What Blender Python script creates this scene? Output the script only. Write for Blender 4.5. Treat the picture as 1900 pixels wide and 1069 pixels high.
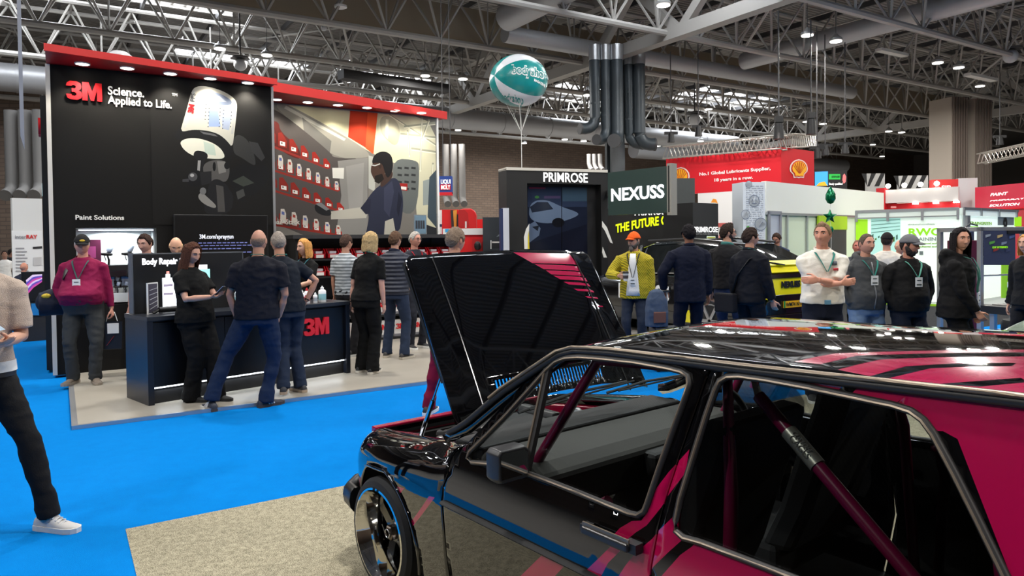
import bpy, bmesh, math, random
import numpy as np
from mathutils import Vector, Matrix, noise
from mathutils.geometry import delaunay_2d_cdt
for o in list(bpy.data.objects): bpy.data.objects.remove(o)
random.seed(7)
sc = bpy.context.scene
COL = sc.collection
# ------------------------------------------------------------------ camera
F_, PITCH, ROLL, CY, EYE = 1330.0, .021, .012, 476.0, 1.66
_f = Vector((0, math.cos(PITCH), -math.sin(PITCH))); _u = Vector((0, math.sin(PITCH), math.cos(PITCH))); _r = Vector((1, 0, 0))
CR = _r*math.cos(ROLL) - _u*math.sin(ROLL); CU = _u*math.cos(ROLL) + _r*math.sin(ROLL)
cam = bpy.data.objects.new('camera', bpy.data.cameras.new('camera')); COL.objects.link(cam)
cam.matrix_world = Matrix(((CR.x, CU.x, -_f.x, 0), (CR.y, CU.y, -_f.y, 0), (CR.z, CU.z, -_f.z, EYE), (0, 0, 0, 1)))
cam.data.sensor_width = 36; cam.data.lens = F_/1900*36; cam.data.shift_y = -(534.5-CY)/1900; cam.data.clip_end = 300; cam.data.clip_start = .05
sc.camera = cam
# ------------------------------------------------------------------ world and exposure
w = bpy.data.worlds.new('world'); sc.world = w; w.use_nodes = True
bg = w.node_tree.nodes['Background']; bg.inputs[0].default_value = (.86, .92, 1, 1); bg.inputs[1].default_value = .5
sc.view_settings.view_transform = 'Standard'; sc.view_settings.look = 'None'; sc.view_settings.gamma = 1; sc.view_settings.exposure = 0.0
sc.view_settings.use_curve_mapping = False
sc.cycles.use_denoising = True
sc.cycles.max_bounces = 6; sc.cycles.diffuse_bounces = 3; sc.cycles.glossy_bounces = 4; sc.cycles.transparent_max_bounces = 12
sc.cycles.caustics_reflective = False; sc.cycles.caustics_refractive = False; sc.cycles.sample_clamp_indirect = 4
HA = math.radians(32.3)                              # the hall grid is turned this much against the view
HU = Vector((math.cos(HA), math.sin(HA), 0)); HV = Vector((-math.sin(HA), math.cos(HA), 0))
def hall(u, s, z=0): return HU*u + HV*s + Vector((0, 0, z))
def light(name, kind, loc, energy, color=(1, 1, 1), size=.5, target=None, spot=None, parent=None):
    d = bpy.data.lights.new(name, kind); d.energy = energy; d.color = color
    o = bpy.data.objects.new(name, d); COL.objects.link(o); o.location = loc
    if kind == 'AREA': d.shape = 'DISK'; d.size = size
    elif kind in ('POINT', 'SPOT'): d.shadow_soft_size = size
    if spot: d.spot_size = spot; d.spot_blend = .6
    if target is not None: o.rotation_euler = (Vector(target)-Vector(loc)).to_track_quat('-Z', 'Y').to_euler()
    if parent: o.parent = parent
    return o
# daylight through the skylights of the roof (panes are built further down at these places)
SKYL = [(-1.5, 29.5, 5, 3.2), (4.2, 29.5, 4.2, 3.2), (8, 37.2, 6, 3), (15.5, 37.2, 5, 3), (29, 36, 6, 3), (38, 33, 7, 3.5), (6, 4, 7, 2.4), (-6, 8, 7, 2.4), (14, 14.5, 6, 2.4), (22, 2, 6, 2.4), (-12, 20, 6, 2.4)]
ZROOF = 11.2
for (u, s, a, b) in SKYL:
    l = light('skylight_daylight', 'AREA', hall(u, s, ZROOF-.12), 520, (.9, .95, 1))
    l.data.shape = 'RECTANGLE'; l.data.size = a*.95; l.data.size_y = b*.95; l.rotation_euler = (0, 0, HA)
# ------------------------------------------------------------------ pixel helpers (in the photograph's 1900x1069 frame)
def ray(x, y): return _f + CR*((x-950)/F_) + CU*((CY-y)/F_)
def at(x, y, Y):
    d = ray(x, y); return Vector((0, 0, EYE)) + d*(Y/d.y)
def onz(x, y, z=0):
    d = ray(x, y); return Vector((0, 0, EYE)) + d*((z-EYE)/d.z)
def onplane(x, y, p, n):
    d = ray(x, y); e = Vector((0, 0, EYE)); return e + d*((Vector(p)-e).dot(n)/d.dot(n))
# ------------------------------------------------------------------ materials
MATS = {}
def lin(c):
    return tuple((v/12.92 if v <= .04045 else ((v+.055)/1.055)**2.4) for v in (x/255 for x in c))
def M(name, rgb=None, rough=.5, metal=0, spec=.5, emit=0, coat=0, noise_=None, bump=None, alpha=1, sheen=0):
    """rgb in 0..255 display values; noise_=(scale, amount, second rgb); bump=(scale, strength)"""
    if name in MATS: return MATS[name]
    m = bpy.data.materials.new(name); MATS[name] = m; m.use_nodes = True
    nt = m.node_tree; b = nt.nodes['Principled BSDF']
    c = lin(rgb)
    b.inputs['Base Color'].default_value = (*c, 1); b.inputs['Roughness'].default_value = rough
    b.inputs['Metallic'].default_value = metal; b.inputs['Specular IOR Level'].default_value = spec
    if coat: b.inputs['Coat Weight'].default_value = coat; b.inputs['Coat Roughness'].default_value = .03
    if sheen: b.inputs['Sheen Weight'].default_value = sheen
    if emit: b.inputs['Emission Color'].default_value = (*c, 1); b.inputs['Emission Strength'].default_value = emit
    if noise_ or bump:
        tc = nt.nodes.new('ShaderNodeTexCoord')
    if noise_:
        n = nt.nodes.new('ShaderNodeTexNoise'); n.inputs['Scale'].default_value = noise_[0]; n.inputs['Detail'].default_value = 4
        nt.links.new(tc.outputs['Object'], n.inputs['Vector'])
        r = nt.nodes.new('ShaderNodeValToRGB'); r.color_ramp.elements[0].position = .5-noise_[1]; r.color_ramp.elements[1].position = .5+noise_[1]
        r.color_ramp.elements[0].color = (*c, 1); r.color_ramp.elements[1].color = (*lin(noise_[2]), 1)
        nt.links.new(n.outputs['Fac'], r.inputs[0]); nt.links.new(r.outputs[0], b.inputs['Base Color'])
    if bump:
        n = nt.nodes.new('ShaderNodeTexNoise'); n.inputs['Scale'].default_value = bump[0]; n.inputs['Detail'].default_value = 3
        nt.links.new(tc.outputs['Object'], n.inputs['Vector'])
        p = nt.nodes.new('ShaderNodeBump'); p.inputs['Strength'].default_value = bump[1]; p.inputs['Distance'].default_value = .02
        nt.links.new(n.outputs['Fac'], p.inputs['Height']); nt.links.new(p.outputs[0], b.inputs['Normal'])
    return m
def glass(name, tint=(.75, .78, .78), refl=1.0):
    if name in MATS: return MATS[name]
    m = bpy.data.materials.new(name); MATS[name] = m; m.use_nodes = True; nt = m.node_tree; nt.nodes.clear()
    o = nt.nodes.new('ShaderNodeOutputMaterial'); mx = nt.nodes.new('ShaderNodeMixShader'); t = nt.nodes.new('ShaderNodeBsdfTransparent')
    g = nt.nodes.new('ShaderNodeBsdfGlossy'); fr = nt.nodes.new('ShaderNodeFresnel'); ml = nt.nodes.new('ShaderNodeMath'); ml.operation = 'MULTIPLY'
    t.inputs[0].default_value = (*tint, 1); g.inputs['Roughness'].default_value = .01; fr.inputs[0].default_value = 1.5; ml.inputs[1].default_value = refl
    nt.links.new(fr.outputs[0], ml.inputs[0]); nt.links.new(ml.outputs[0], mx.inputs[0]); nt.links.new(t.outputs[0], mx.inputs[1]); nt.links.new(g.outputs[0], mx.inputs[2])
    nt.links.new(mx.outputs[0], o.inputs[0]); return m
# ------------------------------------------------------------------ object helpers
def put(o, parent=None, kind=None, label=None):
    if o.name not in COL.objects: COL.objects.link(o)
    if parent: o.parent = parent
    if kind: o['kind'] = kind
    if label: o['label'] = label
    return o
def thing(name, label, cat, loc=(0, 0, 0), rz=0, group=None):
    o = bpy.data.objects.new(name, None); COL.objects.link(o); o.empty_display_size = .1
    o.location = loc; o.rotation_euler = (0, 0, rz); return tag(o, label, cat, group)
def tag(o, label, cat, group=None):
    o['label'] = label; o['category'] = cat
    if group: o['group'] = group
    return o
def smooth(me, ang=40):
    me.polygons.foreach_set('use_smooth', [True]*len(me.polygons))
    try: me.set_sharp_from_angle(angle=math.radians(ang))
    except Exception: pass
def frame(d, up=(0, 0, 1)):
    d = Vector(d).normalized(); up = Vector(up)
    if abs(d.dot(up)) > .98: up = Vector((0, 1, 0))
    x = d.cross(up).normalized(); y = x.cross(d).normalized(); return x, y, d
class MB:
    def __init__(s): s.v = []; s.f = []; s.m = []; s.cur = 0
    def add(s, vs, fs):
        n = len(s.v); s.v += [tuple(q) for q in vs]; s.f += [tuple(i+n for i in q) for q in fs]; s.m += [s.cur]*len(fs); return s
    def box(s, c, d, rz=0, R=None):
        a, b, h = d[0]/2, d[1]/2, d[2]/2; c = Vector(c); R = R or Matrix.Rotation(rz, 3, 'Z')
        vs = [c + R @ Vector((x*a, y*b, z*h)) for z in (-1, 1) for y in (-1, 1) for x in (-1, 1)]
        return s.add(vs, [(0, 2, 3, 1), (4, 5, 7, 6), (0, 1, 5, 4), (2, 6, 7, 3), (0, 4, 6, 2), (1, 3, 7, 5)])
    def span(s, a, b):
        return s.box([(a[i]+b[i])/2 for i in range(3)], [abs(a[i]-b[i]) for i in range(3)])
    def bar(s, p, q, w_, h_=None, up=(0, 0, 1)):
        h_ = h_ or w_; p = Vector(p); q = Vector(q); x, y, d = frame(q-p, up)
        vs = [e + x*(i*w_/2) + y*(j*h_/2) for e in (p, q) for (i, j) in ((-1, -1), (1, -1), (1, 1), (-1, 1))]
        return s.add(vs, [(3, 2, 1, 0), (4, 5, 6, 7), (0, 1, 5, 4), (1, 2, 6, 5), (2, 3, 7, 6), (3, 0, 4, 7)])
    def tube(s, pts, r, n=8, cap=True, flat=(1, 1), up=(0, 0, 1), closed=False):
        pts = [Vector(p) for p in pts]; k = len(pts); rs = r if isinstance(r, (list, tuple)) else [r]*k
        vs = []; px = None
        for i, p in enumerate(pts):
            if closed: d = pts[(i+1) % k]-pts[i-1]
            else: d = pts[min(i+1, k-1)]-pts[max(i-1, 0)]
            x, y, d = frame(d, up)
            if px is not None and x.dot(px) < 0: x = -x; y = -y
            px = x
            for j in range(n):
                a = 2*math.pi*j/n; vs.append(p + x*(math.cos(a)*rs[i]*flat[0]) + y*(math.sin(a)*rs[i]*flat[1]))
        fs = []
        for i in range(k if closed else k-1):
            for j in range(n):
                i2 = (i+1) % k; fs.append((i*n+j, i*n+(j+1) % n, i2*n+(j+1) % n, i2*n+j))
        if cap and not closed: fs += [tuple(range(n))[::-1], tuple((k-1)*n+j for j in range(n))]
        return s.add(vs, fs)
    def loft(s, rings, cap=True):
        n = len(rings[0]); vs = [p for r in rings for p in r]; fs = []
        for i in range(len(rings)-1):
            for j in range(n): fs.append((i*n+j, i*n+(j+1) % n, (i+1)*n+(j+1) % n, (i+1)*n+j))
        if cap: fs += [tuple(range(n))[::-1], tuple((len(rings)-1)*n+j for j in range(n))]
        return s.add(vs, fs)
    def lathe(s, prof, n=20, c=(0, 0, 0), axis=(0, 0, 1), cap=True):
        x, y, d = frame(axis); c = Vector(c)
        rings = [[c + d*z + x*(math.cos(2*math.pi*j/n)*r) + y*(math.sin(2*math.pi*j/n)*r) for j in range(n)] for (r, z) in prof]
        return s.loft(rings, cap)
    def ball(s, c, r, n=12, m=8):
        r = r if isinstance(r, (list, tuple)) else (r, r, r); c = Vector(c)
        vs = [c + Vector((0, 0, -r[2]))]; fs = []
        for i in range(1, m):
            t = math.pi*i/m - math.pi/2
            for j in range(n):
                a = 2*math.pi*j/n; vs.append(c + Vector((math.cos(t)*math.cos(a)*r[0], math.cos(t)*math.sin(a)*r[1], math.sin(t)*r[2])))
        vs.append(c + Vector((0, 0, r[2]))); L = len(vs)-1
        for j in range(n): fs.append((0, 1+(j+1) % n, 1+j))
        for i in range(m-2):
            for j in range(n): fs.append((1+i*n+j, 1+i*n+(j+1) % n, 1+(i+1)*n+(j+1) % n, 1+(i+1)*n+j))
        for j in range(n): fs.append((L, 1+(m-2)*n+j, 1+(m-2)*n+(j+1) % n))
        return s.add(vs, fs)
    def prism(s, poly, fn, t0, t1):
        """poly of 2-D points, fn(a, b, t) -> 3-D"""
        n = len(poly); vs = [fn(a, b, t0) for a, b in poly] + [fn(a, b, t1) for a, b in poly]
        ar = sum(poly[i][0]*poly[(i+1) % n][1]-poly[(i+1) % n][0]*poly[i][1] for i in range(n))
        fs = [tuple(range(n))[::-1], tuple(range(n, 2*n))] + [(i, (i+1) % n, n+(i+1) % n, n+i) for i in range(n)]
        return s.add(vs, fs)
    def mesh(s, name, sm=None):
        me = bpy.data.meshes.new(name); me.from_pydata(s.v, [], s.f)
        me.polygons.foreach_set('material_index', s.m)
        bm = bmesh.new(); bm.from_mesh(me); bmesh.ops.recalc_face_normals(bm, faces=bm.faces); bm.to_mesh(me); bm.free()
        if sm: smooth(me, sm)
        return me
    def obj(s, name, mats, parent=None, sm=None, kind=None, label=None, bevel=0):
        me = s.mesh(name, sm)
        for m in (mats if isinstance(mats, (list, tuple)) else [mats]): me.materials.append(m)
        o = bpy.data.objects.new(name, me); put(o, parent, kind, label)
        if bevel:
            b = o.modifiers.new('bevel', 'BEVEL'); b.width = bevel; b.segments = 2; b.limit_method = 'ANGLE'
        return o
def mesh_obj(name, vs, fs, mats, parent=None, midx=None, sm=None, label=None):
    b = MB(); b.add(vs, fs)
    if midx: b.m = list(midx)
    return b.obj(name, mats, parent, sm, label=label)
def inpoly(x, y, P):
    c = False; j = len(P)-1
    for i in range(len(P)):
        if (P[i][1] > y) != (P[j][1] > y) and x < (P[j][0]-P[i][0])*(y-P[i][1])/(P[j][1]-P[i][1])+P[i][0]: c = not c
        j = i
    return c
def cdt(outline, holes=(), zones=(), step=None, segmax=None):
    """triangulated 2-D sheet; zones = [(polygon, material index)], the last one containing a triangle wins. returns verts, tris, mats"""
    V = []; E = []
    def loop(P):
        Q = []
        for i in range(len(P)):
            a = P[i]; b = P[(i+1) % len(P)]; L = math.hypot(b[0]-a[0], b[1]-a[1]); k = max(1, int(L/segmax)) if segmax else 1
            Q += [(a[0]+(b[0]-a[0])*t/k, a[1]+(b[1]-a[1])*t/k) for t in range(k)]
        n = len(V); V.extend(Q); E.extend((n+i, n+(i+1) % len(Q)) for i in range(len(Q)))
    loop(outline)
    for h_ in holes: loop(h_)
    for z, _ in zones: loop(z)
    if step:
        xs = [p[0] for p in outline]; ys = [p[1] for p in outline]
        x = min(xs)+step*.5
        while x < max(xs):
            y = min(ys)+step*.5
            while y < max(ys):
                if inpoly(x, y, outline): V.append((x, y))
                y += step
            x += step
    r = delaunay_2d_cdt([Vector(p) for p in V], E, [], 0, 1e-6)
    vs = [tuple(p) for p in r[0]]; T = []; Mi = []
    for t in r[2]:
        cx = sum(vs[i][0] for i in t)/3; cy = sum(vs[i][1] for i in t)/3
        if not inpoly(cx, cy, outline) or any(inpoly(cx, cy, h_) for h_ in holes): continue
        m = 0
        for z, mi in zones:
            if inpoly(cx, cy, z): m = mi
        T.append(tuple(t)); Mi.append(m)
    return vs, T, Mi
def text(name, s, origin, xd, up, size, mat, parent=None, ext=.004, bold=0, align='LEFT', shear=0, space=1, xs=1, label=None):
    """lettering standing at origin (baseline), running along xd"""
    cu = bpy.data.curves.new(name, 'FONT'); cu.body = s; cu.size = size; cu.extrude = ext; cu.offset = bold; cu.align_x = align
    cu.shear = shear; cu.space_character = space; cu.resolution_u = 3; cu.fill_mode = 'BOTH'
    t = bpy.data.objects.new(name, cu); COL.objects.link(t)
    bpy.context.view_layer.update()
    me = bpy.data.meshes.new_from_object(t.evaluated_get(bpy.context.evaluated_depsgraph_get()))
    bpy.data.objects.remove(t)
    x = Vector(xd).normalized(); u = Vector(up).normalized(); n = x.cross(u).normalized()
    Mx = Matrix(((x.x*xs, u.x, n.x, origin[0]), (x.y*xs, u.y, n.y, origin[1]), (x.z*xs, u.z, n.z, origin[2]), (0, 0, 0, 1)))
    me.transform(Mx); me.materials.clear(); me.materials.append(mat); me.name = name
    o = bpy.data.objects.new(name, me); return put(o, parent, label=label)
def fit_text(name, str_, x0, z0, x1, z1, mat, parent, d, bold=.002, shear=0, ext=.003, zr=None, desc=False):
    o = text(name, str_, (0, 0, 0), (1, 0, 0), (0, 0, 1), 1, mat, parent, ext, min(.03, .5*bold/max(.05, z1-z0)), 'LEFT', shear)
    n = len(o.data.vertices); co = np.empty(n*3); o.data.vertices.foreach_get('co', co); co = co.reshape(-1, 3)
    lo = co[:, 0].min(); hi = co[:, 0].max(); cap = .70; top = z1 if zr is None else z1
    co[:, 0] = x0+(co[:, 0]-lo)/(hi-lo)*(x1-x0); co[:, 2] = z0+co[:, 2]/cap*(z1-z0); co[:, 1] = d+co[:, 1]*.01 if False else d+np.clip(co[:, 1], -ext, ext); o.data.vertices.foreach_set('co', co.ravel()); o.data.update(); return o
def bake(b, voxel, it=3, fac=.5, name='m', wr=0, ws=6, seed=0):
    """voxel-merge the pieces of a mesh builder into one smooth skin"""
    me = b.mesh(name); o = bpy.data.objects.new('tmp', me); COL.objects.link(o)
    r = o.modifiers.new('r', 'REMESH'); r.mode = 'VOXEL'; r.voxel_size = voxel
    if it: q = o.modifiers.new('s', 'SMOOTH'); q.factor = fac; q.iterations = it
    bpy.context.view_layer.update()
    out = bpy.data.meshes.new_from_object(o.evaluated_get(bpy.context.evaluated_depsgraph_get()))
    bpy.data.objects.remove(o); bpy.data.meshes.remove(me); out.name = name
    if wr:
        n = len(out.vertices); co = np.empty(n*3); nr = np.empty(n*3); out.vertices.foreach_get('co', co); out.vertices.foreach_get('normal', nr)
        co = co.reshape(-1, 3); nr = nr.reshape(-1, 3); off = seed*3.7
        d = np.array([noise.noise((p[0]*ws+off, p[1]*ws, p[2]*ws*1.6)) + .5*noise.noise((p[0]*ws*2.3, p[1]*ws*2.3+off, p[2]*ws*3.4)) for p in co])
        d = -np.abs(d)+.25
        co += nr*(d*wr)[:, None]; out.vertices.foreach_set('co', co.ravel())
    out.polygons.foreach_set('use_smooth', [True]*len(out.polygons)); out.update()
    return out
def obj_me(name, me, mats, parent=None, label=None):
    me.materials.clear()
    for m in (mats if isinstance(mats, (list, tuple)) else [mats]): me.materials.append(m)
    o = bpy.data.objects.new(name, me); return put(o, parent, label=label)
def dup(root, loc=None, rz=None, label=None, group=None):
    r = root.copy(); COL.objects.link(r)
    if loc is not None: r.location = loc
    if rz is not None: r.rotation_euler = (0, 0, rz)
    if label: r['label'] = label
    if group: r['group'] = group
    for ch in list(root.children):
        c = ch.copy(); COL.objects.link(c); c.parent = r
        for g in ch.children:
            d = g.copy(); COL.objects.link(d); d.parent = c
    return r
# ================================================================== the hall
def stripes_mat(name, rgb, rgb2, scale, axis='X', rough=.6, bumpy=.5):
    m = bpy.data.materials.new(name); m.use_nodes = True; nt = m.node_tree; b = nt.nodes['Principled BSDF']; b.inputs['Roughness'].default_value = rough
    tc = nt.nodes.new('ShaderNodeTexCoord'); wv = nt.nodes.new('ShaderNodeTexWave'); wv.bands_direction = axis; wv.inputs['Scale'].default_value = scale
    nt.links.new(tc.outputs['Object'], wv.inputs['Vector']); b.inputs['Base Color'].default_value = (*lin(rgb), 1)
    p = nt.nodes.new('ShaderNodeBump'); p.inputs['Strength'].default_value = bumpy; p.inputs['Distance'].default_value = .1
    nt.links.new(wv.outputs['Fac'], p.inputs['Height']); nt.links.new(p.outputs[0], b.inputs['Normal'])
    mx = nt.nodes.new('ShaderNodeMix'); mx.data_type = 'RGBA'; mx.inputs[6].default_value = (*lin(rgb), 1); mx.inputs[7].default_value = (*lin(rgb2), 1)
    nt.links.new(wv.outputs['Fac'], mx.inputs[0]); nt.links.new(mx.outputs[2], b.inputs['Base Color']); return m
def carpet_mat(name, a, b_, sc1=9, fine=260, tint=.0):
    m = bpy.data.materials.new(name); m.use_nodes = True; nt = m.node_tree; b = nt.nodes['Principled BSDF']; b.inputs['Roughness'].default_value = .95; b.inputs['Specular IOR Level'].default_value = .05
    tc = nt.nodes.new('ShaderNodeTexCoord'); n1 = nt.nodes.new('ShaderNodeTexNoise'); n1.inputs['Scale'].default_value = fine; n1.inputs['Detail'].default_value = 2
    n2 = nt.nodes.new('ShaderNodeTexNoise'); n2.inputs['Scale'].default_value = sc1; n2.inputs['Detail'].default_value = 3
    ad = nt.nodes.new('ShaderNodeMath'); ad.operation = 'MULTIPLY_ADD'; ad.inputs[1].default_value = .75
    nt.links.new(tc.outputs['Object'], n1.inputs[0]); nt.links.new(tc.outputs['Object'], n2.inputs[0])
    ms = nt.nodes.new('ShaderNodeMath'); ms.operation = 'MULTIPLY'; ms.inputs[1].default_value = .25
    nt.links.new(n2.outputs['Fac'], ms.inputs[0]); nt.links.new(n1.outputs['Fac'], ad.inputs[0]); nt.links.new(ms.outputs[0], ad.inputs[2])
    r = nt.nodes.new('ShaderNodeValToRGB'); r.color_ramp.elements[0].position = .38; r.color_ramp.elements[1].position = .62
    r.color_ramp.elements[0].color = (*lin(a), 1); r.color_ramp.elements[1].color = (*lin(b_), 1)
    nt.links.new(ad.outputs[0], r.inputs[0]); nt.links.new(r.outputs[0], b.inputs['Base Color'])
    p = nt.nodes.new('ShaderNodeBump'); p.inputs['Strength'].default_value = .25; p.inputs['Distance'].default_value = .005
    nt.links.new(n1.outputs['Fac'], p.inputs['Height']); nt.links.new(p.outputs[0], b.inputs['Normal']); return m
BLUE = carpet_mat('blue_carpet', (0, 107, 183), (0, 117, 193)); GREYC = carpet_mat('grey_carpet', (100, 95, 80), (180, 172, 148), 30, 190)
DARKC = carpet_mat('charcoal_carpet', (40, 40, 42), (58, 58, 60))
STEEL = M('painted_steel', (168, 165, 160), .5); DSTEEL = M('dark_steel', (70, 70, 72), .5); GALV = M('galvanised_duct', (176, 177, 180), .42, .35, bump=(3, .15))
WHITE = M('white_paint', (232, 232, 230), .5); BLACK = M('black_satin', (20, 20, 22), .45); CHAR = M('charcoal_panel', (44, 44, 47), .55)
CHROME = M('chrome', (215, 215, 218), .12, 1); ALU = M('aluminium', (185, 187, 190), .35, .8); RED = M('red_gloss', (196, 24, 30), .4)
RUBBER = M('black_rubber', (24, 24, 25), .75)
A0 = onz(145, 796); AU = A0.dot(HU); AS = A0.dot(HV)               # near corner of the big stand in hall coordinates
def flat(name, pts, z, mat, kind='structure'):
    o = mesh_obj(name, [(*p[:2], z) for p in pts], [tuple(range(len(pts)))], mat); o['kind'] = kind; return o
def hrect(u0, u1, s0, s1): return [hall(u0, s0), hall(u1, s0), hall(u1, s1), hall(u0, s1)]
U0, U1, S0, S1 = -30, 85, -16, 46
CONC = M('grey_concrete', (150, 147, 142), .6, noise_=(.8, .3, (134, 131, 127)))
flat('floor', hrect(U0, U1, S0, S1), 0, CONC)
flat('floor_blue_carpet', [hall(AU-2.9, AS-9), hall(AU+16, AS-9), hall(AU+16, AS-.02), hall(AU-.01, AS-.02), hall(AU-.01, AS+11), hall(AU-2.9, AS+11)], .003, BLUE)
flat('floor_blue_aisle', hrect(AU+16, AU+26, AS-6, AS-.5), .003, BLUE)
flat('floor_grey_carpet', hrect(AU+.18, AU+6.6, AS-7.6, AS-2.88), .006, GREYC)
flat('floor_charcoal_carpet', hrect(AU+9.2, AU+17.5, AS-1.2, AS+9.5), .006, DARKC)
# brick far wall, side walls
def brick():
    m = bpy.data.materials.new('brown_brick'); m.use_nodes = True; nt = m.node_tree; b = nt.nodes['Principled BSDF']; b.inputs['Roughness'].default_value = .85
    tc = nt.nodes.new('ShaderNodeTexCoord'); mp = nt.nodes.new('ShaderNodeMapping'); mp.inputs['Rotation'].default_value = (math.pi/2, 0, 0)
    br = nt.nodes.new('ShaderNodeTexBrick'); br.inputs['Scale'].default_value = 1; br.inputs['Brick Width'].default_value = .5; br.inputs['Row Height'].default_value = .17; br.inputs['Mortar Size'].default_value = .02
    br.inputs['Color1'].default_value = (*lin((122, 105, 93)), 1); br.inputs['Color2'].default_value = (*lin((110, 94, 83)), 1); br.inputs['Mortar'].default_value = (*lin((98, 86, 77)), 1)
    nt.links.new(tc.outputs['Object'], mp.inputs[0]); nt.links.new(mp.outputs[0], br.inputs[0]); nt.links.new(br.outputs[0], b.inputs[0]); return m
BRICK = brick()
wb = MB().box((0, 0, 5.6), (U1-U0, .3, 11.2)).obj('wall_back', BRICK, kind='structure'); wb.location = hall((U0+U1)/2, S1+.15); wb.rotation_euler = (0, 0, HA)
wl = MB().box((0, 0, 5.6), (.3, S1-S0, 11.2)).obj('wall_right', M('far_wall_grey', (120, 116, 112), .8), kind='structure'); wl.location = hall(U1+.15, (S0+S1)/2); wl.rotation_euler = (0, 0, HA)
for nm, c_, d_ in (('wall_front', hall((U0+U1)/2, S0-.15), (U1-U0, .3, 11.2)), ('wall_left', hall(U0-.15, (S0+S1)/2), (.3, S1-S0, 11.2))):
    wf = MB().box((0, 0, 5.6), d_).obj(nm, BRICK, kind='structure'); wf.location = c_; wf.rotation_euler = (0, 0, HA)
# roof deck with skylight openings
DECK = stripes_mat('ribbed_roof_deck', (164, 160, 156), (108, 106, 103), 1.6, 'Y', .7, .8)
vs, fs, _ = cdt([(U0, S0), (U1, S0), (U1, S1), (U0, S1)], [[(u-a/2, s-b/2), (u+a/2, s-b/2), (u+a/2, s+b/2), (u-a/2, s+b/2)] for (u, s, a, b) in SKYL])
ce = mesh_obj('ceiling', [(x, y, ZROOF) for x, y in vs], fs, DECK); ce.rotation_euler = (0, 0, HA); ce['kind'] = 'structure'
SKYG = M('skylight_glazing', (245, 248, 255), .4, emit=5)
for i, (u, s, a, b) in enumerate(SKYL):
    o = MB().box((0, 0, 0), (a, b, .06)).obj('window_%d' % (i+1), SKYG, kind='structure'); o.location = hall(u, s, ZROOF+.05); o.rotation_euler = (0, 0, HA)
    f = MB()
    for k in range(1, 9): f.bar((-a/2+a*k/9, -b/2, -.1), (-a/2+a*k/9, b/2, -.1), .07)
    for k in (-1, 0, 1): f.bar((-a/2, k*b/2, -.14), (a/2, k*b/2, -.14), .12, .2)
    f.obj('glazing_bar', STEEL, o)
# lattice trusses along the hall
def truss(s, u0=-16, u1=62, zb=8.65, zt=10.6, step=1.95, wid=.75):
    m = MB(); n = int((u1-u0)/step)
    m.tube([hall(u0, s, zb), hall(u1, s, zb)], .115, 8)
    for k in (-1, 1): m.tube([hall(u0, s+k*wid, zt), hall(u1, s+k*wid, zt)], .085, 6)
    for i in range(n):
        u = u0+i*step
        for k in (-1, 1):
            m.tube([hall(u, s, zb), hall(u+step/2, s+k*wid, zt)], .045, 5, False); m.tube([hall(u+step/2, s+k*wid, zt), hall(u+step, s, zb)], .045, 5, False)
        m.bar(hall(u+step/2, s-wid, zt), hall(u+step/2, s+wid, zt), .07)
        if i % 2: m.bar(hall(u, s, zb), hall(u, s, zt), .05)
    return m.obj('roof_truss', STEEL, kind='structure')
for s in (-5, 4.0, 8.6, 13.2, 17.8, 22.4, 27, 31.6, 36.2, 40.8): truss(s, 20 if 8 < s < 14 and False else -16)
m = MB()
for i in range(30): m.bar(hall(-16+i*2.7, S0, 10.86), hall(-16+i*2.7, S1, 10.86), .1, .22)
m.obj('roof_purlin', DSTEEL, kind='structure')
m = MB()
for i in range(22):                                                # thin wind bracing crossing between the trusses
    u = -16+i*3.9; s = [4, 13.2, 22.4, 31.6][i % 4]
    m.tube([hall(u, s, 10.4), hall(u+7, s+9.2, 10.4)], .035, 5); m.tube([hall(u, s+9.2, 10.4), hall(u+7, s, 10.4)], .035, 5)
    m.tube([hall(u, s, 8.7), hall(u+2.4, s+4.6, 10.6)], .05, 5); m.tube([hall(u+2.4, s+4.6, 8.7), hall(u, s, 10.6)], .05, 5)
m.obj('roof_bracing', STEEL, kind='structure')
def girder(u, s0, s1):
    m = MB()
    m.bar(hall(u, s0, 8.6), hall(u, s1, 8.6), .42, .42); m.bar(hall(u, s0, 10.7), hall(u, s1, 10.7), .4, .35)
    s = 22.4
    k = int((s1-s0)/2.3)
    for i in range(k):
        a = s0+i*2.3; z = (8.6, 10.7) if i % 2 else (10.7, 8.6); m.bar(hall(u, a, z[0]), hall(u, a+2.3, z[1]), .26, .3)
    return m.obj('roof_girder', STEEL, kind='structure')
girder(17.7, -8, 44); girder(45, -8, 44)
m = MB(); m.box((0, 0, 0), (46, .05, 1.25)); o = m.obj('smoke_curtain', M('brown_fire_cloth', (150, 138, 120), .85, bump=(1.2, .6)), kind='structure'); o.location = hall(24, 23.2, 9.62); o.rotation_euler = (0, 0, HA)
# ventilation ducts
def duct(name, pts, r, label):
    o = MB().tube(pts, r, 20).obj(name, GALV, sm=40); tag(o, label, 'duct'); return o
duct('air_duct', [hall(25.3, 2, 9.35), hall(25.3, 21.0, 9.35)], .36, 'large silver round duct crossing the roof at the top right of the picture')
duct('air_duct', [hall(13.2, 2, 9.35), hall(13.2, 21.0, 9.35)], .46, 'thick silver round duct running up from above the balloon')
duct('air_duct', [hall(13.4, 21.5, 8.95), hall(34, 21.5, 8.95)], .3, 'long thin silver duct under the roof feeding the dark column pipes')
m = MB().tube([hall(-29.8, 34, 8.25), hall(40, 34, 8.25)], .55, 24)
for i in range(22): m.tube([hall(-29.7+i*3.16, 34, 8.25), hall(-29.64+i*3.16, 34, 8.25)], .575, 24)
tag(m.obj('air_duct', GALV, sm=40), 'widest silver duct running behind the balloon and the red canopies', 'duct')
duct('air_duct', [hall(36, 40, 8.3), hall(62, 40, 8.3)], .6, 'far silver duct beside the brown ribbed column on the right')
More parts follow.
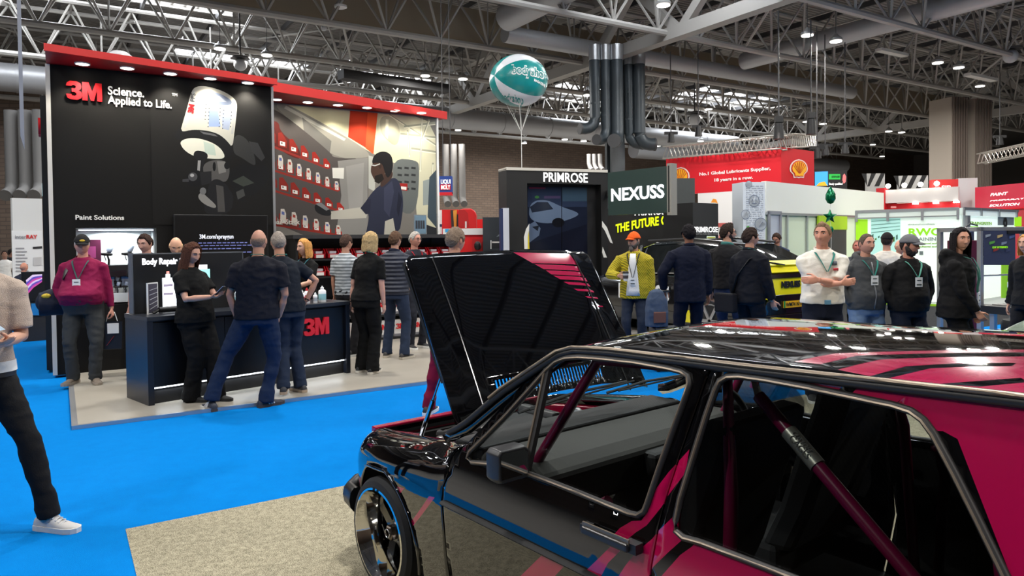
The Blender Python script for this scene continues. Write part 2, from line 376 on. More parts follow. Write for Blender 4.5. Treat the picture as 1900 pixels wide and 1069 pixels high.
# steel column with dark duct drops
cb = at(1146, 310, 27)
m = MB(); m.box((0, 0, 4.3), (.62, .12, 8.6)); m.box((0, .3, 4.3), (.62, .12, 8.6)); m.box((0, .15, 4.3), (.2, .3, 8.6)); m.box((0, .15, .06), (1, .8, .12))
o = m.obj('steel_column', M('slate_paint', (72, 78, 82), .5), kind='structure'); o.location = (cb.x, cb.y, 0); o.rotation_euler = (0, 0, HA)
DD = M('slate_duct', (62, 70, 76), .4, .2)
for (px, yb, r, dx, dy, lab) in ((1103, 240, .2, -1, -.35, 'elbow pointing left, leftmost of the dark drops on the column'), (1123, 262, .185, -.7, -.8, 'elbow open towards the viewer, second dark drop on the column'),
                                 (1144, 265, .235, -.35, -1, 'round open end, middle dark drop on the column'), (1166, 268, .17, .75, .3, 'elbow turned behind, fourth dark drop from the left on the column'), (1185, 268, .235, 1, .1, 'elbow pointing right, rightmost of the dark drops on the column')):
    p = at(px, 120, 26.2 if dy < -.3 else 26.9); zb = at(px, yb, p.y).z; d = Vector((dx, dy, 0)).normalized()
    t = thing('duct_drop', 'dark duct with ' + lab, 'duct', (p.x, p.y, zb))
    H = 8.75-zb
    arc = [Vector((0, 0, H)), Vector((0, 0, .42))] + [d*(.42*(1-math.cos(a))) + Vector((0, 0, .42-.42*math.sin(a))) for a in (.3, .6, .9, 1.2, 1.57)] + [d*.58]
    MB().tube(arc, r, 18, False).obj('pipe', DD, t, 40)
    MB().tube([Vector((0, 0, H-.55)), Vector((0, 0, H))], r*1.06, 18).obj('collar', ALU, t, 40)
    e = d*.56; MB().tube([e, e+d*.06], r*1.05, 18, True).obj('end_cap', DSTEEL, t, 40)
    for zz in (.9, 1.9, 2.9): MB().tube([Vector((0, 0, zz)), Vector((0, 0, zz+.05))], r*1.03, 18).obj('joint_band', DD, t, 40)
# wide ribbed column on the right
cb = at(1783, 300, 38); m = MB(); m.cur = 0
m.box((-.95, 0, 4.4), (1.1, 1.3, 8.8)); m.box((.75, 0, 4.4), (1.3, 1.3, 8.8)); m.cur = 1; m.box((-.15, .2, 4.4), (.5, 1, 8.8)); m.cur = 2
for k in range(6): m.tube([(-1.4+k*.18, -.7, 0), (-1.4+k*.18, -.7, 8.8)], .055, 8); m.tube([(.22+k*.21, -.7, 0), (.22+k*.21, -.7, 8.8)], .05, 8)
o = m.obj('ribbed_column', [M('warm_grey_cladding', (172, 162, 150), .7), M('shadow_gap', (30, 30, 30), .8), M('conduit_brown', (112, 100, 92), .6)], kind='structure', sm=40); o.location = (cb.x, cb.y, 0); o.rotation_euler = (0, 0, .35)
# pipes on the far brick wall
def wallpipes(px, top, bot, Y, n, dx, label):
    for k in range(n):
        p = at(px+k*dx, 300, Y); zt = at(px, top, Y).z; zb = at(px, bot, Y).z; r = dx*.42*Y/F_
        t = MB().tube([(p.x, p.y, zt), (p.x, p.y, zb+.5), (p.x+.05, p.y-.15, zb+.2), (p.x+.15, p.y-.6, zb)], r, 12).obj('wall_pipe', M('pale_pipe', (108, 106, 104), .7), sm=40)
        tag(t, label % ('first', 'second', 'third', 'fourth')[k], 'pipe')
wallpipes(827, 268, 380, 44, 3, 15, '%s from the left of the grey pipes on the brick wall beside the red canopy')
wallpipes(1093, 286, 318, 46, 3, 10, '%s from the left of the grey pipes behind the black tower')
wallpipes(22, 205, 365, 26, 3, 26, '%s from the left of the pale pipes at the left edge')
m = MB(); p = at(10, 365, 29); q = at(120, 130, 29)
m.box(((p.x+q.x)/2-3, 29.2, 3.75), (12, .2, 7.5)); tag(m.obj('partition_wall', BRICK), 'brown brick partition behind the pale pipes at the left edge', 'wall')['kind'] = 'structure'
# lamps hanging from the roof
LAMP = M('lamp_glow', (255, 250, 240), .4, emit=9); LAMPB = M('lamp_housing', (175, 175, 175), .4, .3)
LP = [(1231, 10, 'at the top edge above the steel column'), (1498, 66, 'left of the pair under the big duct'), (1551, 77, 'right of the pair under the big duct'), (1740, 117, 'left of the pair at the upper right'), (1779, 126, 'right of the pair at the upper right'),
      (408, 91, 'above the middle of the first red canopy'), (495, 103, 'above the right end of the first red canopy'), (789, 141, 'left of the balloon above the long black bar'), (859, 147, 'just left of the balloon'), (1090, 177, 'just left of the dark duct drops'),
      (850, 242, 'below and left of the balloon'), (1048, 259, 'left of the two low lamps by the dark elbows'), (1083, 262, 'right of the two low lamps by the dark elbows'), (1496, 226, 'left of two small lamps above the shell sign'), (1527, 230, 'right of two small lamps above the shell sign'),
      (1315, 203, 'above the truss of the red lubricants stand'), (1649, 244, 'left of two far lamps near the ribbed column'), (1673, 246, 'right of two far lamps near the ribbed column'), (1220, 271, 'far lamp right of the dark duct drops'), (1300, 262, 'far lamp at the left end of the aluminium truss')]
def lamp(loc, label, lit=True, en=190):
    t = thing('hanging_lamp', label, 'lamp', loc)
    MB().lathe([(.17, .0), (.21, .03), (.2, .1), (.08, .2), (.05, .26)], 16).obj('housing', LAMPB, t, 40)
    MB().lathe([(.185, -.012), (.185, .0)], 16).obj('diffuser', LAMP, t, 40)
    MB().tube([(0, 0, .25), (0, 0, 10.4-loc[2])], .012, 5).obj('suspension_rod', DSTEEL, t)
    if lit: light('bulb', 'AREA', (0, 0, -.03), en, (1, .96, .9), .42, parent=t)
    return t
for (px, py, wh) in LP:
    Y = (8.35-EYE)*F_/(446-py) if py < 200 else 38 + (py-200)*.12
    p = at(px, py, Y); lamp(p, 'small round hanging lamp ' + wh)
for i, (u, s) in enumerate([(-6, 3), (2, 3), (10, 3), (18, 3), (-6, 9), (3, 9.5), (11, 9.5), (19, 9.5), (27, 8), (-4, 16), (6, 16), (2, -5), (12, -5), (20, -4)]):   # the rest of the hall's lamps, above and behind the view
    lamp(hall(u, s, 8.35), 'round hanging lamp of the rows above the visitors', True, 330)['group'] = 'hanging lamps above the aisle'
for u, s in ((6, 38), (16, 40), (27, 41), (30, 28), (35, 16), (50, 30), (52, 10), (58, 34), (34, 8)):
    lamp(hall(u, s, 8.35), 'tiny round lamp of the far rows under the distant trusses', True, 420)['group'] = 'lamps of the far rows'
# domed cameras / speakers and other roof fittings
def dome(px, py, Y, r, label):
    p = at(px, py, Y); t = thing('ceiling_speaker', label, 'speaker', p)
    MB().ball((0, 0, 0), r, 16, 10).obj('globe', M('pale_dome', (190, 192, 195), .4), t, 60)
    MB().lathe([(r*1.5, r*.95), (r*1.5, r*1.15), (r*.6, r*1.35)], 16).obj('mounting_plate', DSTEEL, t, 40)
    MB().tube([(0, 0, r*1.3), (0, 0, 10.4-p.z)], .03, 6).obj('rod', DSTEEL, t)
dome(446, 120, 25, .22, 'grey globe speaker hanging above the first red canopy'); dome(1875, 104, 28, .27, 'white globe speaker hanging at the right edge')
dome(1289, 222, 36, .3, 'white globe speaker hanging near the red lubricants stand'); dome(601, 52, 24, .1, 'small camera dome on a rod above the second canopy')
p = at(632, 14, 23); tag(MB().lathe([(.05, .12), (.2, .06), (.2, 0), (.1, -.04)], 16, p).obj('smoke_detector', WHITE, sm=40), 'white round detector under the brown smoke curtain', 'detector')
p = at(222, 104, 9.6); p.z = 4.02; tag(MB().lathe([(.0, .24), (.09, .225), (.16, .17), (.19, .08), (.19, .0), (.0, .0)], 20, p).obj('dish_lamp', M('pale_dome', (190, 192, 195), .4)), 'pale dome showing above the left half of the first red canopy', 'lamp')
a = at(632, 138, 28); b = at(830, 166, 31.5); m = MB()
m.bar(a, b, .5, .35); tag(m.obj('cable_tray', M('black_mesh_tray', (38, 38, 40), .6)), 'long black bar hanging above the second red canopy', 'tray')
for (px, py, lab) in ((1655, 97, 'left'), (1820, 143, 'right')):
    a = at(px-25, py-5, 30); b = at(px+25, py+6, 31); tag(MB().bar(a, b, .3, .12).obj('strip_light', M('strip_lamp_white', (225, 225, 220), .5)), 'unlit white strip light under the roof, %s one of two' % lab, 'lamp')
# thin white banner hanging at the left edge
a = at(31, -120, 6); b = at(36, 262, 6); m = MB(); m.prism([(-.014, b.z+.12), (.02, b.z), (.02, a.z+1), (-.014, a.z+1)], lambda x, z, t: Vector((a.x+x+t*(a.x/6), 6+t, z)), 0, .5)
tag(m.obj('hanging_banner', M('banner_back', (150, 154, 165), .7)), 'narrow pale banner seen edge-on hanging at the left edge', 'banner')
# ================================================================== the big black and red stand
def BP(x, y, z=0): return A0 + HU*x + HV*y + Vector((0, 0, z))
def BPL(P): d = P-A0; return Vector((d.dot(HU), d.dot(HV), P.z))
def bth(name, label, cat, x, y, z=.04, rz=0, group=None): return thing(name, label, cat, BP(x, y, z), HA+rz, group)
def flatmat(i, rgb, rough=.55, emit=0): return M('print_%s_%d_%d_%d%s' % (i, *rgb, '_lit' if emit else ''), rgb, rough, emit=emit, spec=.2)
class Print:
    """flat printed sheet; polygons are read off the photograph and laid on the sheet's own plane"""
    def __init__(s, origin, rz, scale, off, base, emit=0, n=None):
        s.o = Vector(origin); s.x = Vector((math.cos(rz), math.sin(rz), 0)); s.n = Vector((-math.sin(rz), math.cos(rz), 0)); s.sc = scale; s.off = off
        s.mats = []; s.z = []; s.emit = emit; s.base = s.mi(base)
    def mi(s, rgb, e=None):
        m = flatmat('ink', rgb, .75, s.emit if e is None else e)
        if m not in s.mats: s.mats.append(m)
        return s.mats.index(m)
    def p(s, x, y):
        P = onplane(x/s.sc+s.off[0], y/s.sc+s.off[1], s.o, s.n) - s.o; return (P.dot(s.x), P.z)
    def poly(s, pts, rgb, e=None):
        if len(pts) > 5:
            for _ in range(2): pts = [q for a, b_ in zip(pts, pts[1:]+pts[:1]) for q in ((a[0]*.75+b_[0]*.25, a[1]*.75+b_[1]*.25), (a[0]*.25+b_[0]*.75, a[1]*.25+b_[1]*.75))]
        s.z.append(([s.p(*q) for q in pts], s.mi(rgb, e)))
    def disc(s, cx, cy, rx, ry, rgb, n=14, a0=0, e=None): s.poly([(cx+math.cos(a0+i*2*math.pi/n)*rx, cy+math.sin(a0+i*2*math.pi/n)*ry) for i in range(n)], rgb, e)
    def line(s, pts, wd, rgb, e=None):
        for a, b in zip(pts, pts[1:]):
            d = math.hypot(b[0]-a[0], b[1]-a[1]) or 1; nx, ny = -(b[1]-a[1])/d*wd/2, (b[0]-a[0])/d*wd/2
            s.poly([(a[0]+nx, a[1]+ny), (b[0]+nx, b[1]+ny), (b[0]-nx, b[1]-ny), (a[0]-nx, a[1]-ny)], rgb, e)
    def make(s, name, outline, parent, y=-.004):
        """outline in metres on the sheet; y = offset in front of the plane"""
        xs = [q[0] for q in outline]; zs = [q[1] for q in outline]; cl = lambda q: (min(max(q[0], min(xs)+.002), max(xs)-.002), min(max(q[1], min(zs)+.002), max(zs)-.002))
        vs, T, mi = cdt(outline, (), [([cl(q) for q in z], m) for z, m in s.z])
        mi = [m if m else s.base for m in mi]
        o = mesh_obj(name, [(a, y, b) for a, b in vs], T, s.mats, parent, mi); return o
def logo3m(name, x, z, h, mat, parent, y=-.03, ext=.03, mirror=1):
    """heavy red 3 and M joined together, h = letter height, standing at (x, z)"""
    W = h*.92; b = MB()
    def F(a, c, t): return Vector((x+a*h, y+t, z+c*h))
    three = [(0, .74), (.04, .9), (.18, 1), (.5, 1), (.68, .9), (.72, .74), (.68, .6), (.58, .52), (.7, .44), (.76, .28), (.7, .1), (.52, 0), (.2, 0), (.05, .08), (0, .28), (.24, .28), (.28, .2), (.4, .19), (.48, .25), (.48, .35), (.4, .42), (.26, .42), (.26, .6), (.4, .6), (.46, .66), (.46, .76), (.38, .81), (.3, .8), (.25, .74)]
    em = [(.76, 0), (.76, 1), (1.06, 1), (1.23, .5), (1.4, 1), (1.7, 1), (1.7, 0), (1.46, 0), (1.46, .62), (1.3, 0), (1.16, 0), (1.0, .62), (1.0, 0)]
    for P in (three, em):
        vs, T, _ = cdt(P); n = len(P)
        b.add([F(p, q, 0) for p, q in vs], T); b.add([F(p, q, ext) for p, q in P] + [F(p, q, 0) for p, q in P], [(i, (i+1) % n, n+(i+1) % n, n+i) for i in range(n)])
    return b.obj(name, mat, parent)
SIGNRED = M('sign_red', (226, 22, 32), .4); LED = M('led_white', (235, 245, 255), .4, emit=4); LETW = M('letter_white', (244, 242, 234), .5)
BWALL = M('black_fabric_wall', (24, 23, 22), .75, spec=.15); SHADERED = M('soffit_shade_red', (150, 20, 24), .45); FASRED = M('fascia_red', (205, 34, 30), .45)
PLAT = M('pale_vinyl', (160, 154, 143), .38, noise_=(2.2, .3, (148, 142, 132)))
# platform
b = MB(); b.span((0, 0, 0), (7.6, 9, .04)); t = bth('stand_platform', 'pale grey raised floor of the big black and red stand', 'platform', 0, 0, 0)
b.obj('deck', PLAT, t); MB().span((-.05, -.03, 0), (7.6, 0, .039)).span((-.05, 0, 0), (0, 9, .039)).obj('edge_trim', ALU, t)
# wall with the spray gun picture ------------------------------------------------
WX0, WX1, WY, WZ = -.16, 2.54, 3.1, 3.95
t = bth('graphic_wall', 'tall black stand wall printed with a spray gun picture', 'wall', WX0, WY); o0 = BP(WX0, WY, .04); Z = WZ-.04; Wd = WX1-WX0
nz0, nz1, nx0, nx1 = .86, 1.86, .235, 1.16
b = MB(); b.span((0, 0, 0), (nx0, .2, Z)).span((nx1, 0, 0), (Wd, .2, Z)).span((nx0, 0, 0), (nx1, .2, nz0)).span((nx0, 0, nz1), (nx1, .2, Z)); b.obj('wall_panel', BWALL, t)
MB().span((-.05, -.012, 0), (0, .35, Z)).obj('end_trim', M('pale_trim', (208, 204, 196), .5), t)
MB().span((Wd, -.015, 0), (Wd+.035, .2, Z)).obj('edge_strip', ALU, t)
p = Print(o0, HA, 2.969, (0, 60), (23, 22, 21))
p.poly([(1290, 560), (1350, 575), (1390, 640), (1412, 725), (1395, 735), (1330, 690), (1280, 665)], (52, 52, 51)); p.poly([(1370, 600), (1420, 610), (1460, 690), (1440, 710), (1390, 660)], (54, 54, 54))
p.poly([(1245, 780), (1330, 715), (1410, 745), (1470, 720), (1490, 800), (1440, 860), (1390, 905), (1350, 900), (1345, 932), (1305, 930), (1285, 860)], (22, 22, 23))
p.poly([(1280, 820), (1340, 790), (1400, 830), (1340, 850)], (58, 62, 56)); p.poly([(1300, 880), (1340, 862), (1350, 900), (1310, 922)], (66, 66, 64))
p.poly([(1055, 320), (1085, 297), (1140, 297), (1225, 322), (1285, 358), (1307, 392), (1303, 450), (1290, 560), (1280, 640), (1230, 585), (1150, 548), (1060, 540), (990, 565), (1000, 520), (1030, 420)], (184, 182, 170))
p.poly([(1055, 330), (1075, 310), (1060, 420), (1030, 520), (1003, 535), (1030, 420)], (176, 178, 176)); p.poly([(1290, 400), (1303, 400), (1285, 560), (1272, 560)], (170, 170, 166))
p.poly([(1108, 335), (1150, 322), (1225, 342), (1280, 378), (1272, 402), (1215, 402), (1150, 382), (1115, 358)], (112, 122, 142)); p.poly([(1140, 342), (1210, 352), (1250, 385), (1190, 380)], (150, 156, 166))
p.poly([(1150, 425), (1200, 432), (1215, 520), (1150, 520)], (136, 154, 190)); p.poly([(1222, 430), (1278, 440), (1262, 540), (1224, 532)], (152, 162, 182))
for (cx, y0, n_) in ((1135, 400, 5), (1152, 420, 6), (1213, 420, 6), (1232, 430, 6), (1275, 440, 5)):
    for k in range(n_): p.disc(cx-k*1.2, y0+k*20, 3.2, 3.6, (46, 48, 54), 6)
p.poly([(960, 580), (975, 535), (1000, 530), (1003, 550), (1060, 535), (1150, 542), (1218, 566), (1275, 625), (1285, 662), (1255, 695), (1228, 692), (1212, 632), (1150, 596), (1060, 576), (985, 595)], (22, 22, 24))
p.poly([(1100, 545), (1180, 560), (1200, 575), (1120, 560)], (86, 86, 88))
p.poly([(988, 598), (1060, 578), (1150, 598), (1212, 634), (1240, 680), (1228, 697), (1180, 698), (1100, 690), (1050, 675), (1005, 640)], (216, 214, 198)); p.poly([(1120, 600), (1180, 620), (1190, 680), (1130, 670)], (186, 200, 186))
p.poly([(1065, 665), (1085, 648), (1140, 662), (1147, 692), (1122, 706), (1118, 775), (1080, 775), (1088, 702), (1068, 692)], (26, 26, 28)); p.poly([(1090, 706), (1106, 706), (1100, 770), (1086, 770)], (150, 148, 146))
p.poly([(1120, 720), (1200, 698), (1262, 720), (1265, 790), (1240, 832), (1190, 802), (1150, 832), (1150, 780), (1118, 780)], (84, 82, 80)); p.poly([(1195, 710), (1240, 712), (1245, 770), (1205, 780)], (122, 120, 116)); p.disc(1250, 735, 16, 20, (24, 24, 26))
p.disc(1078, 806, 50, 47, (20, 20, 22), 18); p.disc(1062, 796, 26, 24, (70, 70, 72)); p.disc(1058, 788, 12, 10, (160, 160, 160), 8); p.poly([(1005, 810), (1040, 806), (1040, 824), (1005, 824)], (60, 60, 62)); p.poly([(1100, 770), (1165, 765), (1165, 830), (1110, 845)], (34, 34, 36))
p.poly([(1150, 832), (1190, 802), (1245, 832), (1262, 865), (1290, 905), (1270, 1003), (1130, 1003), (1122, 960), (1140, 900)], (30, 30, 32)); p.poly([(1190, 840), (1230, 850), (1240, 990), (1200, 990)], (72, 70, 68))
p.poly([(1085, 905), (1112, 876), (1132, 900), (1195, 955), (1182, 972), (1120, 946)], (132, 130, 126)); p.disc(1118, 875, 18, 20, (110, 110, 110)); p.disc(1180, 740, 9, 26, (18, 18, 20))
X = lambda px, py: p.p(px*2.969, (py-60)*2.969)
p.make('printed_picture', [(1.12, 1.9), (Wd-.01, 1.9), (Wd-.01, Z-.02), (1.12, Z-.02)], t)
x, z = X(123, 184); logo3m('raised_logo', x, z, X(123, 150)[1]-z, SIGNRED, t)
def FT(s, px0, py0, px1, py1, mat, bold, par, d=-.012):
    (a_, b_), (c_, d_) = X(px0, py0), X(px1, py1); z0_ = b_; cap_ = X(px0, py1)[1]-b_
    return fit_text('lettering', s, a_, z0_, c_, z0_+cap_, mat, par, d, bold)
FT('Science.', 200, 175, 267, 160, LETW, .004, t); FT('Applied to Life.', 200, 192, 318, 177.5, LETW, .004, t); x, z = X(319, 186); text('lettering', 'TM', (x, -.012, z+.06), (1, 0, 0), (0, 0, 1), .05, LETW, t)
FT('Paint Solutions', 140, 407.5, 230, 399, LETW, .003, t)
x, z = X(358, 203); rd = flatmat('ink', (200, 30, 36)); text('lettering', '3M', (x, -.008, z-.06), (.15, 0, 1), (-1, 0, .15), .1, rd, t, .002, .004); text('lettering', 'PPS', (x+.02, -.008, z+.1), (.15, 0, 1), (-1, 0, .15), .08, flatmat('ink', (60, 60, 64)), t, .002)
# niche with LED light and shelves
NW = M('niche_white', (205, 212, 214), .5); b = MB()
b.span((nx0, .2, nz0), (nx1, .45, nz0+.02)).span((nx0, .2, nz1-.02), (nx1, .45, nz1)).span((nx0, .43, nz0), (nx1, .45, nz1)).span((nx0, .2, nz0), (nx0+.02, .45, nz1)).span((nx1-.02, .2, nz0), (nx1, .45, nz1)); b.obj('niche_lining', NW, t)
MB().span((nx0+.03, .05, nz1-.035), (nx1-.03, .08, nz1-.022)).obj('led_strip', LED, t); light('niche_light', 'AREA', ((nx0+nx1)/2, .2, nz1-.06), 16, (.95, 1, 1), .5, parent=t)
MB().span((nx0, .03, 1.30), (nx1, .43, 1.37)).obj('shelf', BLACK, t); MB().span((nx0+.02, .06, nz0+.02), (nx1-.02, .42, nz0+.14)).obj('shelf', NW, t)
def spray_gun(x, y, z, k, label, group=None, rz=0):
    g = thing('spray_gun', label, 'spray gun', BP(WX0+x, WY+y, .04+z), HA+rz, group)
    MB().tube([(0, 0, 0), (.005, .0, .06), (-.01, 0, .13)], [.014*k*10, .014*k*10, .02*k*10], 8, flat=(1, .6)).obj('handle', BLACK, g, 50)
    b = MB(); s = k*10; b.tube([(-.09, 0, .15), (-.05, 0, .15), (.03, 0, .145), (.05, 0, .14)], [.016*s, .026*s, .024*s, .014*s], 8); b.tube([(-.03, 0, .06), (-.05, 0, .14)], .006*s, 5); b.obj('gun_body', BLACK, g, 50)
    MB().lathe([(.012*s, 0), (.036*s, .02), (.04*s, .09), (.036*s, .1), (.0, .1)], 12, (0, 0, .165), (.35, 0, 1)).obj('paint_cup', M('clear_cup', (190, 205, 225), .25), g, 50)
    g.scale = (k*10,)*3 if k != .1 else (1, 1, 1); return g
spray_gun(.60, .16, 1.37, .1, 'black spray gun with clear cup, left of two on the niche shelf'); spray_gun(.84, .16, 1.37, .1, 'black spray gun with clear cup, right of two on the niche shelf')
base = None
for i in range(12):
    xx = .6+(i % 6)*.095; yy = .12 if i < 6 else .28; zz = nz0+.14 + (0 if i < 6 else .06)
    if base is None: base = spray_gun(xx, yy, zz, .1, 'small black spray gun in the two rows at the bottom of the lit niche', 'spray guns at the bottom of the lit niche'); base.scale = (.55,)*3
    else: dup(base, BP(WX0+xx, WY+yy, .04+zz))
MB().span((.58, .22, nz0+.14), (1.12, .36, nz0+.2)).obj('shelf', NW, t)
for i, (xx, lab) in enumerate(((.62, 'left'), (.80, 'right'))):
    c = bth('paint_cup', 'clear paint cup with blue lid, %s one under the niche shelf' % lab, 'cup', WX0+xx, WY+.3, .04+nz0+.2)
    MB().lathe([(.04, 0), (.05, .02), (.055, .12), (.05, .12)], 14).obj('cup', M('clear_cup', (1, 1, 1)), c, 40); MB().lathe([(.058, .12), (.06, .15), (.02, .155)], 14).obj('lid', M('blue_plastic', (60, 110, 170), .4), c, 40)
c = bth('product_card', 'dark magenta card standing at the left of the niche shelf', 'card', WX0+nx0+.16, WY+.12, .04+1.37); MB().span((-.06, 0, 0), (.12, .015, .34)).obj('board', M('magenta_print', (92, 24, 62), .5), c); MB().span((-.03, -.003, .1), (.06, 0, .25)).obj('print', M('pink_print', (170, 70, 130), .5), c)
# dark screen beside the spray gun
s0 = onplane(322, 398, BP(0, WY-.115, 0), HV); s1 = onplane(499, 520, BP(0, WY-.115, 0), HV); L0 = BPL(s0); L1 = BPL(s1)
sw = L1.x-L0.x; sh = L0.z-L1.z
t2 = bth('display_screen', 'large dark screen reading 3M.com/spraygun on the black wall', 'screen', L0.x, WY-.115, L1.z)
MB().span((0, 0, 0), (sw, .1, sh)).obj('casing', BLACK, t2, bevel=.004); MB().span((.015, -.004, .015), (sw-.015, 0, sh-.015)).obj('glass_panel', M('dark_screen', (16, 16, 17), .3), t2)
SCRW = M('screen_text', (225, 228, 240), .5, emit=.8); SCRB = M('screen_text_blue', (120, 130, 200), .5, emit=.15)
def sx(px, py): P = BPL(onplane(px, py, BP(0, WY-.115, 0), HV)); return (P.x-L0.x, P.z-L1.z)
x, z = sx(370, 443); x1_ = sx(433, 443)[0]; fit_text('lettering', '3M.com/spraygun', x, z, x1_, z+.058, SCRW, t2, -.008, .002)
b = MB()
for (px, py, wd) in ((368, 452, .62), (372, 457, .62), (368, 463, .5), (378, 470, .62), (372, 474, .4)):
    x, z = sx(px, py); k = 0
    while k < wd: q = random.uniform(.03, .08); b.span((x+k, -.006, z), (x+k+q, -.004, z+.013)); k += q+.015
b.obj('small_print', SCRB, t2)
# low dark unit under the screen with a boxed product
t2 = bth('display_unit', 'black display unit under the dark screen', 'cabinet', 1.35, WY-.55); MB().span((0, 0, 0), (1.35, .5, 1.0)).obj('body', BLACK, t2, bevel=.004); MB().span((.02, .1, 1.0), (1.3, .5, 1.03)).obj('top', CHAR, t2)
t2 = bth('product_box', 'black and red product box standing on the display unit', 'box', 1.62, WY-.45, 1.07); MB().span((0, 0, 0), (.22, .08, .3)).obj('carton', BLACK, t2); MB().span((.01, -.003, .25), (.21, 0, .29)).obj('red_label', RED, t2); MB().box((.11, -.004, .12), (.12, .006, .1), 0, Matrix.Rotation(.5, 3, 'Y')).obj('picture', M('pale_print', (150, 145, 140), .5), t2)
# side light box on the left flank
t2 = bth('side_lightbox', 'side panel with glowing pictures on the left flank of the stand', 'panel', WX0-.12, WY+.5)
MB().span((0, 0, 0), (.1, 3.2, 3.6)).obj('frame', BLACK, t2); cols = [(200, 240, 245), (230, 230, 250), (190, 90, 220), (240, 250, 255), (150, 200, 230)]
for k in range(16):
    y = .15+random.random()*2.6; z = .3+k*.2; MB().prism([(y, z), (y+.3, z+.05), (y+.35, z+.16), (y+.1, z+.18)], lambda a, c, q: Vector((-.004-q, a, c)), 0, .002).obj('glowing_picture', M('glow_%d' % (k % 5), cols[k % 5], .5, emit=1.6), t2)
text('raised_logo', '3M', (-.02, 1.1, 3.2), (0, -1, 0), (0, 0, 1), .3, SIGNRED, t2, .02, .01)
# red wedge canopies with downlights
DL = M('downlight_glow', (255, 250, 235), .4, emit=14)
def canopy(x0, x1, y0, y1, yw, z, th, n, label, en):
    """soffit at height z reaching from the wall line yw forward to y0 (left end) and y1 (right end)"""
    t = bth('red_canopy', label, 'canopy', x0, yw, z); L = x1-x0; a = y0-yw; c = y1-yw
    MB().prism([(0, a), (L, c), (L, .3), (0, .3)], lambda x, y, q: Vector((x, y, q)), 0, th-.01).obj('soffit', SHADERED, t)  # soffit red is darkened to put the shade of the underside into its colour
    MB().add([(-.012, a-.012, -.02), (L+.012, c-.012, -.02), (L+.012, c-.012, th), (-.012, a-.012, th), (-.012, a+.03, -.02), (L+.012, c+.03, -.02), (L+.012, c+.03, th), (-.012, a+.03, th)], [(0, 1, 2, 3), (4, 7, 6, 5), (0, 3, 7, 4), (1, 5, 6, 2), (3, 2, 6, 7), (0, 4, 5, 1)]).obj('fascia', FASRED, t)
    for px, py in n:
        P = BPL(onz(px, py, z-.01)); x = P.x-x0; y = P.y-yw
        MB().lathe([(.075, -.012), (.075, .0)], 18, (x, y, 0)).obj('downlight', DL, t); MB().lathe([(.075, -.014), (.088, -.014), (.088, 0), (.075, 0)], 18, (x, y, 0), cap=False).obj('downlight_rim', WHITE, t)
        light('spot', 'SPOT', (x, y, -.05), en, (1, .93, .8), .05, spot=2.0, parent=t)
    return t
canopy(-.2, 2.56, 2.32, 2.86, WY, 3.955, .065, [(153, 119), (236, 127), (316, 137), (390, 146), (460, 154)], 'red angled canopy with five downlights over the spray gun wall', 50)
# wall with the van picture -------------------------------------------------------
VX0, VX1, VY = 2.5, 5.78, 4.25
t = bth('graphic_wall', 'tall printed wall showing a technician at a van full of red bins', 'wall', VX0, VY); o0 = BP(VX0, VY, .04); Wd = VX1-VX0
MB().span((0, .01, 0), (Wd, .2, Z)).obj('wall_panel', M('grey_backing', (150, 150, 150), .6), t); MB().span((Wd, -.02, 0), (Wd+.03, .2, Z)).obj('edge_strip', WHITE, t)
p = Print(o0, HA, 2.969, (480, 100), (118, 114, 108))
p.poly([(40, 255), (995, 330), (995, 700), (640, 560), (500, 470), (150, 280), (40, 270)], (212, 206, 168))
p.poly([(640, 330), (1000, 330), (1000, 1000), (860, 1000), (880, 600), (640, 555)], (198, 194, 166))
p.poly([(668, 340), (742, 346), (785, 420), (760, 520), (690, 460), (668, 420)], (166, 162, 140)); p.poly([(700, 360), (715, 362), (712, 470), (697, 455)], (206, 202, 178))
for a, b_ in (((720, 330), (980, 500)), ((800, 400), (980, 380)), ((780, 440), (980, 460)), ((840, 520), (980, 540)), ((900, 350), (890, 640)), ((820, 420), (830, 560)), ((940, 360), (900, 470)), ((960, 600), (950, 800))): p.line([a, b_], 10, (150, 150, 132)); p.line([(a[0], a[1]+9), (b_[0], b_[1]+9)], 5, (226, 222, 198))
p.poly([(905, 700), (940, 690), (948, 830), (905, 835)], (142, 150, 146)); p.poly([(940, 680), (980, 640), (980, 960), (930, 900)], (62, 74, 82)); p.poly([(890, 930), (980, 960), (980, 1000), (900, 1000)], (40, 42, 46))
p.poly([(503, 300), (602, 308), (590, 518), (492, 458)], (196, 58, 32)); p.poly([(600, 310), (655, 318), (632, 553), (588, 520)], (232, 84, 44))
p.poly([(100, 270), (150, 270), (500, 465), (615, 548), (600, 575), (400, 575), (100, 305)], (140, 137, 128)); p.poly([(150, 285), (480, 468), (470, 480), (140, 300)], (186, 184, 172)); p.poly([(240, 350), (400, 480), (390, 565), (250, 440)], (104, 102, 98))
p.poly([(40, 300), (110, 310), (400, 545), (410, 575), (605, 575), (600, 1000), (40, 1000)], (74, 69, 67)); p.poly([(435, 590), (600, 572), (600, 1000), (425, 1000), (455, 780)], (128, 126, 122)); p.poly([(480, 620), (580, 600), (570, 900), (500, 900)], (140, 138, 134))
p.poly([(40, 370), (110, 370), (118, 430), (230, 520), (230, 600), (40, 480)], (84, 30, 26)); p.poly([(405, 628), (470, 628), (468, 688), (408, 685)], (206, 204, 196))
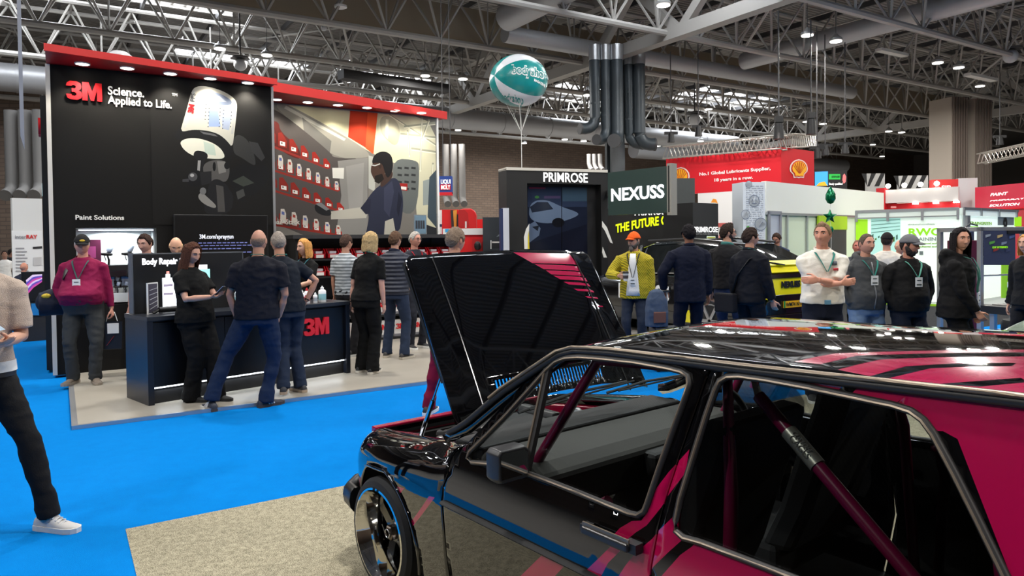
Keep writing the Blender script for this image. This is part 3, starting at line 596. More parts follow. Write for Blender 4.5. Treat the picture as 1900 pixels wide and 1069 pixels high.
for (x0, y0, x1, y1, n_, bt, hh) in ((70, 455, 375, 610, 6, 0, 62), (70, 600, 430, 740, 8, 1, 44), (75, 705, 450, 850, 7, 0, 56), (75, 905, 440, 985, 7, 2, 46)):
    p.line([(x0-30, y0+hh*.65), (x1+10, y1+hh*.35)], 12, (132, 42, 34))
    for k in range(n_):
        f = k/(n_-1); x = x0+(x1-x0)*f; y = y0+(y1-y0)*f; s = 1-.42*f; wd = (x1-x0)/n_*.86*(1.15-.3*f)
        p.poly([(x-wd*.5, y-hh*.9*s), (x-wd*.1, y-hh*.95*s), (x+wd*.5, y-hh*.1*s), (x+wd*.5, y+hh*.6*s), (x-wd*.5, y+hh*.4*s)], (118+k*6, 36, 28))
        if bt: p.poly([(x-wd*.3, y-hh*1.5*s), (x+wd*.1, y-hh*1.5*s), (x+wd*.3, y-hh*.9*s), (x+wd*.3, y), (x-wd*.35, y-hh*.1)], (196, 188, 178)); p.poly([(x-wd*.2, y-hh*1.2*s), (x+wd*.12, y-hh*1.1*s), (x+wd*.12, y-hh*.7*s), (x-wd*.2, y-hh*.8*s)], ((150, 60, 50), (90, 100, 150))[k % 2])
        p.poly([(x-wd*.28, y-hh*.1*s), (x+wd*.3, y+hh*.02), (x+wd*.3, y+hh*.42*s), (x-wd*.28, y+hh*.3*s)], (214, 208, 200)); p.poly([(x-wd*.15, y), (x, y+2), (x, y+hh*.2*s), (x-wd*.15, y+hh*.17*s)], (70, 60, 58))
p.poly([(740, 575), (870, 585), (887, 622), (872, 880), (775, 880), (740, 720)], (96, 100, 98))
for r in range(4):
    for k in range(3): x = 765+k*38; y = 622+r*38; p.poly([(x, y), (x+24, y+3), (x+23, y+15), (x-1, y+12)], (46, 48, 48))
p.poly([(778, 712), (820, 715), (818, 755), (778, 750)], (150, 34, 30)); p.poly([(784, 730), (814, 733), (813, 750), (784, 746)], (220, 216, 208)); p.poly([(605, 560), (645, 570), (640, 760), (605, 740)], (170, 170, 162))
p.poly([(590, 990), (612, 880), (568, 850), (600, 795), (640, 745), (680, 715), (740, 678), (775, 700), (798, 800), (790, 900), (772, 1000), (590, 1000)], (40, 43, 60)); p.poly([(690, 740), (735, 700), (745, 760), (720, 900), (690, 860)], (52, 55, 74)); p.poly([(770, 760), (790, 800), (770, 900), (760, 860)], (28, 30, 44))
p.poly([(672, 690), (715, 640), (740, 650), (735, 685), (690, 730), (668, 735)], (58, 42, 36)); p.poly([(622, 605), (650, 590), (695, 610), (697, 670), (668, 715), (640, 700), (622, 665), (616, 645)], (66, 46, 38))
p.poly([(622, 605), (632, 560), (668, 537), (712, 540), (738, 572), (740, 640), (712, 690), (696, 660), (680, 600), (640, 600)], (22, 20, 22)); p.poly([(640, 672), (680, 660), (690, 690), (662, 716), (638, 704)], (26, 20, 18)); p.disc(668, 618, 9, 16, (52, 36, 30), 8); p.line([(622, 612), (640, 616), (668, 606)], 6, (180, 180, 176))
p.poly([(398, 868), (560, 845), (602, 862), (592, 905), (398, 912)], (172, 168, 156)); p.poly([(560, 850), (600, 800), (620, 800), (612, 880), (590, 885)], (34, 36, 52)); p.poly([(305, 830), (350, 822), (402, 868), (396, 895), (350, 890), (312, 870)], (30, 30, 33)); p.poly([(312, 826), (345, 820), (390, 856), (372, 864)], (120, 120, 122))
p.poly([(696, 922), (740, 905), (757, 1000), (690, 1000)], (172, 168, 156))
X = lambda px, py: p.p((px-480)*2.969, (py-100)*2.969)
p.make('printed_picture', [(.02, .3), (Wd-.02, .3), (Wd-.02, Z-.02), (.02, Z-.02)], t, -.002)
FT('Repair Stack', 494, 416, 556, 407, M('letter_cream', (206, 200, 190), .5), .003, t)
canopy(2.56, 6.0, 3.3, 4.28, VY, 3.955, .12, [(513, 185), (571, 190), (627, 195), (681, 200), (733, 206), (782, 210)], 'red angled canopy with six downlights over the van picture wall', 38)
# service wall unit with red bins under the van picture ------------------------------
RB = M('bin_red', (186, 16, 30), .4); LAB = M('label_white', (225, 222, 218), .5)
t = bth('shelf_unit', 'dark shelf unit with a black top standing under the van picture', 'shelving', 3.0, 3.62); ux = 2.9
b = MB(); b.span((0, 0, 0), (.04, .55, 1.72)).span((ux-.04, 0, 0), (ux, .55, 1.72)).span((0, .52, 0), (ux, .55, 1.72)); b.obj('carcass', BLACK, t)
MB().span((-.05, -.06, 1.70), (ux+.05, .6, 1.76)).obj('worktop', CHAR, t)
for z in (.04, .42, 1.10, 1.38): MB().span((.04, .02, z-.03), (ux-.04, .52, z)).obj('shelf', BLACK, t)
def bin_(x, y, z, label, group):
    t = bth('storage_bin', label, 'storage bin', x, y, z, 0, group); w_, d, h = .2, .26, .16
    b = MB(); b.prism([(0, 0), (d, 0), (d, h), (.1, h), (0, h*.5)], lambda a, c, q: Vector((-w_/2+q*.012, a, c)), 0, 1); b.prism([(0, 0), (d, 0), (d, h), (.1, h), (0, h*.5)], lambda a, c, q: Vector((w_/2-q*.012, a, c)), 0, 1)
    b.span((-w_/2, 0, 0), (w_/2, d, .012)).span((-w_/2, 0, 0), (w_/2, .012, h*.5)).span((-w_/2, d-.012, 0), (w_/2, d, h)); b.obj('tub', RB, t)
    MB().span((-.06, -.004, .015), (.06, 0, .065)).obj('label_card', LAB, t); MB().span((-.05, .05, .012), (.06, .2, .12)).obj('contents', M('mixed_stock', (205, 200, 205), .5), t); return t
p0 = None
for r, z in enumerate((1.42, 1.14)):
    for k in range(12):
        xx = 3.17+k*.225
        if p0 is None: p0 = bin_(xx, 3.66, z+.0, 'red open-front bin with white card on the dark shelf unit', 'red bins on the shelf unit')
        else: dup(p0, BP(xx, 3.66, z))
t3 = bth('tablet_screen', 'pale blue lit tablet under the red bins behind the woman in black', 'screen', 4.0, 3.6, .86, 0); MB().span((0, 0, 0), (.42, .03, .27)).obj('casing', BLACK, t3); MB().span((.015, -.003, .015), (.405, 0, .255)).obj('display', M('tablet_glow', (176, 206, 226), .4, emit=.8), t3); MB().span((.1, 0, -.4), (.3, .03, 0)).obj('bracket', BLACK, t3)
bx = None
for r in range(2):
    for k in range(8):
        xx = 3.2+k*.32; z = .08+r*.0 if r == 0 else .46
        if bx is None:
            bx = bth('product_carton', 'white carton with red logo on the lower shelves of the dark unit', 'box', xx, 3.7, z, 0, 'cartons on the lower shelves'); MB().span((-.14, 0, 0), (.14, .3, .28)).obj('carton', LAB, bx); logo3m('printed_logo', -.11, .12, .09, SIGNRED, bx, -.006, .004); MB().span((-.14, -.003, 0), (.14, 0, .04)).obj('printed_band', M('band_grey', (130, 128, 132), .5), bx)
        else: dup(bx, BP(xx, 3.7, z))
t3 = bth('small_poster', 'small blue and grey poster card standing on the shelf unit top', 'poster', 5.05, 3.7, 1.80); MB().span((0, 0, 0), (.24, .02, .34)).obj('frame', ALU, t3); MB().span((.012, -.004, .012), (.228, 0, .328)).obj('print', M('poster_blue', (112, 140, 158), .5), t3); b = MB()
for k in range(4): b.span((.03+k*.045, -.007, .1), (.065+k*.045, -.004, .24))
b.obj('printed_figures', M('poster_dark', (50, 54, 62), .5), t3)
# counter --------------------------------------------------------------------------
CT = bth('service_counter', 'long dark navy counter with glowing strip and red logo', 'counter', .62, .45, .04, math.radians(14.3)); CL, CD, CH = 2.40, .62, .90
NAVY = M('navy_laminate', (20, 24, 34), .34); NAVYD = M('navy_panel', (8, 10, 16), .35)
MB().span((0, 0, 0), (.06, CD, CH-.04)).obj('end_panel', NAVY, CT, bevel=.003); MB().span((CL-.06, 0, 0), (CL, CD, CH-.04)).obj('end_panel', NAVY, CT, bevel=.003)
MB().span((0, -.005, CH-.045), (CL, CD+.02, CH)).obj('worktop', M('counter_top_grey', (38, 41, 48), .3), CT, bevel=.003)
for k in range(3): w_ = (CL-.12)/3; MB().span((.06+k*w_+.003, .045, .17), (.06+(k+1)*w_-.003, .075, CH-.07)).obj('front_panel', NAVYD, CT, bevel=.002)
MB().span((.06, .07, 0), (CL-.06, .1, CH-.05)).obj('core', BLACK, CT); MB().span((.06, .05, .155), (CL-.06, .062, .167)).obj('led_strip', LED, CT); MB().span((.06, .09, 0), (CL-.06, .12, .15)).obj('plinth', NAVYD, CT)
l = light('plinth_glow', 'AREA', (CL/2, .05, .14), 3, (.85, .93, 1), .5, parent=CT); l.data.shape = 'RECTANGLE'; l.data.size = CL-.2; l.data.size_y = .03; l.rotation_euler = (-.35, 0, 0)
logo3m('raised_logo', 1.76, .52, .205, M('logo_red', (214, 34, 48), .4), CT, .01, .03)
ca = HA+math.radians(14.3); CX = Vector((math.cos(ca), math.sin(ca), 0)); CYV = Vector((-math.sin(ca), math.cos(ca), 0)); C0 = BP(.62, .45, .04)
def CP(x, y, z=CH): return C0 + CX*x + CYV*y + Vector((0, 0, z))
t = thing('lightbox_sign', 'black light box sign reading Body Repair & OEM on the counter', 'sign', CP(.02, .44), ca)
SW, SH = 1.22, .64; MB().span((0, 0, .0), (SW, .11, SH)).obj('housing', M('sign_side', (96, 100, 106), .5), t); MB().span((.012, -.006, .008), (SW-.012, 0, SH-.012)).obj('face', M('sign_face', (24, 25, 27), .4), t)
fit_text('lettering', 'Body Repair & OEM', .10, .52, .70, .585, M('sign_letters', (250, 250, 255), .5, emit=2.2), t, -.01, .004, ext=.002)
GL = M('bottle_glow', (245, 250, 255), .5, emit=1.9); GT = M('bottle_teal', (150, 215, 210), .5, emit=1.1); GD = M('bottle_ink', (150, 140, 160), .5, emit=.8); GR = M('bottle_redcap', (245, 150, 140), .5, emit=1.2)
b = MB()
def bprint(x, w_, h):
    b.cur = 0; b.span((x, -.009, .03), (x+w_, -.007, .03+h)); b.cur = 0; b.span((x+w_*.3, -.009, .03+h), (x+w_*.7, -.007, .07+h)); b.cur = 3; b.span((x+w_*.38, -.0095, .07+h), (x+w_*.62, -.007, .1+h)); b.cur = 2; b.span((x+w_*.08, -.0102, .03+h*.45), (x+w_*.92, -.009, .03+h*.52)); b.span((x+w_*.1, -.0102, .03+h*.72), (x+w_*.9, -.009, .03+h*.8))
for x, w_, h in ((.30, .12, .34), (.425, .12, .36), (.55, .1, .36)): bprint(x, w_, h)
b.cur = 1; b.span((.66, -.009, .03), (.82, -.007, .45)); b.cur = 0; b.span((.69, -.009, .45), (.79, -.007, .5)); b.span((.67, -.0102, .1), (.81, -.009, .3))
b.obj('glowing_picture', [GL, GT, GD, GR], t)
t = thing('leaflet_stand', 'small upright printed card holder at the left end of the counter', 'card holder', CP(.12, .3), ca+.5); MB().span((0, 0, 0), (.15, .015, .33)).obj('frame', WHITE, t); MB().span((.012, -.003, .015), (.138, 0, .318)).obj('print', M('leaflet_dark', (66, 62, 78), .4), t); b = MB()
for k in range(5): b.bar((.02, -.004, .05+k*.05), (.13, -.004, .09+k*.045), .012, .003)
b.obj('printed_lines', M('leaflet_pale', (186, 186, 196), .4), t)
t = thing('paper_stack', 'white box of leaflets lying on the counter under the sign', 'leaflets', CP(.5, .18), ca); MB().span((0, 0, 0), (.24, .16, .05)).obj('paper_block', WHITE, t, bevel=.003); MB().span((.02, .02, .05), (.22, .14, .054)).obj('top_sheet', LAB, t)
t = thing('hand_tool', 'dark applicator gun lying on the counter below the lit bottles', 'tool', CP(.33, .3, CH), ca); MB().tube([(-.1, 0, .04), (.15, .02, .04)], .03, 10).obj('barrel', BLACK, t, 40); MB().tube([(-.1, 0, .04), (-.16, 0, .01)], .018, 8).obj('grip', BLACK, t, 40)
def bottle(x, y, h, r, mat, label, capm=None, cols=(150, 60, 70)):
    t = thing('product_bottle', label, 'bottle', CP(x, y), ca)
    MB().lathe([(r, 0), (r*1.04, .01), (r*1.04, h*.68), (r*.8, h*.75), (r*.4, h*.78), (r*.4, h*.84), (0, h*.84)], 16).obj('container', mat, t, 40); MB().lathe([(r*.48, h*.8), (r*.48, h*.9), (r*.2, h*.93), (r*.16, h), (0, h)], 12).obj('cap', capm or WHITE, t, 40)
    MB().lathe([(r*1.06, h*.15), (r*1.06, h*.52)], 16, cap=False).obj('label_band', M('label_%d' % cols[0], cols, .5), t, 40); return t
WB = M('white_plastic', (228, 230, 232), .35)
bottle(1.02, .12, .26, .04, WB, 'tall white pump bottle on the counter by the phone', cols=(150, 200, 205)); bottle(1.80, .1, .17, .032, WB, 'white bottle nearest the bald man on the counter', cols=(196, 90, 96)); bottle(1.9, .16, .19, .035, WB, 'white cartridge with red label in the row by the counter logo', RED, (206, 80, 90))
bottle(1.99, .12, .13, .026, WB, 'short white bottle between two tall ones above the logo', cols=(170, 180, 190)); bottle(2.1, .14, .2, .045, WB, 'broad white bottle with grey label right end of the row', cols=(150, 160, 172)); bottle(1.72, .2, .14, .03, WB, 'small white bottle at the back of the row', BLACK, (120, 130, 140))
# ================================================================== people
def sstep(a, b, x): t = np.clip((x-a)/(b-a), 0, 1); return t*t*(3-2*t)
HN, HM = 64, 56
def head_grid():
    i = np.arange(HM+1)[:, None]; j = np.arange(HN)[None, :]
    th = np.pi*i/HM - np.pi/2; az = 2*np.pi*j/HN
    nx = np.cos(th)*np.sin(az); ny = -np.cos(th)*np.cos(az); nz = np.sin(th)*np.ones_like(az)
    return nx, ny, nz
def head_faces():
    return [(i*HN+j, i*HN+(j+1) % HN, (i+1)*HN+(j+1) % HN, (i+1)*HN+j) for i in range(HM) for j in range(HN)]
HF = head_faces()
def head_points(fem=False, smile=0, fat=0):
    nx, ny, nz = head_grid(); x = nx*.0745; y = ny*.096; z = nz*.118; zn = nz
    lo = np.clip(-zn, 0, 1); jw = (.36 if fem else .26) - fat*.2
    x = x*(1-jw*lo**1.7); y = np.where(y > 0, y*(1-.42*lo), y*(1-.10*lo**2)); x = x*(1-.06*np.clip(zn, 0, 1)**2)
    fr = sstep(0, .035, -y); ax = np.abs(x); g = lambda u, s: np.exp(-(u/s)**2)
    tri = np.clip((.03-z)/.053, 0, 1)*sstep(-.038, -.024, z)
    d = -.023*g(x, .0105)*tri - .009*g(ax-.011, .008)*g(z+.026, .008)
    d += .011*g(ax-.031, .015)*g(z-.017, .012) - .006*g(ax-.03, .022)*g(z-.038, .009) - .005*g(ax-.045, .018)*g(z+.014, .02)
    zc = z - smile*ax*.35
    d += -.007*g(x, .023)*g(zc+.055, .0055) - .007*g(x, .02)*g(zc+.069, .006) + .004*g(x, .026)*g(zc+.0625, .0028) - .009*g(x, .02)*g(z+.1, .014) + .004*g(x, .03)*g(z+.084, .006)
    y = y + d*fr
    return np.stack([x, y, z], -1), np.stack([nx, ny, nz], -1), zc
def hairline(az):
    """height of the hairline round the head, az 0 = front, 180 = back"""
    return np.interp(az, [0, 30, 48, 62, 74, 84, 100, 112, 140, 180], [.088, .088, .072, .036, -.012, .005, .03, -.01, -.05, -.058])
def ik(a, t, l1, l2, pole):
    a = Vector(a); t = Vector(t); d = t-a; L = min(d.length, (l1+l2)*.995); d.normalize(); t = a+d*L
    c = (l1*l1+L*L-l2*l2)/(2*L); hgt = math.sqrt(max(0, l1*l1-c*c)); p = Vector(pole); p = p-d*p.dot(d)
    if p.length < 1e-4: p = Vector((0, 1, 0))
    p.normalize(); return a+d*c+p*hgt, t
def add_hand(b, w_, d, n, sd, curl=.5, k=1., spread=1., simple=False):
    """hand at wrist w_, pointing along d, palm facing n; sd = +1 when the thumb lies on the +(d x n) side"""
    d = Vector(d).normalized(); n = Vector(n); n = (n-d*n.dot(d)).normalized(); s = d.cross(n)*sd; w_ = Vector(w_)
    b.tube([w_-d*.03*k, w_+d*.01*k, w_+d*.05*k, w_+d*.088*k], [.024*k, .03*k, .041*k, .039*k], 10, flat=(1, .42) if abs(frame(d)[0].dot(s)) > .7 else (.42, 1))
    if simple: b.ball(w_+d*.1*k, .036*k, 8, 6); return
    for i, (o_, L, r) in enumerate(((.029, .074, .0086), (.010, .082, .009), (-.010, .077, .0087), (-.028, .06, .0078))):
        p = w_ + d*.08*k + s*o_*k; pts = [w_+d*.03*k+s*o_*.8*k, p]; a = .12
        for q, f in enumerate((.42, .32, .26)):
            a += curl*(.55 if q == 0 else .8); dr = d*math.cos(a)+n*math.sin(a)+s*(o_*1.2*spread); pts.append(pts[-1]+dr.normalized()*L*f*k)
        b.tube(pts, [.011*k, .0105*k, r*k, r*.92*k, r*.75*k], 7)
    p = w_+d*.022*k+s*.028*k; q = p+(d*.62+s*.62+n*.35).normalized()*.042*k; e = q+(d*.85+s*.15+n*.55).normalized()*.032*k; f = e+(d*.9-s*.05+n*.5).normalized()*.024*k
    b.tube([w_+d*.005*k+s*.012*k, p, q, e, f], [.014*k, .014*k, .0115*k, .0105*k, .008*k], 7)
SKINS = {}
def skin_m(rgb): return M('skin_%d_%d_%d' % rgb, rgb, .5, spec=.35, noise_=(22, .35, tuple(int(v*.94) for v in rgb)))
def cloth(name, rgb, bump=(70, .12), rough=.85): return M(name, rgb, rough, spec=.2, bump=bump)
LEV_M = [(.86, .168, .126), (.93, .176, .128), (1.0, .172, .124), (1.08, .160, .118), (1.2, .158, .118), (1.32, .170, .124), (1.40, .172, .114), (1.45, .145, .096), (1.49, .098, .078), (1.525, .066, .066)]
LEV_F = [(.86, .178, .130), (.93, .184, .134), (1.0, .170, .126), (1.1, .140, .106), (1.2, .140, .108), (1.3, .152, .132), (1.38, .150, .110), (1.44, .130, .090), (1.485, .084, .074), (1.525, .056, .058)]
PSEED = [0]
def person(label, x, y, rz, h=1.78, z=0., skin=(206, 160, 136), fem=False, w=1., sh=1., belly=0., lean=(0, 0), head=(0, 0), feet=None, R=None, L=None, hair=None, beard=None, cap=None,
           top=None, legs=None, shoes=None, lan=None, badge=None, glasses=None, smile=0, vox=.0075, group=None, fat=0, belt=None, watch=None, tuck=False, sole=(225, 225, 222), hand_detail=True, brow=(60, 45, 36)):
    PSEED[0] += 1; sd = PSEED[0]; k = h/1.78; V = lambda *a: Vector(a)*k
    root = thing('person', label, 'person', (x, y, z), rz, group); ldx, ldy = lean
    LV = LEV_F if fem else LEV_M; zs = [l[0] for l in LV]
    def T(zz, off=0.):
        """centre and half axes of the clothed trunk at height zz (unit height 1.78)"""
        a = np.interp(zz, zs, [l[1] for l in LV])*(w if zz < 1.36 else 1+(w-1)*.5)*(sh if zz > 1.15 else 1+(sh-1)*.4) + off
        b_ = np.interp(zz, zs, [l[2] for l in LV])*w + off; bel = belly*math.exp(-((zz-1.08)/.13)**2)
        f = max(0., min(1., (zz-.95)/.55)); return ldx*f, ldy*f - bel*.62, a+bel*.25, b_+bel*.62
    def tp(xx, zz, off=.0, front=True):
        cx, cy, a, b_ = T(zz, off); q = math.sqrt(max(0., 1-((xx-cx)/a)**2)); return V(xx, cy + (-b_*q if front else b_*q), zz)
    def ring(zz, off=0., n=24):
        cx, cy, a, b_ = T(zz, off); out = []
        for j in range(n):
            t = 2*math.pi*j/n; c, s_ = math.cos(t), math.sin(t); e = .95
            out.append(V(cx+a*math.copysign(abs(c)**e, c), cy+b_*math.copysign(abs(s_)**e, s_), zz))
        return out
    def patch(name, x0, x1, z0, z1, mat, off=.014, front=True, nx=6, nz=8, fx=None):
        rows = []
        for i in range(nz+1):
            zz = z0+(z1-z0)*i/nz; a, b_ = (x0, x1) if fx is None else fx(i/nz, x0, x1)
            rows.append([tp(a+(b_-a)*j/nx, zz, off, front) for j in range(nx+1)])
        vs = [p for r in rows for p in r]; fs = [(i*(nx+1)+j, i*(nx+1)+j+1, (i+1)*(nx+1)+j+1, (i+1)*(nx+1)+j) for i in range(nz) for j in range(nx)]
        o = mesh_obj(name, vs, fs, mat, root, sm=60); m_ = o.modifiers.new('thick', 'SOLIDIFY'); m_.thickness = .006; m_.offset = 0; return o
    feet = feet or ((-.11, -.02, -.15), (.11, -.02, .15))
    nb = V(ldx, ldy, 1.5); S = [V(ldx-.186*sh*(.88 if fem else 1), ldy, 1.412), V(ldx+.186*sh*(.88 if fem else 1), ldy, 1.412)]
    hip = [V(-.088*w, 0, .93), V(.088*w, 0, .93)]
    # legs
    knees = []; ank = []
    for i in (0, 1):
        fx_, fy_, fa = feet[i][:3]; lift = feet[i][3] if len(feet[i]) > 3 else 0
        a_ = V(fx_, fy_, .085+lift); kn, a_ = ik(hip[i], a_, .435*k, .43*k, (math.sin(fa)*1.0, -math.cos(fa), 0)); knees.append(kn); ank.append(a_)
    # arms: target, pole, palm normal, curl
    dflt = ((-.27, .0, .80), (-.3, 1, 0), (1, 0, 0), .45)
    arms = []
    for i, a in enumerate((R, L)):
        sg = -1 if i == 0 else 1
        if a is None or a == 'hang': a = ((sg*(.17*sh+.07*w), -.02, .80), (sg*.3, 1, 0), (-sg, .1, 0), .45)
        elif a == 'pocket': a = ((sg*(.155*w), -.05-belly*.15, .93), (sg*1, .5, 0), (0, 0, -1), 'x', (-sg*.42, .0, -1))
        elif a == 'back': a = ((sg*.06, .19, .96), (sg*1, .3, 0), (0, 1, 0), .5)
        t, pole, n, curl = a[:4]; t = V(*t) + V(ldx*.5, ldy*.5, 0)*(1 if t[2] > 1 else 0); el, wr_ = ik(S[i], t, .285*k, .255*k, pole); arms.append((S[i], el, wr_, n, curl, a[4] if len(a) > 4 else None))
    # head
    hk = k**.6; HC = nb + V(0, -.03, 0) + Vector((0, 0, .162*hk)); HMx = Matrix.Translation(HC) @ Matrix.Rotation(head[0], 4, 'Z') @ Matrix.Rotation(head[1], 4, 'X') @ Matrix.Rotation(head[2] if len(head) > 2 else 0, 4, 'Y') @ Matrix.Scale(hk, 4)
    sk = skin_m(skin)
    # the body: one merged skin
    b = MB(); b.loft([ring(zz, -.022) for zz in (.88, 1.0, 1.1, 1.2, 1.3, 1.4, 1.45, 1.49, 1.52)])
    b.tube([nb-V(0, -.01, .07), nb+V(0, -.006, .02), HC+V(0, .015, -.03)], [.062*k*(.82 if fem else 1), .056*k*(.8 if fem else 1), .052*k*(.85 if fem else 1)], 14)
    for i in (0, 1):
        b.tube([hip[i]+V(0, 0, .02), hip[i].lerp(knees[i], .5), knees[i], knees[i].lerp(ank[i], .4), ank[i], ank[i]-V(0, 0, .04)], [.07*k, .062*k, .045*k, .042*k, .03*k, .03*k], 10)
        s_, el, wr_, n, curl, hd = arms[i]; d = (wr_-el).normalized()
        b.ball(s_, .038*k, 10, 8); b.tube([s_, s_.lerp(el, .5), el, el.lerp(wr_, .35), wr_], [.04*k*w**.5, .045*k*w**.5, .036*k, .037*k, .025*k], 10); b.ball(el, .036*k, 8, 6)
        hdir = Vector(hd).normalized() if hd else d
        add_hand(b, wr_, hdir, n, 1 if i == 0 else -1, 0 if curl == 'x' else curl, k*(.9 if fem else 1), simple=(curl == 'x' or not hand_detail))
    me = bake(b, vox, 2, .4, 'person_body'); nb_v = len(me.vertices)
    P, N, zc = head_points(fem, smile, fat); n0 = P.reshape(-1, 3); vs = [HMx @ Vector(p) for p in n0]
    midx = []
    zf = zc.ravel(); xf = n0[:, 0]; yf = n0[:, 1]
    for f in HF:
        i = f[0]; q = f[2]; cx = (xf[i]+xf[q])/2; cz = (zf[i]+zf[q])/2; cy = yf[i]; m_ = 0
        if cy < -.05:
            if abs(cx) < .025 and -.074 < cz < -.05: m_ = 1
            if smile and abs(cx) < .02*smile+.004 and -.0675 < cz < -.0575: m_ = 2
        midx.append(m_)
    hb = MB(); hb.add(vs, HF); hb.m = midx
    for sgn in (-1, 1):
        e = MB(); e.ball((0, 0, 0), (.009, .019, .031), 10, 8); hb.cur = 0; hb.add([HMx @ (Vector((sgn*.072, .012, 0)) + Matrix.Rotation(sgn*.35, 3, 'Z') @ Vector(q)) for q in e.v], e.f)
    hm = hb.mesh('h'); bm = bmesh.new(); bm.from_mesh(me); bm.from_mesh(hm); bm.to_mesh(me); bm.free(); bpy.data.meshes.remove(hm)
    me.polygons.foreach_set('use_smooth', [True]*len(me.polygons))
    lipc = tuple(int(a*f) for a, f in zip(skin, (.86, .62, .62) if not fem else (.9, .55, .58)))
    body = obj_me('body', me, [sk, M('lips_%d_%d' % skin[:2], lipc, .4), M('teeth', (236, 230, 220), .3)], root)
    for sgn in (-1, 1):
        e = MB(); e.ball((sgn*.031, -.0665, .0165), (.0135, .0125, .0095), 12, 8); e.cur = 1; e.ball((sgn*.031, -.0745, .0165), (.006, .006, .006), 10, 6); e.v = [tuple(HMx @ Vector(q)) for q in e.v]; e.obj('eye', [M('eye_white', (214, 208, 202), .3), M('iris_dark', (40, 30, 26), .2)], root, 60)
        e = MB(); e.tube([HMx @ Vector(q) for q in ((sgn*.014, -.094, .035), (sgn*.03, -.092, .041), (sgn*.048, -.078, .036))], [.0042, .0048, .003], 6); e.obj('eyebrow', M('brow_%d' % brow[0], brow, .9), root, 60)
    def shell(name, mask, th, mat, noise_amp=.25, sub=-.007, freq=60):
        off = sub+(th-sub)*mask; Q = P + N*off[..., None]; q = Q.reshape(-1, 3); mk = mask.ravel()
        q2 = [HMx @ (Vector(p) + Vector(N.reshape(-1, 3)[i])*(th*noise_amp*mk[i]*noise.noise((p[0]*freq+sd, p[1]*freq, p[2]*freq*.6)))) for i, p in enumerate(q)]
        keep = [f for f in HF if max(mk[i] for i in f) > .02]
        return mesh_obj(name, q2, keep, mat, root, sm=75)
    nx, ny, nz = head_grid(); az = np.degrees(np.arctan2(np.abs(nx), -ny)); Pz = P[..., 2]
    if hair:
        hc = M('hair_%d_%d_%d' % hair['c'], hair['c'], .8, spec=.12, bump=(90, .5), noise_=(45, .3, tuple(min(255, int(v*hair.get('v', 1.35))) for v in hair['c'])))
        th = hair.get('t', .014); mask = sstep(-.008, .008, Pz-hairline(az)-hair.get('up', 0))
        if hair.get('bald'): mask = mask*(1-sstep(.035, .06, Pz+.02*np.clip(az/180, 0, 1)))
        thick = th*(1 + hair.get('topv', .5)*np.clip(Pz/.1, 0, 1)) if not hair.get('bald') else th
        shell('hair', mask, th, hc, hair.get('n', .5))
        if hair.get('top'):                                              # a raised tuft / quiff over the forehead
            mk2 = sstep(.07, .1, Pz)*sstep(110, 40, az); shell('quiff', mk2, hair['top'], hc, .7, freq=40)
        if hair.get('len'):
            Lz = -hair['len']; A0_, A1_ = hair.get('arc', (68, 292)); rows = []; nn = 40
            for i in range(9):
                f = i/8; zz = .075+(Lz-.075)*f; rad = np.interp(f, [0, .25, .5, .8, 1], [1.0, 1.1, 1.08, 1.12, 1.05]); fw = hair.get('fwd', 0)*f
                o_ = []; in_ = []
                for j in range(nn+1):
                    a = math.radians(A0_+(A1_-A0_)*j/nn); wv = 1+.035*math.sin(a*19+sd)+.025*math.sin(a*31+f*4) + .02*math.sin(f*9+a*5)*f
                    ed = min(1, min(j, nn-j)/4+.15); px_, py_ = math.sin(a)*.083*rad*wv, -math.cos(a)*.103*rad*wv
                    o_.append(HMx @ Vector((px_*(1+.0*ed), py_-fw, zz))); in_.append(HMx @ Vector((px_*(1-.2*ed), py_*(1-.2*ed)-fw, zz)))
                rows.append(o_+in_[::-1])
            hb = MB(); hb.loft(rows); hb.obj('long_hair', hc, root, 80)
    if beard:
        bc = M('beard_%d_%d_%d' % beard['c'], beard['c'], .8, bump=(120, .4)); x_ = np.abs(P[..., 0])
        bl = np.interp(az, [0, 12, 25, 45, 65, 80], [-.043, -.044, -.052, -.06, -.035, .0]); mk = sstep(.004, -.006, Pz-bl)*sstep(105, 92, az); mk = mk*(1-((np.abs(P[..., 0]) < .023) & (zc > -.073) & (zc < -.052) & (P[..., 1] < -.05)))*(1-((np.abs(P[..., 0]) < .016) & (Pz > -.044)))
        shell('beard', mk, beard.get('t', .007), bc, .5)
        if beard.get('drop'): MB().ball(HMx @ Vector((0, -.07, -.112)), (.032*hk, .03*hk, .04*hk), 12, 8).obj('beard_tip', bc, root, 80)
    if cap:
        cm = cloth('cap_%d_%d_%d' % cap['c'], cap['c']); mk = sstep(.036, .042, Pz-.012*np.clip(az/180, 0, 1)*-1); shell('cap_crown', mk, .02, cm, .1)
        if cap.get('brim', True):
            bb = MB(); rows = []
            for i in range(5):
                f = i/4; rows.append([HMx @ Vector((.074*math.sin(t)*(1-.08*f), -.085*math.cos(t)*1-.075*f*math.cos(t)**.6 - .012, .05-.022*f*f-.016*math.sin(t)**2)) for t in np.linspace(-1.25, 1.25, 13)])
            vs = [q for r in rows for q in r]; fs = [(i*13+j, i*13+j+1, (i+1)*13+j+1, (i+1)*13+j) for i in range(4) for j in range(12)]
            o = mesh_obj('cap_brim', vs, fs, cloth('brim_%d_%d' % cap.get('b', cap['c'])[:2], cap.get('b', cap['c'])), root, sm=60); m_ = o.modifiers.new('thick', 'SOLIDIFY'); m_.thickness = .005
        if cap.get('logo'): MB().ball(HMx @ Vector((0, -.112, .068)), (.03*hk, .006, .014*hk), 12, 6).obj('cap_badge', M('cap_badge', cap['logo'], .5), root, 60)
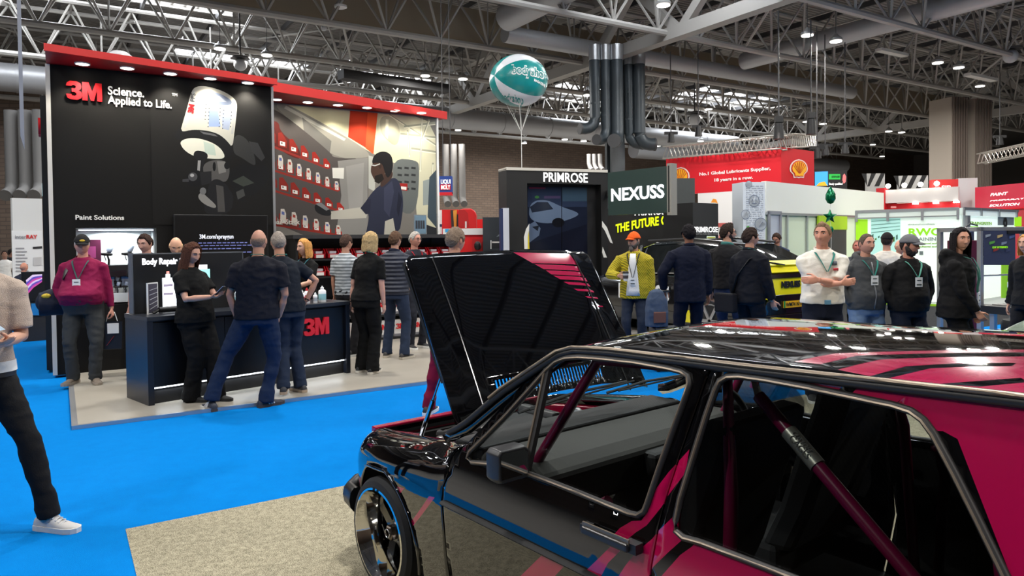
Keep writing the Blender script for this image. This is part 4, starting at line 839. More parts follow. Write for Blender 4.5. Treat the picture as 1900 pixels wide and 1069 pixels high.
    if glasses:
        gb = MB()
        for sgn in (-1, 1): gb.tube([HMx @ Vector((sgn*.031+.021*math.cos(t), -.1+.006*abs(math.cos(t)), .014+.016*math.sin(t))) for t in np.linspace(0, 2*math.pi, 13)[:-1]], .0026, 6, closed=True); gb.tube([HMx @ Vector(q) for q in ((sgn*.052, -.096, .018), (sgn*.074, -.06, .018), (sgn*.078, .01, .012))], .0024, 5)
        gb.tube([HMx @ Vector((-.01, -.102, .018)), HMx @ Vector((.01, -.102, .018))], .0024, 5); gb.obj('glasses', M('glasses_%d' % glasses[0], glasses, .35), root, 60)
    # clothing -------------------------------------------------------------
    top = dict(top or {}); tc = top.get('m') or cloth('top_%d_%d_%d' % top['c'], top['c']); kind = top.get('k', 'tee'); off = top.get('o', .008); hem = top.get('hem', .90); loose = top.get('loose', 0.)
    lv = [zz for zz in (hem, 1.0, 1.08, 1.16, 1.24, 1.32, 1.38, 1.43, 1.465, 1.495, 1.515) if zz >= hem]
    b = MB(); b.loft([ring(zz, off+(loose*np.interp(zz, [.9, 1.3], [1, .3]) if zz < 1.3 else loose*.3 if zz < 1.44 else 0)) for zz in lv])
    for i in (0, 1):
        s_, el, wr_ = arms[i][:3]; b.ball(s_-Vector((0, 0, .012*k)), (.056+off*.5)*k*w**.4, 12, 8); b.tube([nb+V((-1 if i == 0 else 1)*.05, .01, -.03), nb.lerp(s_, .6)+V(0, .005, -.004), s_-V(0, 0, .012)], [.045*k, (.052+off*.4)*k, (.052+off*.4)*k], 10)
        r0 = (.058 if not fem else .05)+off
        if kind == 'tee': e = s_.lerp(el, top.get('sl', .62)); b.tube([s_, s_.lerp(e, .5), e], [r0*k*w**.5, (r0+.001)*k*w**.5, (r0+.004)*k*w**.5], 14)
        else:
            cf = el.lerp(wr_, top.get('cuff', .93)); b.tube([s_, s_.lerp(el, .5), el], [r0*k*w**.4, (r0-.004)*k*w**.4, (r0-.012)*k], 14); b.ball(el, (r0-.012)*k, 10, 8); b.tube([el, el.lerp(cf, .5), cf.lerp(el, .08), cf], [(r0-.012)*k, (r0-.018)*k, (r0-.026)*k, (r0-.03)*k], 12)
    if kind == 'hoodie':
        hp = [nb + V(.1*math.sin(t), .015-.095*math.cos(t), .012+.028*-math.cos(t)) for t in np.linspace(0, 2*math.pi, 19)[:-1]]; b.tube(hp, [(.024+.02*(0.5-.5*math.cos(t)))*k for t in np.linspace(0, 2*math.pi, 19)[:-1]], 10, closed=True); b.ball(nb+V(0, .11, -.03), (.11*k, .06*k, .1*k), 12, 8)
    o = obj_me(top.get('name', {'tee': 'shirt', 'long': 'jumper', 'hoodie': 'hoodie', 'jacket': 'jacket'}[kind]), bake(b, .0105, 4, .5, 'top', top.get('wr', .011), top.get('ws', 7), sd), tc, root)
    if top.get('collar'):
        cc = top['collar']; pts = [nb + V(.074*math.sin(t), -.004-.078*math.cos(t), .012-.02*math.cos(t)) for t in np.linspace(.12, 2*math.pi-.12, 22)]; MB().tube(pts, .014*k, 8, flat=(.55, 1.6)).obj('collar', cloth('collar_%d_%d_%d' % cc, cc), root, 60)
    if top.get('zip'): patch('zip', -.006, .006, hem+.02, 1.46, M('zip_grey', (120, 122, 125), .4), .016, nx=1)
    if top.get('open'):                                                   # open jacket: the shirt shows in a strip down the front
        patch('undershirt', -.065, .065, hem+.05, 1.485, cloth('under_%d_%d' % top['open'][:2], top['open']), off+loose+.008, fx=lambda f, a, c: (a*(1.5-.9*f), c*(1.5-.9*f)))
    for pt in top.get('patch', []): patch(*pt)
    lg = dict(legs or {'c': (40, 44, 56)}); lm = lg.get('m') or cloth('trouser_%d_%d_%d' % lg['c'], lg['c'], (110, .12)); lw = lg.get('w', 1.)
    b = MB(); b.loft([ring(zz, .004) for zz in (.84, .88, .93, .98, lg.get('rise', 1.02))])
    for i in (0, 1):
        hj = hip[i]+V(0, 0, -.02); kn = knees[i]; a_ = ank[i]; hm_ = a_ - V(0, 0, lg.get('drop', .035)); q = lw
        b.tube([hj+V(0, 0, .06), hj, hj.lerp(kn, .45), kn, kn.lerp(a_, .4), kn.lerp(a_, .8), hm_], [.088*k*w, .094*k*w, .084*k*w*q**.5, .068*k*q, .066*k*q, .063*k*q**1.3, .064*k*q**1.6], 14); b.ball(kn, .067*k*q, 10, 8)
    obj_me(lg.get('name', 'trousers'), bake(b, .0115, 4, .5, 'legs', lg.get('wr', .012), 6, sd+50), lm, root)
    if belt and belt.get('under'): MB().loft([ring(belt['z']-.03, .016), ring(belt['z']+.03, .014)], False).obj('undershirt', cloth('under_hem', belt['under']), root, 60); belt = dict(belt, z=belt['z']-.04)
    if belt:
        MB().loft([ring(belt.get('z', 1.0)-.018, .012), ring(belt.get('z', 1.0)+.018, .012)], False).obj('belt', M('belt_%d' % belt['c'][0], belt['c'], .5), root, 60); q = tp(0, belt.get('z', 1.0), .022); MB().box(q, (.06*k, .012, .045*k)).obj('belt_buckle', M('buckle_%d' % belt.get('b', (150, 150, 150))[0], belt.get('b', (150, 150, 150)), .35, .5), root, bevel=.004)
    sc_ = (shoes or {'c': (30, 30, 32)}); sm_ = M('shoe_%d_%d_%d' % sc_['c'], sc_['c'], .6)
    for i in (0, 1):
        fa = feet[i][2]; lift = feet[i][3] if len(feet[i]) > 3 else 0; c_ = Vector((ank[i].x, ank[i].y, lift*k)); fw = Vector((math.sin(fa), -math.cos(fa), 0)); rt = Vector((math.cos(fa), math.sin(fa), 0)); rows = []; so = []; pit = feet[i][4] if len(feet[i]) > 4 else 0
        for (t, hw, hh) in ((-.085, .018, .05), (-.078, .032, .075), (-.045, .037, .1), (.0, .038, .105), (.04, .04, .088), (.09, .045, .062), (.14, .046, .05), (.18, .036, .042), (.2, .016, .034)):
            hw *= k*(.9 if fem else 1); zz0 = .02+max(0, t+.05)*pit; row = []
            for j in range(13):
                u = math.pi*j/12; row.append(c_+fw*(t*k)+rt*(math.cos(u)*hw)+Vector((0, 0, (zz0+math.sin(u)**.7*(hh-.02))*k)))
            rows.append(row); so.append([c_+fw*(t*k*1.03)+rt*(s_*hw*1.08)+Vector((0, 0, (zz0+q)*k)) for (s_, q) in ((-1, -.018), (1, -.018), (1, .012), (-1, .012))])
        sh_o = MB().loft(rows).obj('shoe', sm_, root, 60); MB().loft(so).obj('sole', M('sole_%d' % sole[0], sole, .6), sh_o)
        if sc_.get('stripe'):
            sb = MB()
            for q in range(3):
                for sg in (-1, 1): sb.bar(c_+fw*(.02+q*.026)*k+rt*(sg*.043*k)+Vector((0, 0, .03*k)), c_+fw*(.0+q*.026)*k+rt*(sg*.026*k)+Vector((0, 0, (.093-q*.01)*k)), .011*k, .012*k)
            sb.obj('stripes', M('stripe_white', (230, 232, 235), .5), sh_o)
        if sc_.get('lace'):
            sb = MB()
            for q in range(5): t = .03+q*.02; zz = .098-q*.009; sb.tube([c_+fw*t*k+rt*s_*.026*k+Vector((0, 0, (zz-abs(s_)*.012)*k)) for s_ in (-1, 0, 1)], .0042*k, 5)
            sb.obj('laces', M('lace_pale', (205, 205, 205), .7), sh_o)
    if lan:
        lm_ = cloth('lanyard_%d_%d_%d' % lan['c'], lan['c']); zb = lan.get('z', 1.2); lb = MB()
        for sg in (-1, 1): lb.tube([nb+V(sg*.05, .055, .035), nb+V(sg*.08, .0, .012)] + [tp(sg*(.085-.08*f)+ldx, 1.47-(1.47-zb)*f, .014+off+loose*(1-f*.0)) for f in (0., .15, .35, .6, .85, 1)], .008*k, 6, flat=(1.2, .5))
        lb.tube([nb+V(.05*math.cos(t), .055+.012*math.sin(t), .035) for t in np.linspace(math.pi, 0, 5)], .008*k, 6, flat=(1.2, .5)); lb.obj('lanyard', lm_, root, 60)
        if badge: 
            q = tp(ldx, zb-.05, .022+off+loose); bd = MB().box(q, (.085*k, .006, .11*k)).obj('badge', M('badge_white', (228, 230, 230), .45), root); MB().box(q+Vector((0, -.004, -.03*k)), (.06*k, .003, .014*k)).box(q+Vector((0, -.004, .02*k)), (.05*k, .003, .008*k)).obj('badge_print', M('badge_ink', (60, 70, 70), .5), bd)
    if watch:
        s_, el, wr_ = arms[watch-1][:3]; d = (wr_-el).normalized(); c_ = wr_-d*.02*k; MB().tube([c_-d*.008, c_+d*.008], .03*k, 14).obj('watch_strap', BLACK, root, 60)
    root['_'] = 0; del root['_']
    return dict(root=root, arms=arms, V=V, tp=tp, nb=nb, k=k, HMx=HMx, patch=patch, ring=ring, ank=ank, T=T)
def Wd_(p, v):                                                             # a person's local point in the world
    r = p['root']; c, s_ = math.cos(r.rotation_euler.z), math.sin(r.rotation_euler.z); return Vector((r.location.x+v.x*c-v.y*s_, r.location.y+v.x*s_+v.y*c, r.location.z+v.z))
# ------------------------------------------------------------------ who stands where
def pos(px, Y): p = at(px, 450, Y); return p.x, p.y
PI = math.pi
BLK = (15, 15, 16); JEAN = (44, 62, 96); NVY = (34, 38, 54)
TEAL = (50, 120, 110)
x, y = pos(-50, 4.1)
P1 = person('person in a beige knit top and black jeans holding a leaflet at the left edge', x, y, .6, 1.80, skin=(206, 158, 134), head=(.5, .35), hair={'c': (66, 46, 34), 't': .02}, feet=((-.12, .16, -.1), (.33, -.14, .75)),
    R=((.06, -.30, 1.14), (-1, .2, -.4), (.4, 0, 1), .5), L=((.13, -.27, 1.12), (.35, .6, -1), (-.5, 0, .8), .6), top={'k': 'tee', 'c': (188, 172, 160), 'm': M('beige_knit', (188, 170, 156), .9, bump=(190, .5)), 'sl': .86, 'hem': .955, 'loose': .004, 'wr': .008, 'patch': []},
    legs={'c': (20, 20, 22), 'w': .98, 'name': 'jeans'}, belt={'c': (28, 26, 26), 'z': .965, 'b': (140, 140, 140), 'under': (214, 214, 212)}, shoes={'c': (190, 188, 186), 'lace': 1}, sole=(215, 213, 208), vox=.0065)
p = onz(160, 710, .04)
P3 = person('stout person in a maroon fleece and black cap standing before the spray gun wall', p.x, p.y, .22, 1.75, .04, skin=(206, 146, 126), w=1.2, sh=1.05, belly=.15, head=(.35, .12), hair={'c': (170, 165, 160), 't': .008, 'bald': 0}, cap={'c': (24, 24, 26), 'logo': (214, 176, 40)}, feet=((-.13, -.02, -.25), (.12, -.06, .5)),
    R='pocket', L=((.3, .0, .88), (.5, 1, 0), (-1, 0, 0), .9), top={'k': 'long', 'c': (122, 18, 62), 'hem': .95, 'wr': .012, 'collar': (108, 16, 56), 'cuff': .9}, legs={'c': (56, 58, 59), 'w': 1.12}, shoes={'c': (112, 100, 88)}, sole=(150, 140, 128), lan={'c': (60, 84, 84), 'z': 1.26}, badge=1, fat=.4, vox=.008)
x, y = pos(272, 9.1)
P4 = person('person with short dark hair looking down behind the counter light box', x, y, -.1, 1.76, .04, skin=(206, 158, 140), head=(0, .25), hair={'c': (44, 32, 28), 't': .016, 'top': .02}, top={'k': 'tee', 'c': (28, 30, 36), 'collar': (28, 30, 36)}, R='hang', L='hang', legs={'c': BLK}, vox=.009, hand_detail=False)
x, y = pos(328, 8.95)
P5 = person('balding blond person bending behind the counter light box', x, y, .3, 1.72, .04, skin=(222, 170, 140), head=(.2, .5), hair={'c': (196, 160, 120), 't': .005, 'bald': 1}, lean=(0, -.05), top={'k': 'tee', 'c': (30, 32, 38)}, legs={'c': BLK}, vox=.009, hand_detail=False)
p = onz(361, 746, .04)
P6 = person('woman with long brown hair in black looking at a phone beside the counter', p.x, p.y+.05, 1.2, 1.635, .04, skin=(206, 156, 134), fem=True, w=1.16, head=(-.05, .38), hair={'c': (66, 42, 32), 't': .016, 'len': .24, 'arc': (52, 308), 'fwd': .02}, feet=((-.05, .03, .2), (.1, -.2, .1)), lean=(0, .06),
    R=((-.07, -.33, 1.19), (-.7, .6, -.6), (.3, 0, 1), .7), L=((.04, -.35, 1.21), (.7, .6, -.6), (-.3, 0, 1), .7), top={'k': 'tee', 'c': (13, 13, 13), 'sl': .74, 'hem': .9, 'loose': .016, 'o': .012}, legs={'c': (12, 12, 13), 'w': 1.38, 'rise': 1.05, 'drop': .06}, shoes={'c': (24, 24, 25)}, sole=(30, 30, 30), belly=.03)
p = onz(480, 757)
P7 = person('bald broad person in navy T-shirt and jeans, back turned, at the platform edge', p.x, p.y, PI+.1, 1.81, skin=(188, 138, 116), w=1.12, sh=1.1, head=(0, .05), hair={'c': (112, 92, 80), 't': .003, 'bald': 1}, feet=((-.06, -.04, -.8), (.46, .06, .7)), lean=(-.03, .02),
    R=((-.2, -.06, .90), (-1, .6, 0), (0, 0, -1), 'x', (.5, -.2, -1)), L=((.215, -.07, .90), (1, .6, 0), (0, 0, -1), 'x', (-.5, -.2, -1)), top={'k': 'tee', 'c': (24, 25, 34), 'sl': .74, 'loose': .010, 'hem': .89, 'wr': .014}, legs={'c': (28, 41, 66), 'w': 1.14, 'name': 'jeans'}, shoes={'c': (44, 48, 60), 'stripe': 1}, sole=(70, 58, 48), lan={'c': TEAL, 'z': 1.2}, watch=2, belly=.02)
p = onz(538, 728, .04)
P8 = person('grey-haired person in dark T-shirt and jeans, hand on hip at the counter', p.x, p.y, PI+.75, 1.75, .04, skin=(200, 146, 122), head=(-.35, .1), hair={'c': (122, 114, 106), 't': .01}, w=1.06, lean=(.06, -.06), feet=((-.1, .06, .1), (.12, .1, -.5, .02, .25)),
    R=((-.225, -.02, 1.0), (-1, .35, .1), (.2, 1, -.2), .5, (.3, -.8, -.6)), L=((.1, -.35, 1.0), (1, 0, -.4), (0, 0, -1), .3), top={'k': 'tee', 'c': (24, 29, 38), 'sl': .7, 'wr': .013, 'loose': .008}, legs={'c': (34, 43, 60), 'w': 1.1, 'name': 'jeans'}, shoes={'c': (46, 46, 50)}, sole=(170, 150, 130), lan={'c': TEAL, 'z': 1.2}, watch=1)
x, y = pos(567, 9.7)
P9 = person('smiling young woman with blond hair in a black polo behind the counter', x, y, -.55, 1.68, .04, skin=(220, 170, 146), fem=True, head=(-.15, .1), smile=1, hair={'c': (176, 128, 74), 't': .012, 'len': .15, 'arc': (66, 294)}, R=((-.12, -.30, 1.08), (-1, .4, -.4), (0, 0, 1), .6), L=((.05, -.32, 1.1), (1, .4, -.4), (0, 0, 1), .6), top={'k': 'tee', 'c': (15, 15, 16), 'collar': (15, 15, 16), 'sl': .75}, legs={'c': BLK}, lan={'c': (60, 110, 120), 'z': 1.16}, vox=.008)
x, y = pos(640, 10.3)
STRIPE = stripes_mat('striped_polo', (176, 182, 188), (96, 104, 110), 7, 'Z', .8, 0)
P10 = person('person in a grey striped polo standing half hidden behind the blonde woman in black', x, y, PI-.5, 1.74, .04, skin=(190, 140, 118), hair={'c': (60, 46, 40)}, top={'k': 'tee', 'c': (1, 1, 1), 'm': STRIPE, 'sl': .8}, legs={'c': (30, 30, 34)}, shoes={'c': (34, 34, 36)}, vox=.009)
p = onz(681, 692, .04)
P11 = person('woman with a blond bob in black seen from behind at the counter end', p.x, p.y, PI-.42, 1.75, .04, skin=(206, 156, 136), fem=True, w=1.06, head=(-.35, .1), hair={'c': (160, 136, 98), 't': .018, 'len': .13, 'arc': (58, 302), 'v': 1.25}, feet=((-.1, .02, .1), (.1, -.02, -.1)), lean=(-.03, -.05),
    R=((-.23, -.06, .84), (-.4, 1, 0), (1, 0, 0), .4), L=((.25, -.03, .83), (.4, 1, 0), (-1, 0, 0), .4), top={'k': 'tee', 'c': (13, 13, 13), 'sl': .8, 'hem': .92, 'loose': .012}, legs={'c': (12, 12, 12), 'w': 1.2, 'rise': 1.05, 'drop': .05}, shoes={'c': (25, 25, 26)}, sole=(214, 208, 196), lan={'c': TEAL, 'z': 1.2}, watch=2)
p = onz(735, 664, .04)
QUILT = stripes_mat('quilted_navy', (30, 36, 54), (25, 30, 46), 5.5, 'Z', .6, .35)
P12 = person('person in a navy quilted jacket and jeans, back turned, before the red bins', p.x, p.y, PI-.35, 1.77, .04, skin=(200, 150, 126), hair={'c': (76, 58, 46), 't': .018}, w=1.08, feet=((-.16, .05, -.2), (.16, -.02, .2)), R=((-.12, -.28, 1.0), (-1, .4, -.3), (0, 0, 1), .5), L=((.1, -.26, 1.02), (1, .4, -.3), (0, 0, 1), .5),
    top={'k': 'jacket', 'c': (1, 1, 1), 'm': QUILT, 'o': .024, 'hem': .9, 'collar': (30, 36, 54), 'wr': .006}, legs={'c': (40, 50, 70), 'w': 1.1, 'name': 'jeans'}, shoes={'c': (52, 48, 46)}, sole=(186, 178, 164), vox=.008)
x, y = pos(768, 11)
P13 = person('grey-haired person with glasses and red lanyard beyond the quilted jacket', x, y, .75, 1.78, .04, skin=(206, 146, 126), hair={'c': (140, 136, 130), 't': .012}, glasses=(50, 50, 54), head=(.2, .1), top={'k': 'long', 'c': (40, 40, 48)}, legs={'c': (34, 36, 44)}, lan={'c': (150, 30, 40), 'z': 1.2}, vox=.009)
x, y = pos(832, 6.75)
P14 = person('person with grey-brown hair and maroon trousers standing behind the raised bonnet', x, y, PI-.5, 1.79, skin=(206, 152, 128), hair={'c': (104, 90, 78), 't': .015}, head=(-.15, .05), lean=(-.06, 0), feet=((-.08, .0, -.1), (.27, -.02, .25)), top={'k': 'long', 'c': (52, 34, 46)}, legs={'c': (124, 16, 48), 'w': 1.0, 'name': 'joggers'}, shoes={'c': (40, 40, 42)}, vox=.008)
# right-hand aisle
CHECK = stripes_mat('yellow_check', (196, 176, 20), (120, 112, 22), 16, 'DIAGONAL', .85, .2)
x, y = pos(1177, 10.2)
P15 = person('bearded person in an orange cap and yellow check jacket holding a coffee cup', x, y, -.32, 1.76, skin=(200, 150, 128), head=(-.5, 0), hair={'c': (60, 50, 46), 't': .006}, cap={'c': (226, 92, 30)}, beard={'c': (96, 88, 84), 't': .012, 'drop': 1}, glasses=(60, 60, 64), R=((-.17, -.27, 1.17), (-1, .5, -.5), (.9, -.2, .2), .75), L='hang',
    top={'k': 'jacket', 'c': (1, 1, 1), 'm': CHECK, 'o': .026, 'hem': .84, 'open': (222, 222, 220), 'collar': (188, 170, 24), 'loose': .02}, legs={'c': (36, 43, 58), 'w': 1.05, 'name': 'jeans'}, lan={'c': (40, 42, 44), 'z': 1.14}, badge=1, w=1.02)
x, y = pos(1279, 9.5)
P16 = person('dark-haired person in a navy suit, back turned, holding a suitcase handle', x, y, PI+.05, 1.85, skin=(128, 86, 66), hair={'c': (20, 18, 20), 't': .02}, w=1.04, sh=1.06, R='hang', L=((.3, -.12, .95), (1, .6, 0), (0, 0, -1), .9), top={'k': 'jacket', 'c': (15, 19, 36), 'o': .022, 'hem': .80, 'collar': (15, 19, 36), 'wr': .008}, legs={'c': (17, 21, 38), 'w': 1.1})
x, y = pos(1349, 9.9)
P17 = person('dark-haired person with beard and glasses in a charcoal jacket and jeans', x, y, PI-.7, 1.86, skin=(196, 146, 122), head=(-.85, .0), hair={'c': (40, 32, 28), 't': .022, 'top': .03}, beard={'c': (46, 36, 32), 't': .006}, glasses=(26, 26, 28), w=1.02, R=((-.08, -.25, 1.05), (-1, .4, -.3), (0, 0, 1), .5), L='hang', top={'k': 'jacket', 'c': (27, 26, 28), 'o': .022, 'hem': .93, 'collar': (66, 120, 116)}, legs={'c': (34, 44, 70), 'w': 1.05, 'name': 'jeans'}, lan={'c': TEAL, 'z': 1.2})
x, y = pos(1390, 8.9)
P18 = person('dark-haired person in a navy jacket with a shoulder strap turned to the yellow car', x, y, PI-1.0, 1.785, skin=(206, 154, 130), head=(-.35, 0), hair={'c': (42, 33, 29), 't': .02, 'top': .015}, w=1.05, R=((-.24, -.16, .80), (-.5, 1, 0), (.3, -1, 0), .35), L='hang', top={'k': 'jacket', 'c': (20, 21, 28), 'o': .022, 'hem': .86, 'collar': (27, 29, 38)}, legs={'c': (20, 22, 30), 'w': 1.08}, lan={'c': TEAL, 'z': 1.2}, badge=1)
x, y = pos(1448, 15)
P19 = person('dark-haired person in navy bending over behind the yellow car', x, y, -.5, 1.76, skin=(190, 136, 112), head=(-.3, .5), hair={'c': (50, 38, 32), 't': .018}, lean=(-.05, -.12), top={'k': 'long', 'c': (42, 52, 76)}, legs={'c': BLK}, vox=.01, hand_detail=False)
x, y = pos(1450, 15.3)
x, y = pos(1525, 7.3)
P20 = person('smiling person with swept-back hair in a white shirt with crossed tattooed arms', x, y, -.12, 1.81, skin=(212, 150, 126), head=(-.6, .05), smile=1, hair={'c': (112, 90, 70), 't': .009, 'top': .018}, w=1.06, sh=1.04, belly=.03, R=((.12, -.225, 1.19), (-.45, .1, -1), (0, 1, 0), .3, (1, .12, .12)), L=((-.12, -.275, 1.225), (.45, .1, -1), (0, 1, 0), .3, (-1, .15, -.05)),
    top={'k': 'tee', 'c': (226, 220, 208), 'sl': .9, 'hem': .98, 'loose': .012, 'collar': (228, 222, 212), 'o': .012}, legs={'c': (20, 25, 40), 'rise': 1.06, 'name': 'jeans'}, belt={'c': (26, 24, 26), 'z': 1.0, 'b': (110, 160, 190)}, lan={'c': TEAL, 'z': 1.3}, vox=.0065)
x, y = pos(1605, 8.0)
P21 = person('smiling broad person in a grey zip hoodie and light jeans with a badge', x, y, .12, 1.69, skin=(206, 150, 128), head=(.05, .05), smile=1, hair={'c': (78, 66, 58), 't': .006}, w=1.14, sh=1.04, belly=.05, fat=.5, R='pocket', L='pocket', top={'k': 'hoodie', 'c': (70, 71, 72), 'hem': .9, 'zip': 1, 'o': .014, 'cuff': .78}, legs={'c': (96, 118, 148), 'w': 1.12, 'name': 'jeans'}, lan={'c': TEAL, 'z': 1.3}, badge=1)
x, y = pos(1645, 10.6)
P22 = person('person in a white shirt and black cap standing behind the two smiling visitors', x, y, PI-.7, 1.71, skin=(196, 142, 120), hair={'c': (44, 36, 32), 't': .01}, cap={'c': (30, 28, 28)}, top={'k': 'tee', 'c': (216, 208, 196)}, legs={'c': (36, 40, 52)}, vox=.009)
x, y = pos(1668, 11.4)
P23 = person('bald person mostly hidden behind the bearded visitor in the grey cap', x, y, .2, 1.60, skin=(216, 160, 136), hair={'c': (170, 150, 130), 't': .004, 'bald': 1}, top={'k': 'tee', 'c': (90, 90, 96)}, legs={'c': BLK}, vox=.01, hand_detail=False)
x, y = pos(1591, 11.6)
P23b = person('reddish-faced person mostly hidden behind the visitor in the grey hoodie', x, y, -.4, 1.60, skin=(196, 116, 100), hair={'c': (110, 80, 66), 't': .008}, top={'k': 'tee', 'c': (60, 62, 70)}, legs={'c': BLK}, vox=.01, hand_detail=False)
x, y = pos(1684, 7.9)
P24 = person('bearded person in a grey cap and black jumper with hands in pockets', x, y, .12, 1.665, skin=(196, 138, 116), head=(.55, .05), hair={'c': (40, 34, 32), 't': .007}, cap={'c': (104, 104, 108)}, beard={'c': (46, 38, 36), 't': .014}, smile=1, w=1.14, sh=1.08, belly=.05, R='pocket', L='pocket', top={'k': 'long', 'c': (21, 20, 20), 'hem': .9, 'o': .014, 'loose': .012, 'collar': (40, 22, 24)}, legs={'c': (20, 26, 40), 'w': 1.1, 'name': 'jeans'}, lan={'c': (90, 150, 134), 'z': 1.3}, badge=1, watch=2)
x, y = pos(1776, 7.3)
P25 = person('woman with long black hair in a black hoodie looking towards the viewer', x, y, .85, 1.735, skin=(206, 150, 124), fem=True, w=1.08, head=(-.85, .05), hair={'c': (22, 19, 20), 't': .015, 'len': .22, 'arc': (58, 302), 'v': 1.6}, R=((-.14, -.2, .93), (-1, .6, 0), (1, 0, .2), .45), L=((.2, -.12, .9), (1, .6, 0), (-1, 0, 0), .4), top={'k': 'hoodie', 'c': (14, 13, 14), 'hem': .86, 'o': .022, 'loose': .03, 'wr': .016, 'cuff': .97}, legs={'c': (13, 13, 14), 'w': 1.1}, lan={'c': (60, 110, 100), 'z': 1.12}, badge=1, vox=.0065)
x, y = pos(1908, 8.4)
P26 = person('person in black with fair hair cut off by the right edge', x, y, -1.2, 1.66, skin=(206, 156, 132), fem=True, hair={'c': (170, 120, 70), 't': .014, 'len': .14}, top={'k': 'long', 'c': (24, 24, 26), 'o': .016}, legs={'c': (24, 24, 28)}, vox=.009)
# things held or worn over the shoulder (each a thing of its own)
a = P1['arms'][1]; q = Wd_(P1, a[2]); d_ = math.pi
t = thing('leaflet', 'folded pale blue leaflet in the hand of the person in beige', 'leaflet', Wd_(P1, a[2] + Vector((-.11, -.05, .035))), P1['root'].rotation_euler.z+.3); MB().add([(-.16, -.07, 0), (.1, -.1, .05), (.12, .06, .06), (-.14, .1, .01)], [(0, 1, 2, 3)]).obj('sheet', M('leaflet_blue', (150, 172, 190), .4), t); MB().add([(-.15, -.05, .012), (.06, -.08, .06), (.08, .03, .065), (-.13, .06, .02)], [(0, 1, 2, 3)]).obj('inner_page', M('leaflet_white', (206, 210, 214), .4), t)
t = thing('phone', 'dark phone lying on the leaflet held by the person in beige', 'phone', Wd_(P1, a[2] + Vector((-.14, -.04, .09))), P1['root'].rotation_euler.z+.3); MB().box((0, 0, 0), (.16, .08, .012), 0, Matrix.Rotation(-.15, 3, 'Y')).obj('case', BLACK, t, bevel=.004); MB().box((0, 0, .008), (.15, .07, .002), 0, Matrix.Rotation(-.15, 3, 'Y')).obj('screen', M('phone_glass', (30, 32, 40), .1), t)
c_ = (P6['arms'][0][2]+P6['arms'][1][2])/2; t = thing('phone', 'smartphone held up in both hands by the woman with brown hair', 'phone', Wd_(P6, c_+Vector((0, -.085, .05))), P6['root'].rotation_euler.z); MB().box((0, 0, 0), (.075, .012, .15), 0, Matrix.Rotation(.9, 3, 'X')).obj('case', BLACK, t, bevel=.004); MB().box((0, .006, .005), (.068, .004, .14), 0, Matrix.Rotation(.9, 3, 'X')).obj('screen', M('phone_lit', (120, 140, 190), .3, emit=.5), t)
# coffee cup
a = P15['arms'][0]; t = thing('coffee_cup', 'paper coffee cup in the hand of the person in the orange cap', 'cup', Wd_(P15, a[2]+(a[2]-a[1]).normalized()*.075+Vector((.045, -.01, -.06)))); MB().lathe([(.03, 0), (.041, .11), (.0, .11)], 16).obj('cup', M('cup_pale', (206, 204, 200), .5), t, 40); MB().lathe([(.034, .035), (.039, .08)], 16, (0, 0, 0), cap=False).obj('sleeve', M('cup_sleeve', (70, 60, 56), .6), t, 40); MB().lathe([(.044, .108), (.044, .12), (.036, .135), (0, .135)], 16).obj('lid', BLACK, t, 40)
# bags
def wpt(P, x, y, z): return Wd_(P, P['V'](x, y, z))
p_ = wpt(P3, -.36, .12, .98); t = thing('shoulder_bag', 'navy holdall hanging behind the person in the maroon fleece', 'bag', p_, P3['root'].rotation_euler.z+.3)
b = MB(); b.ball((0, 0, 0), (.2, .13, .16), 16, 10); b.tube([(-.16, 0, -.02), (.16, 0, -.02)], .14, 12); obj_me('bag_body', bake(b, .012, 4, .5, 'bag', .01), cloth('bag_navy', (30, 34, 48)), t)
MB().ball((-.08, -.1, .08), (.05, .03, .03), 8, 6).obj('yellow_trim', M('bag_yellow', (196, 168, 40), .6), t); st = [wpt(P3, -.27, .13, 1.1), P3['tp'](-.15, 1.3, .03, False), P3['nb']+P3['V'](-.12, .0, -.03), P3['tp'](-.15, 1.36, .02), P3['tp'](-.18, 1.26, .02)]; st = [st[0]] + [Wd_(P3, q) for q in st[1:]]
rzb = P3['root'].rotation_euler.z+.3; Rb = Matrix.Rotation(-rzb, 3, 'Z'); MB().tube([Rb @ (q-p_) for q in st], .02, 6, flat=(1.4, .5)).obj('strap', BLACK, t, 60)
a = P3['arms'][1]; w_ = Wd_(P3, a[2]); t = thing('carrier_bag', 'black and white gift bag held low by the person in maroon', 'bag', (w_.x, w_.y, w_.z-.48), .3); MB().add([(-.11, -.04, 0), (.11, -.04, 0), (.11, .04, 0), (-.11, .04, 0), (-.12, -.03, .33), (.12, -.03, .33), (.12, .03, .33), (-.12, .03, .33)], [(0, 1, 5, 4), (1, 2, 6, 5), (2, 3, 7, 6), (3, 0, 4, 7), (3, 2, 1, 0)]).obj('bag_body', M('gift_black', (26, 24, 26), .35), t, bevel=.004); MB().box((.02, -.045, .25), (.12, .01, .12)).obj('white_label', WHITE, t); MB().tube([(-.06, 0, .33), (-.03, 0, .44), (.03, 0, .44), (.06, 0, .33)], .005, 5).obj('handle', WHITE, t); MB().bar((-.05, -.046, .05), (.03, -.046, .16), .03, .004).obj('print', M('gift_red', (150, 40, 36), .4), t)
x, y = pos(1217, 9.0)
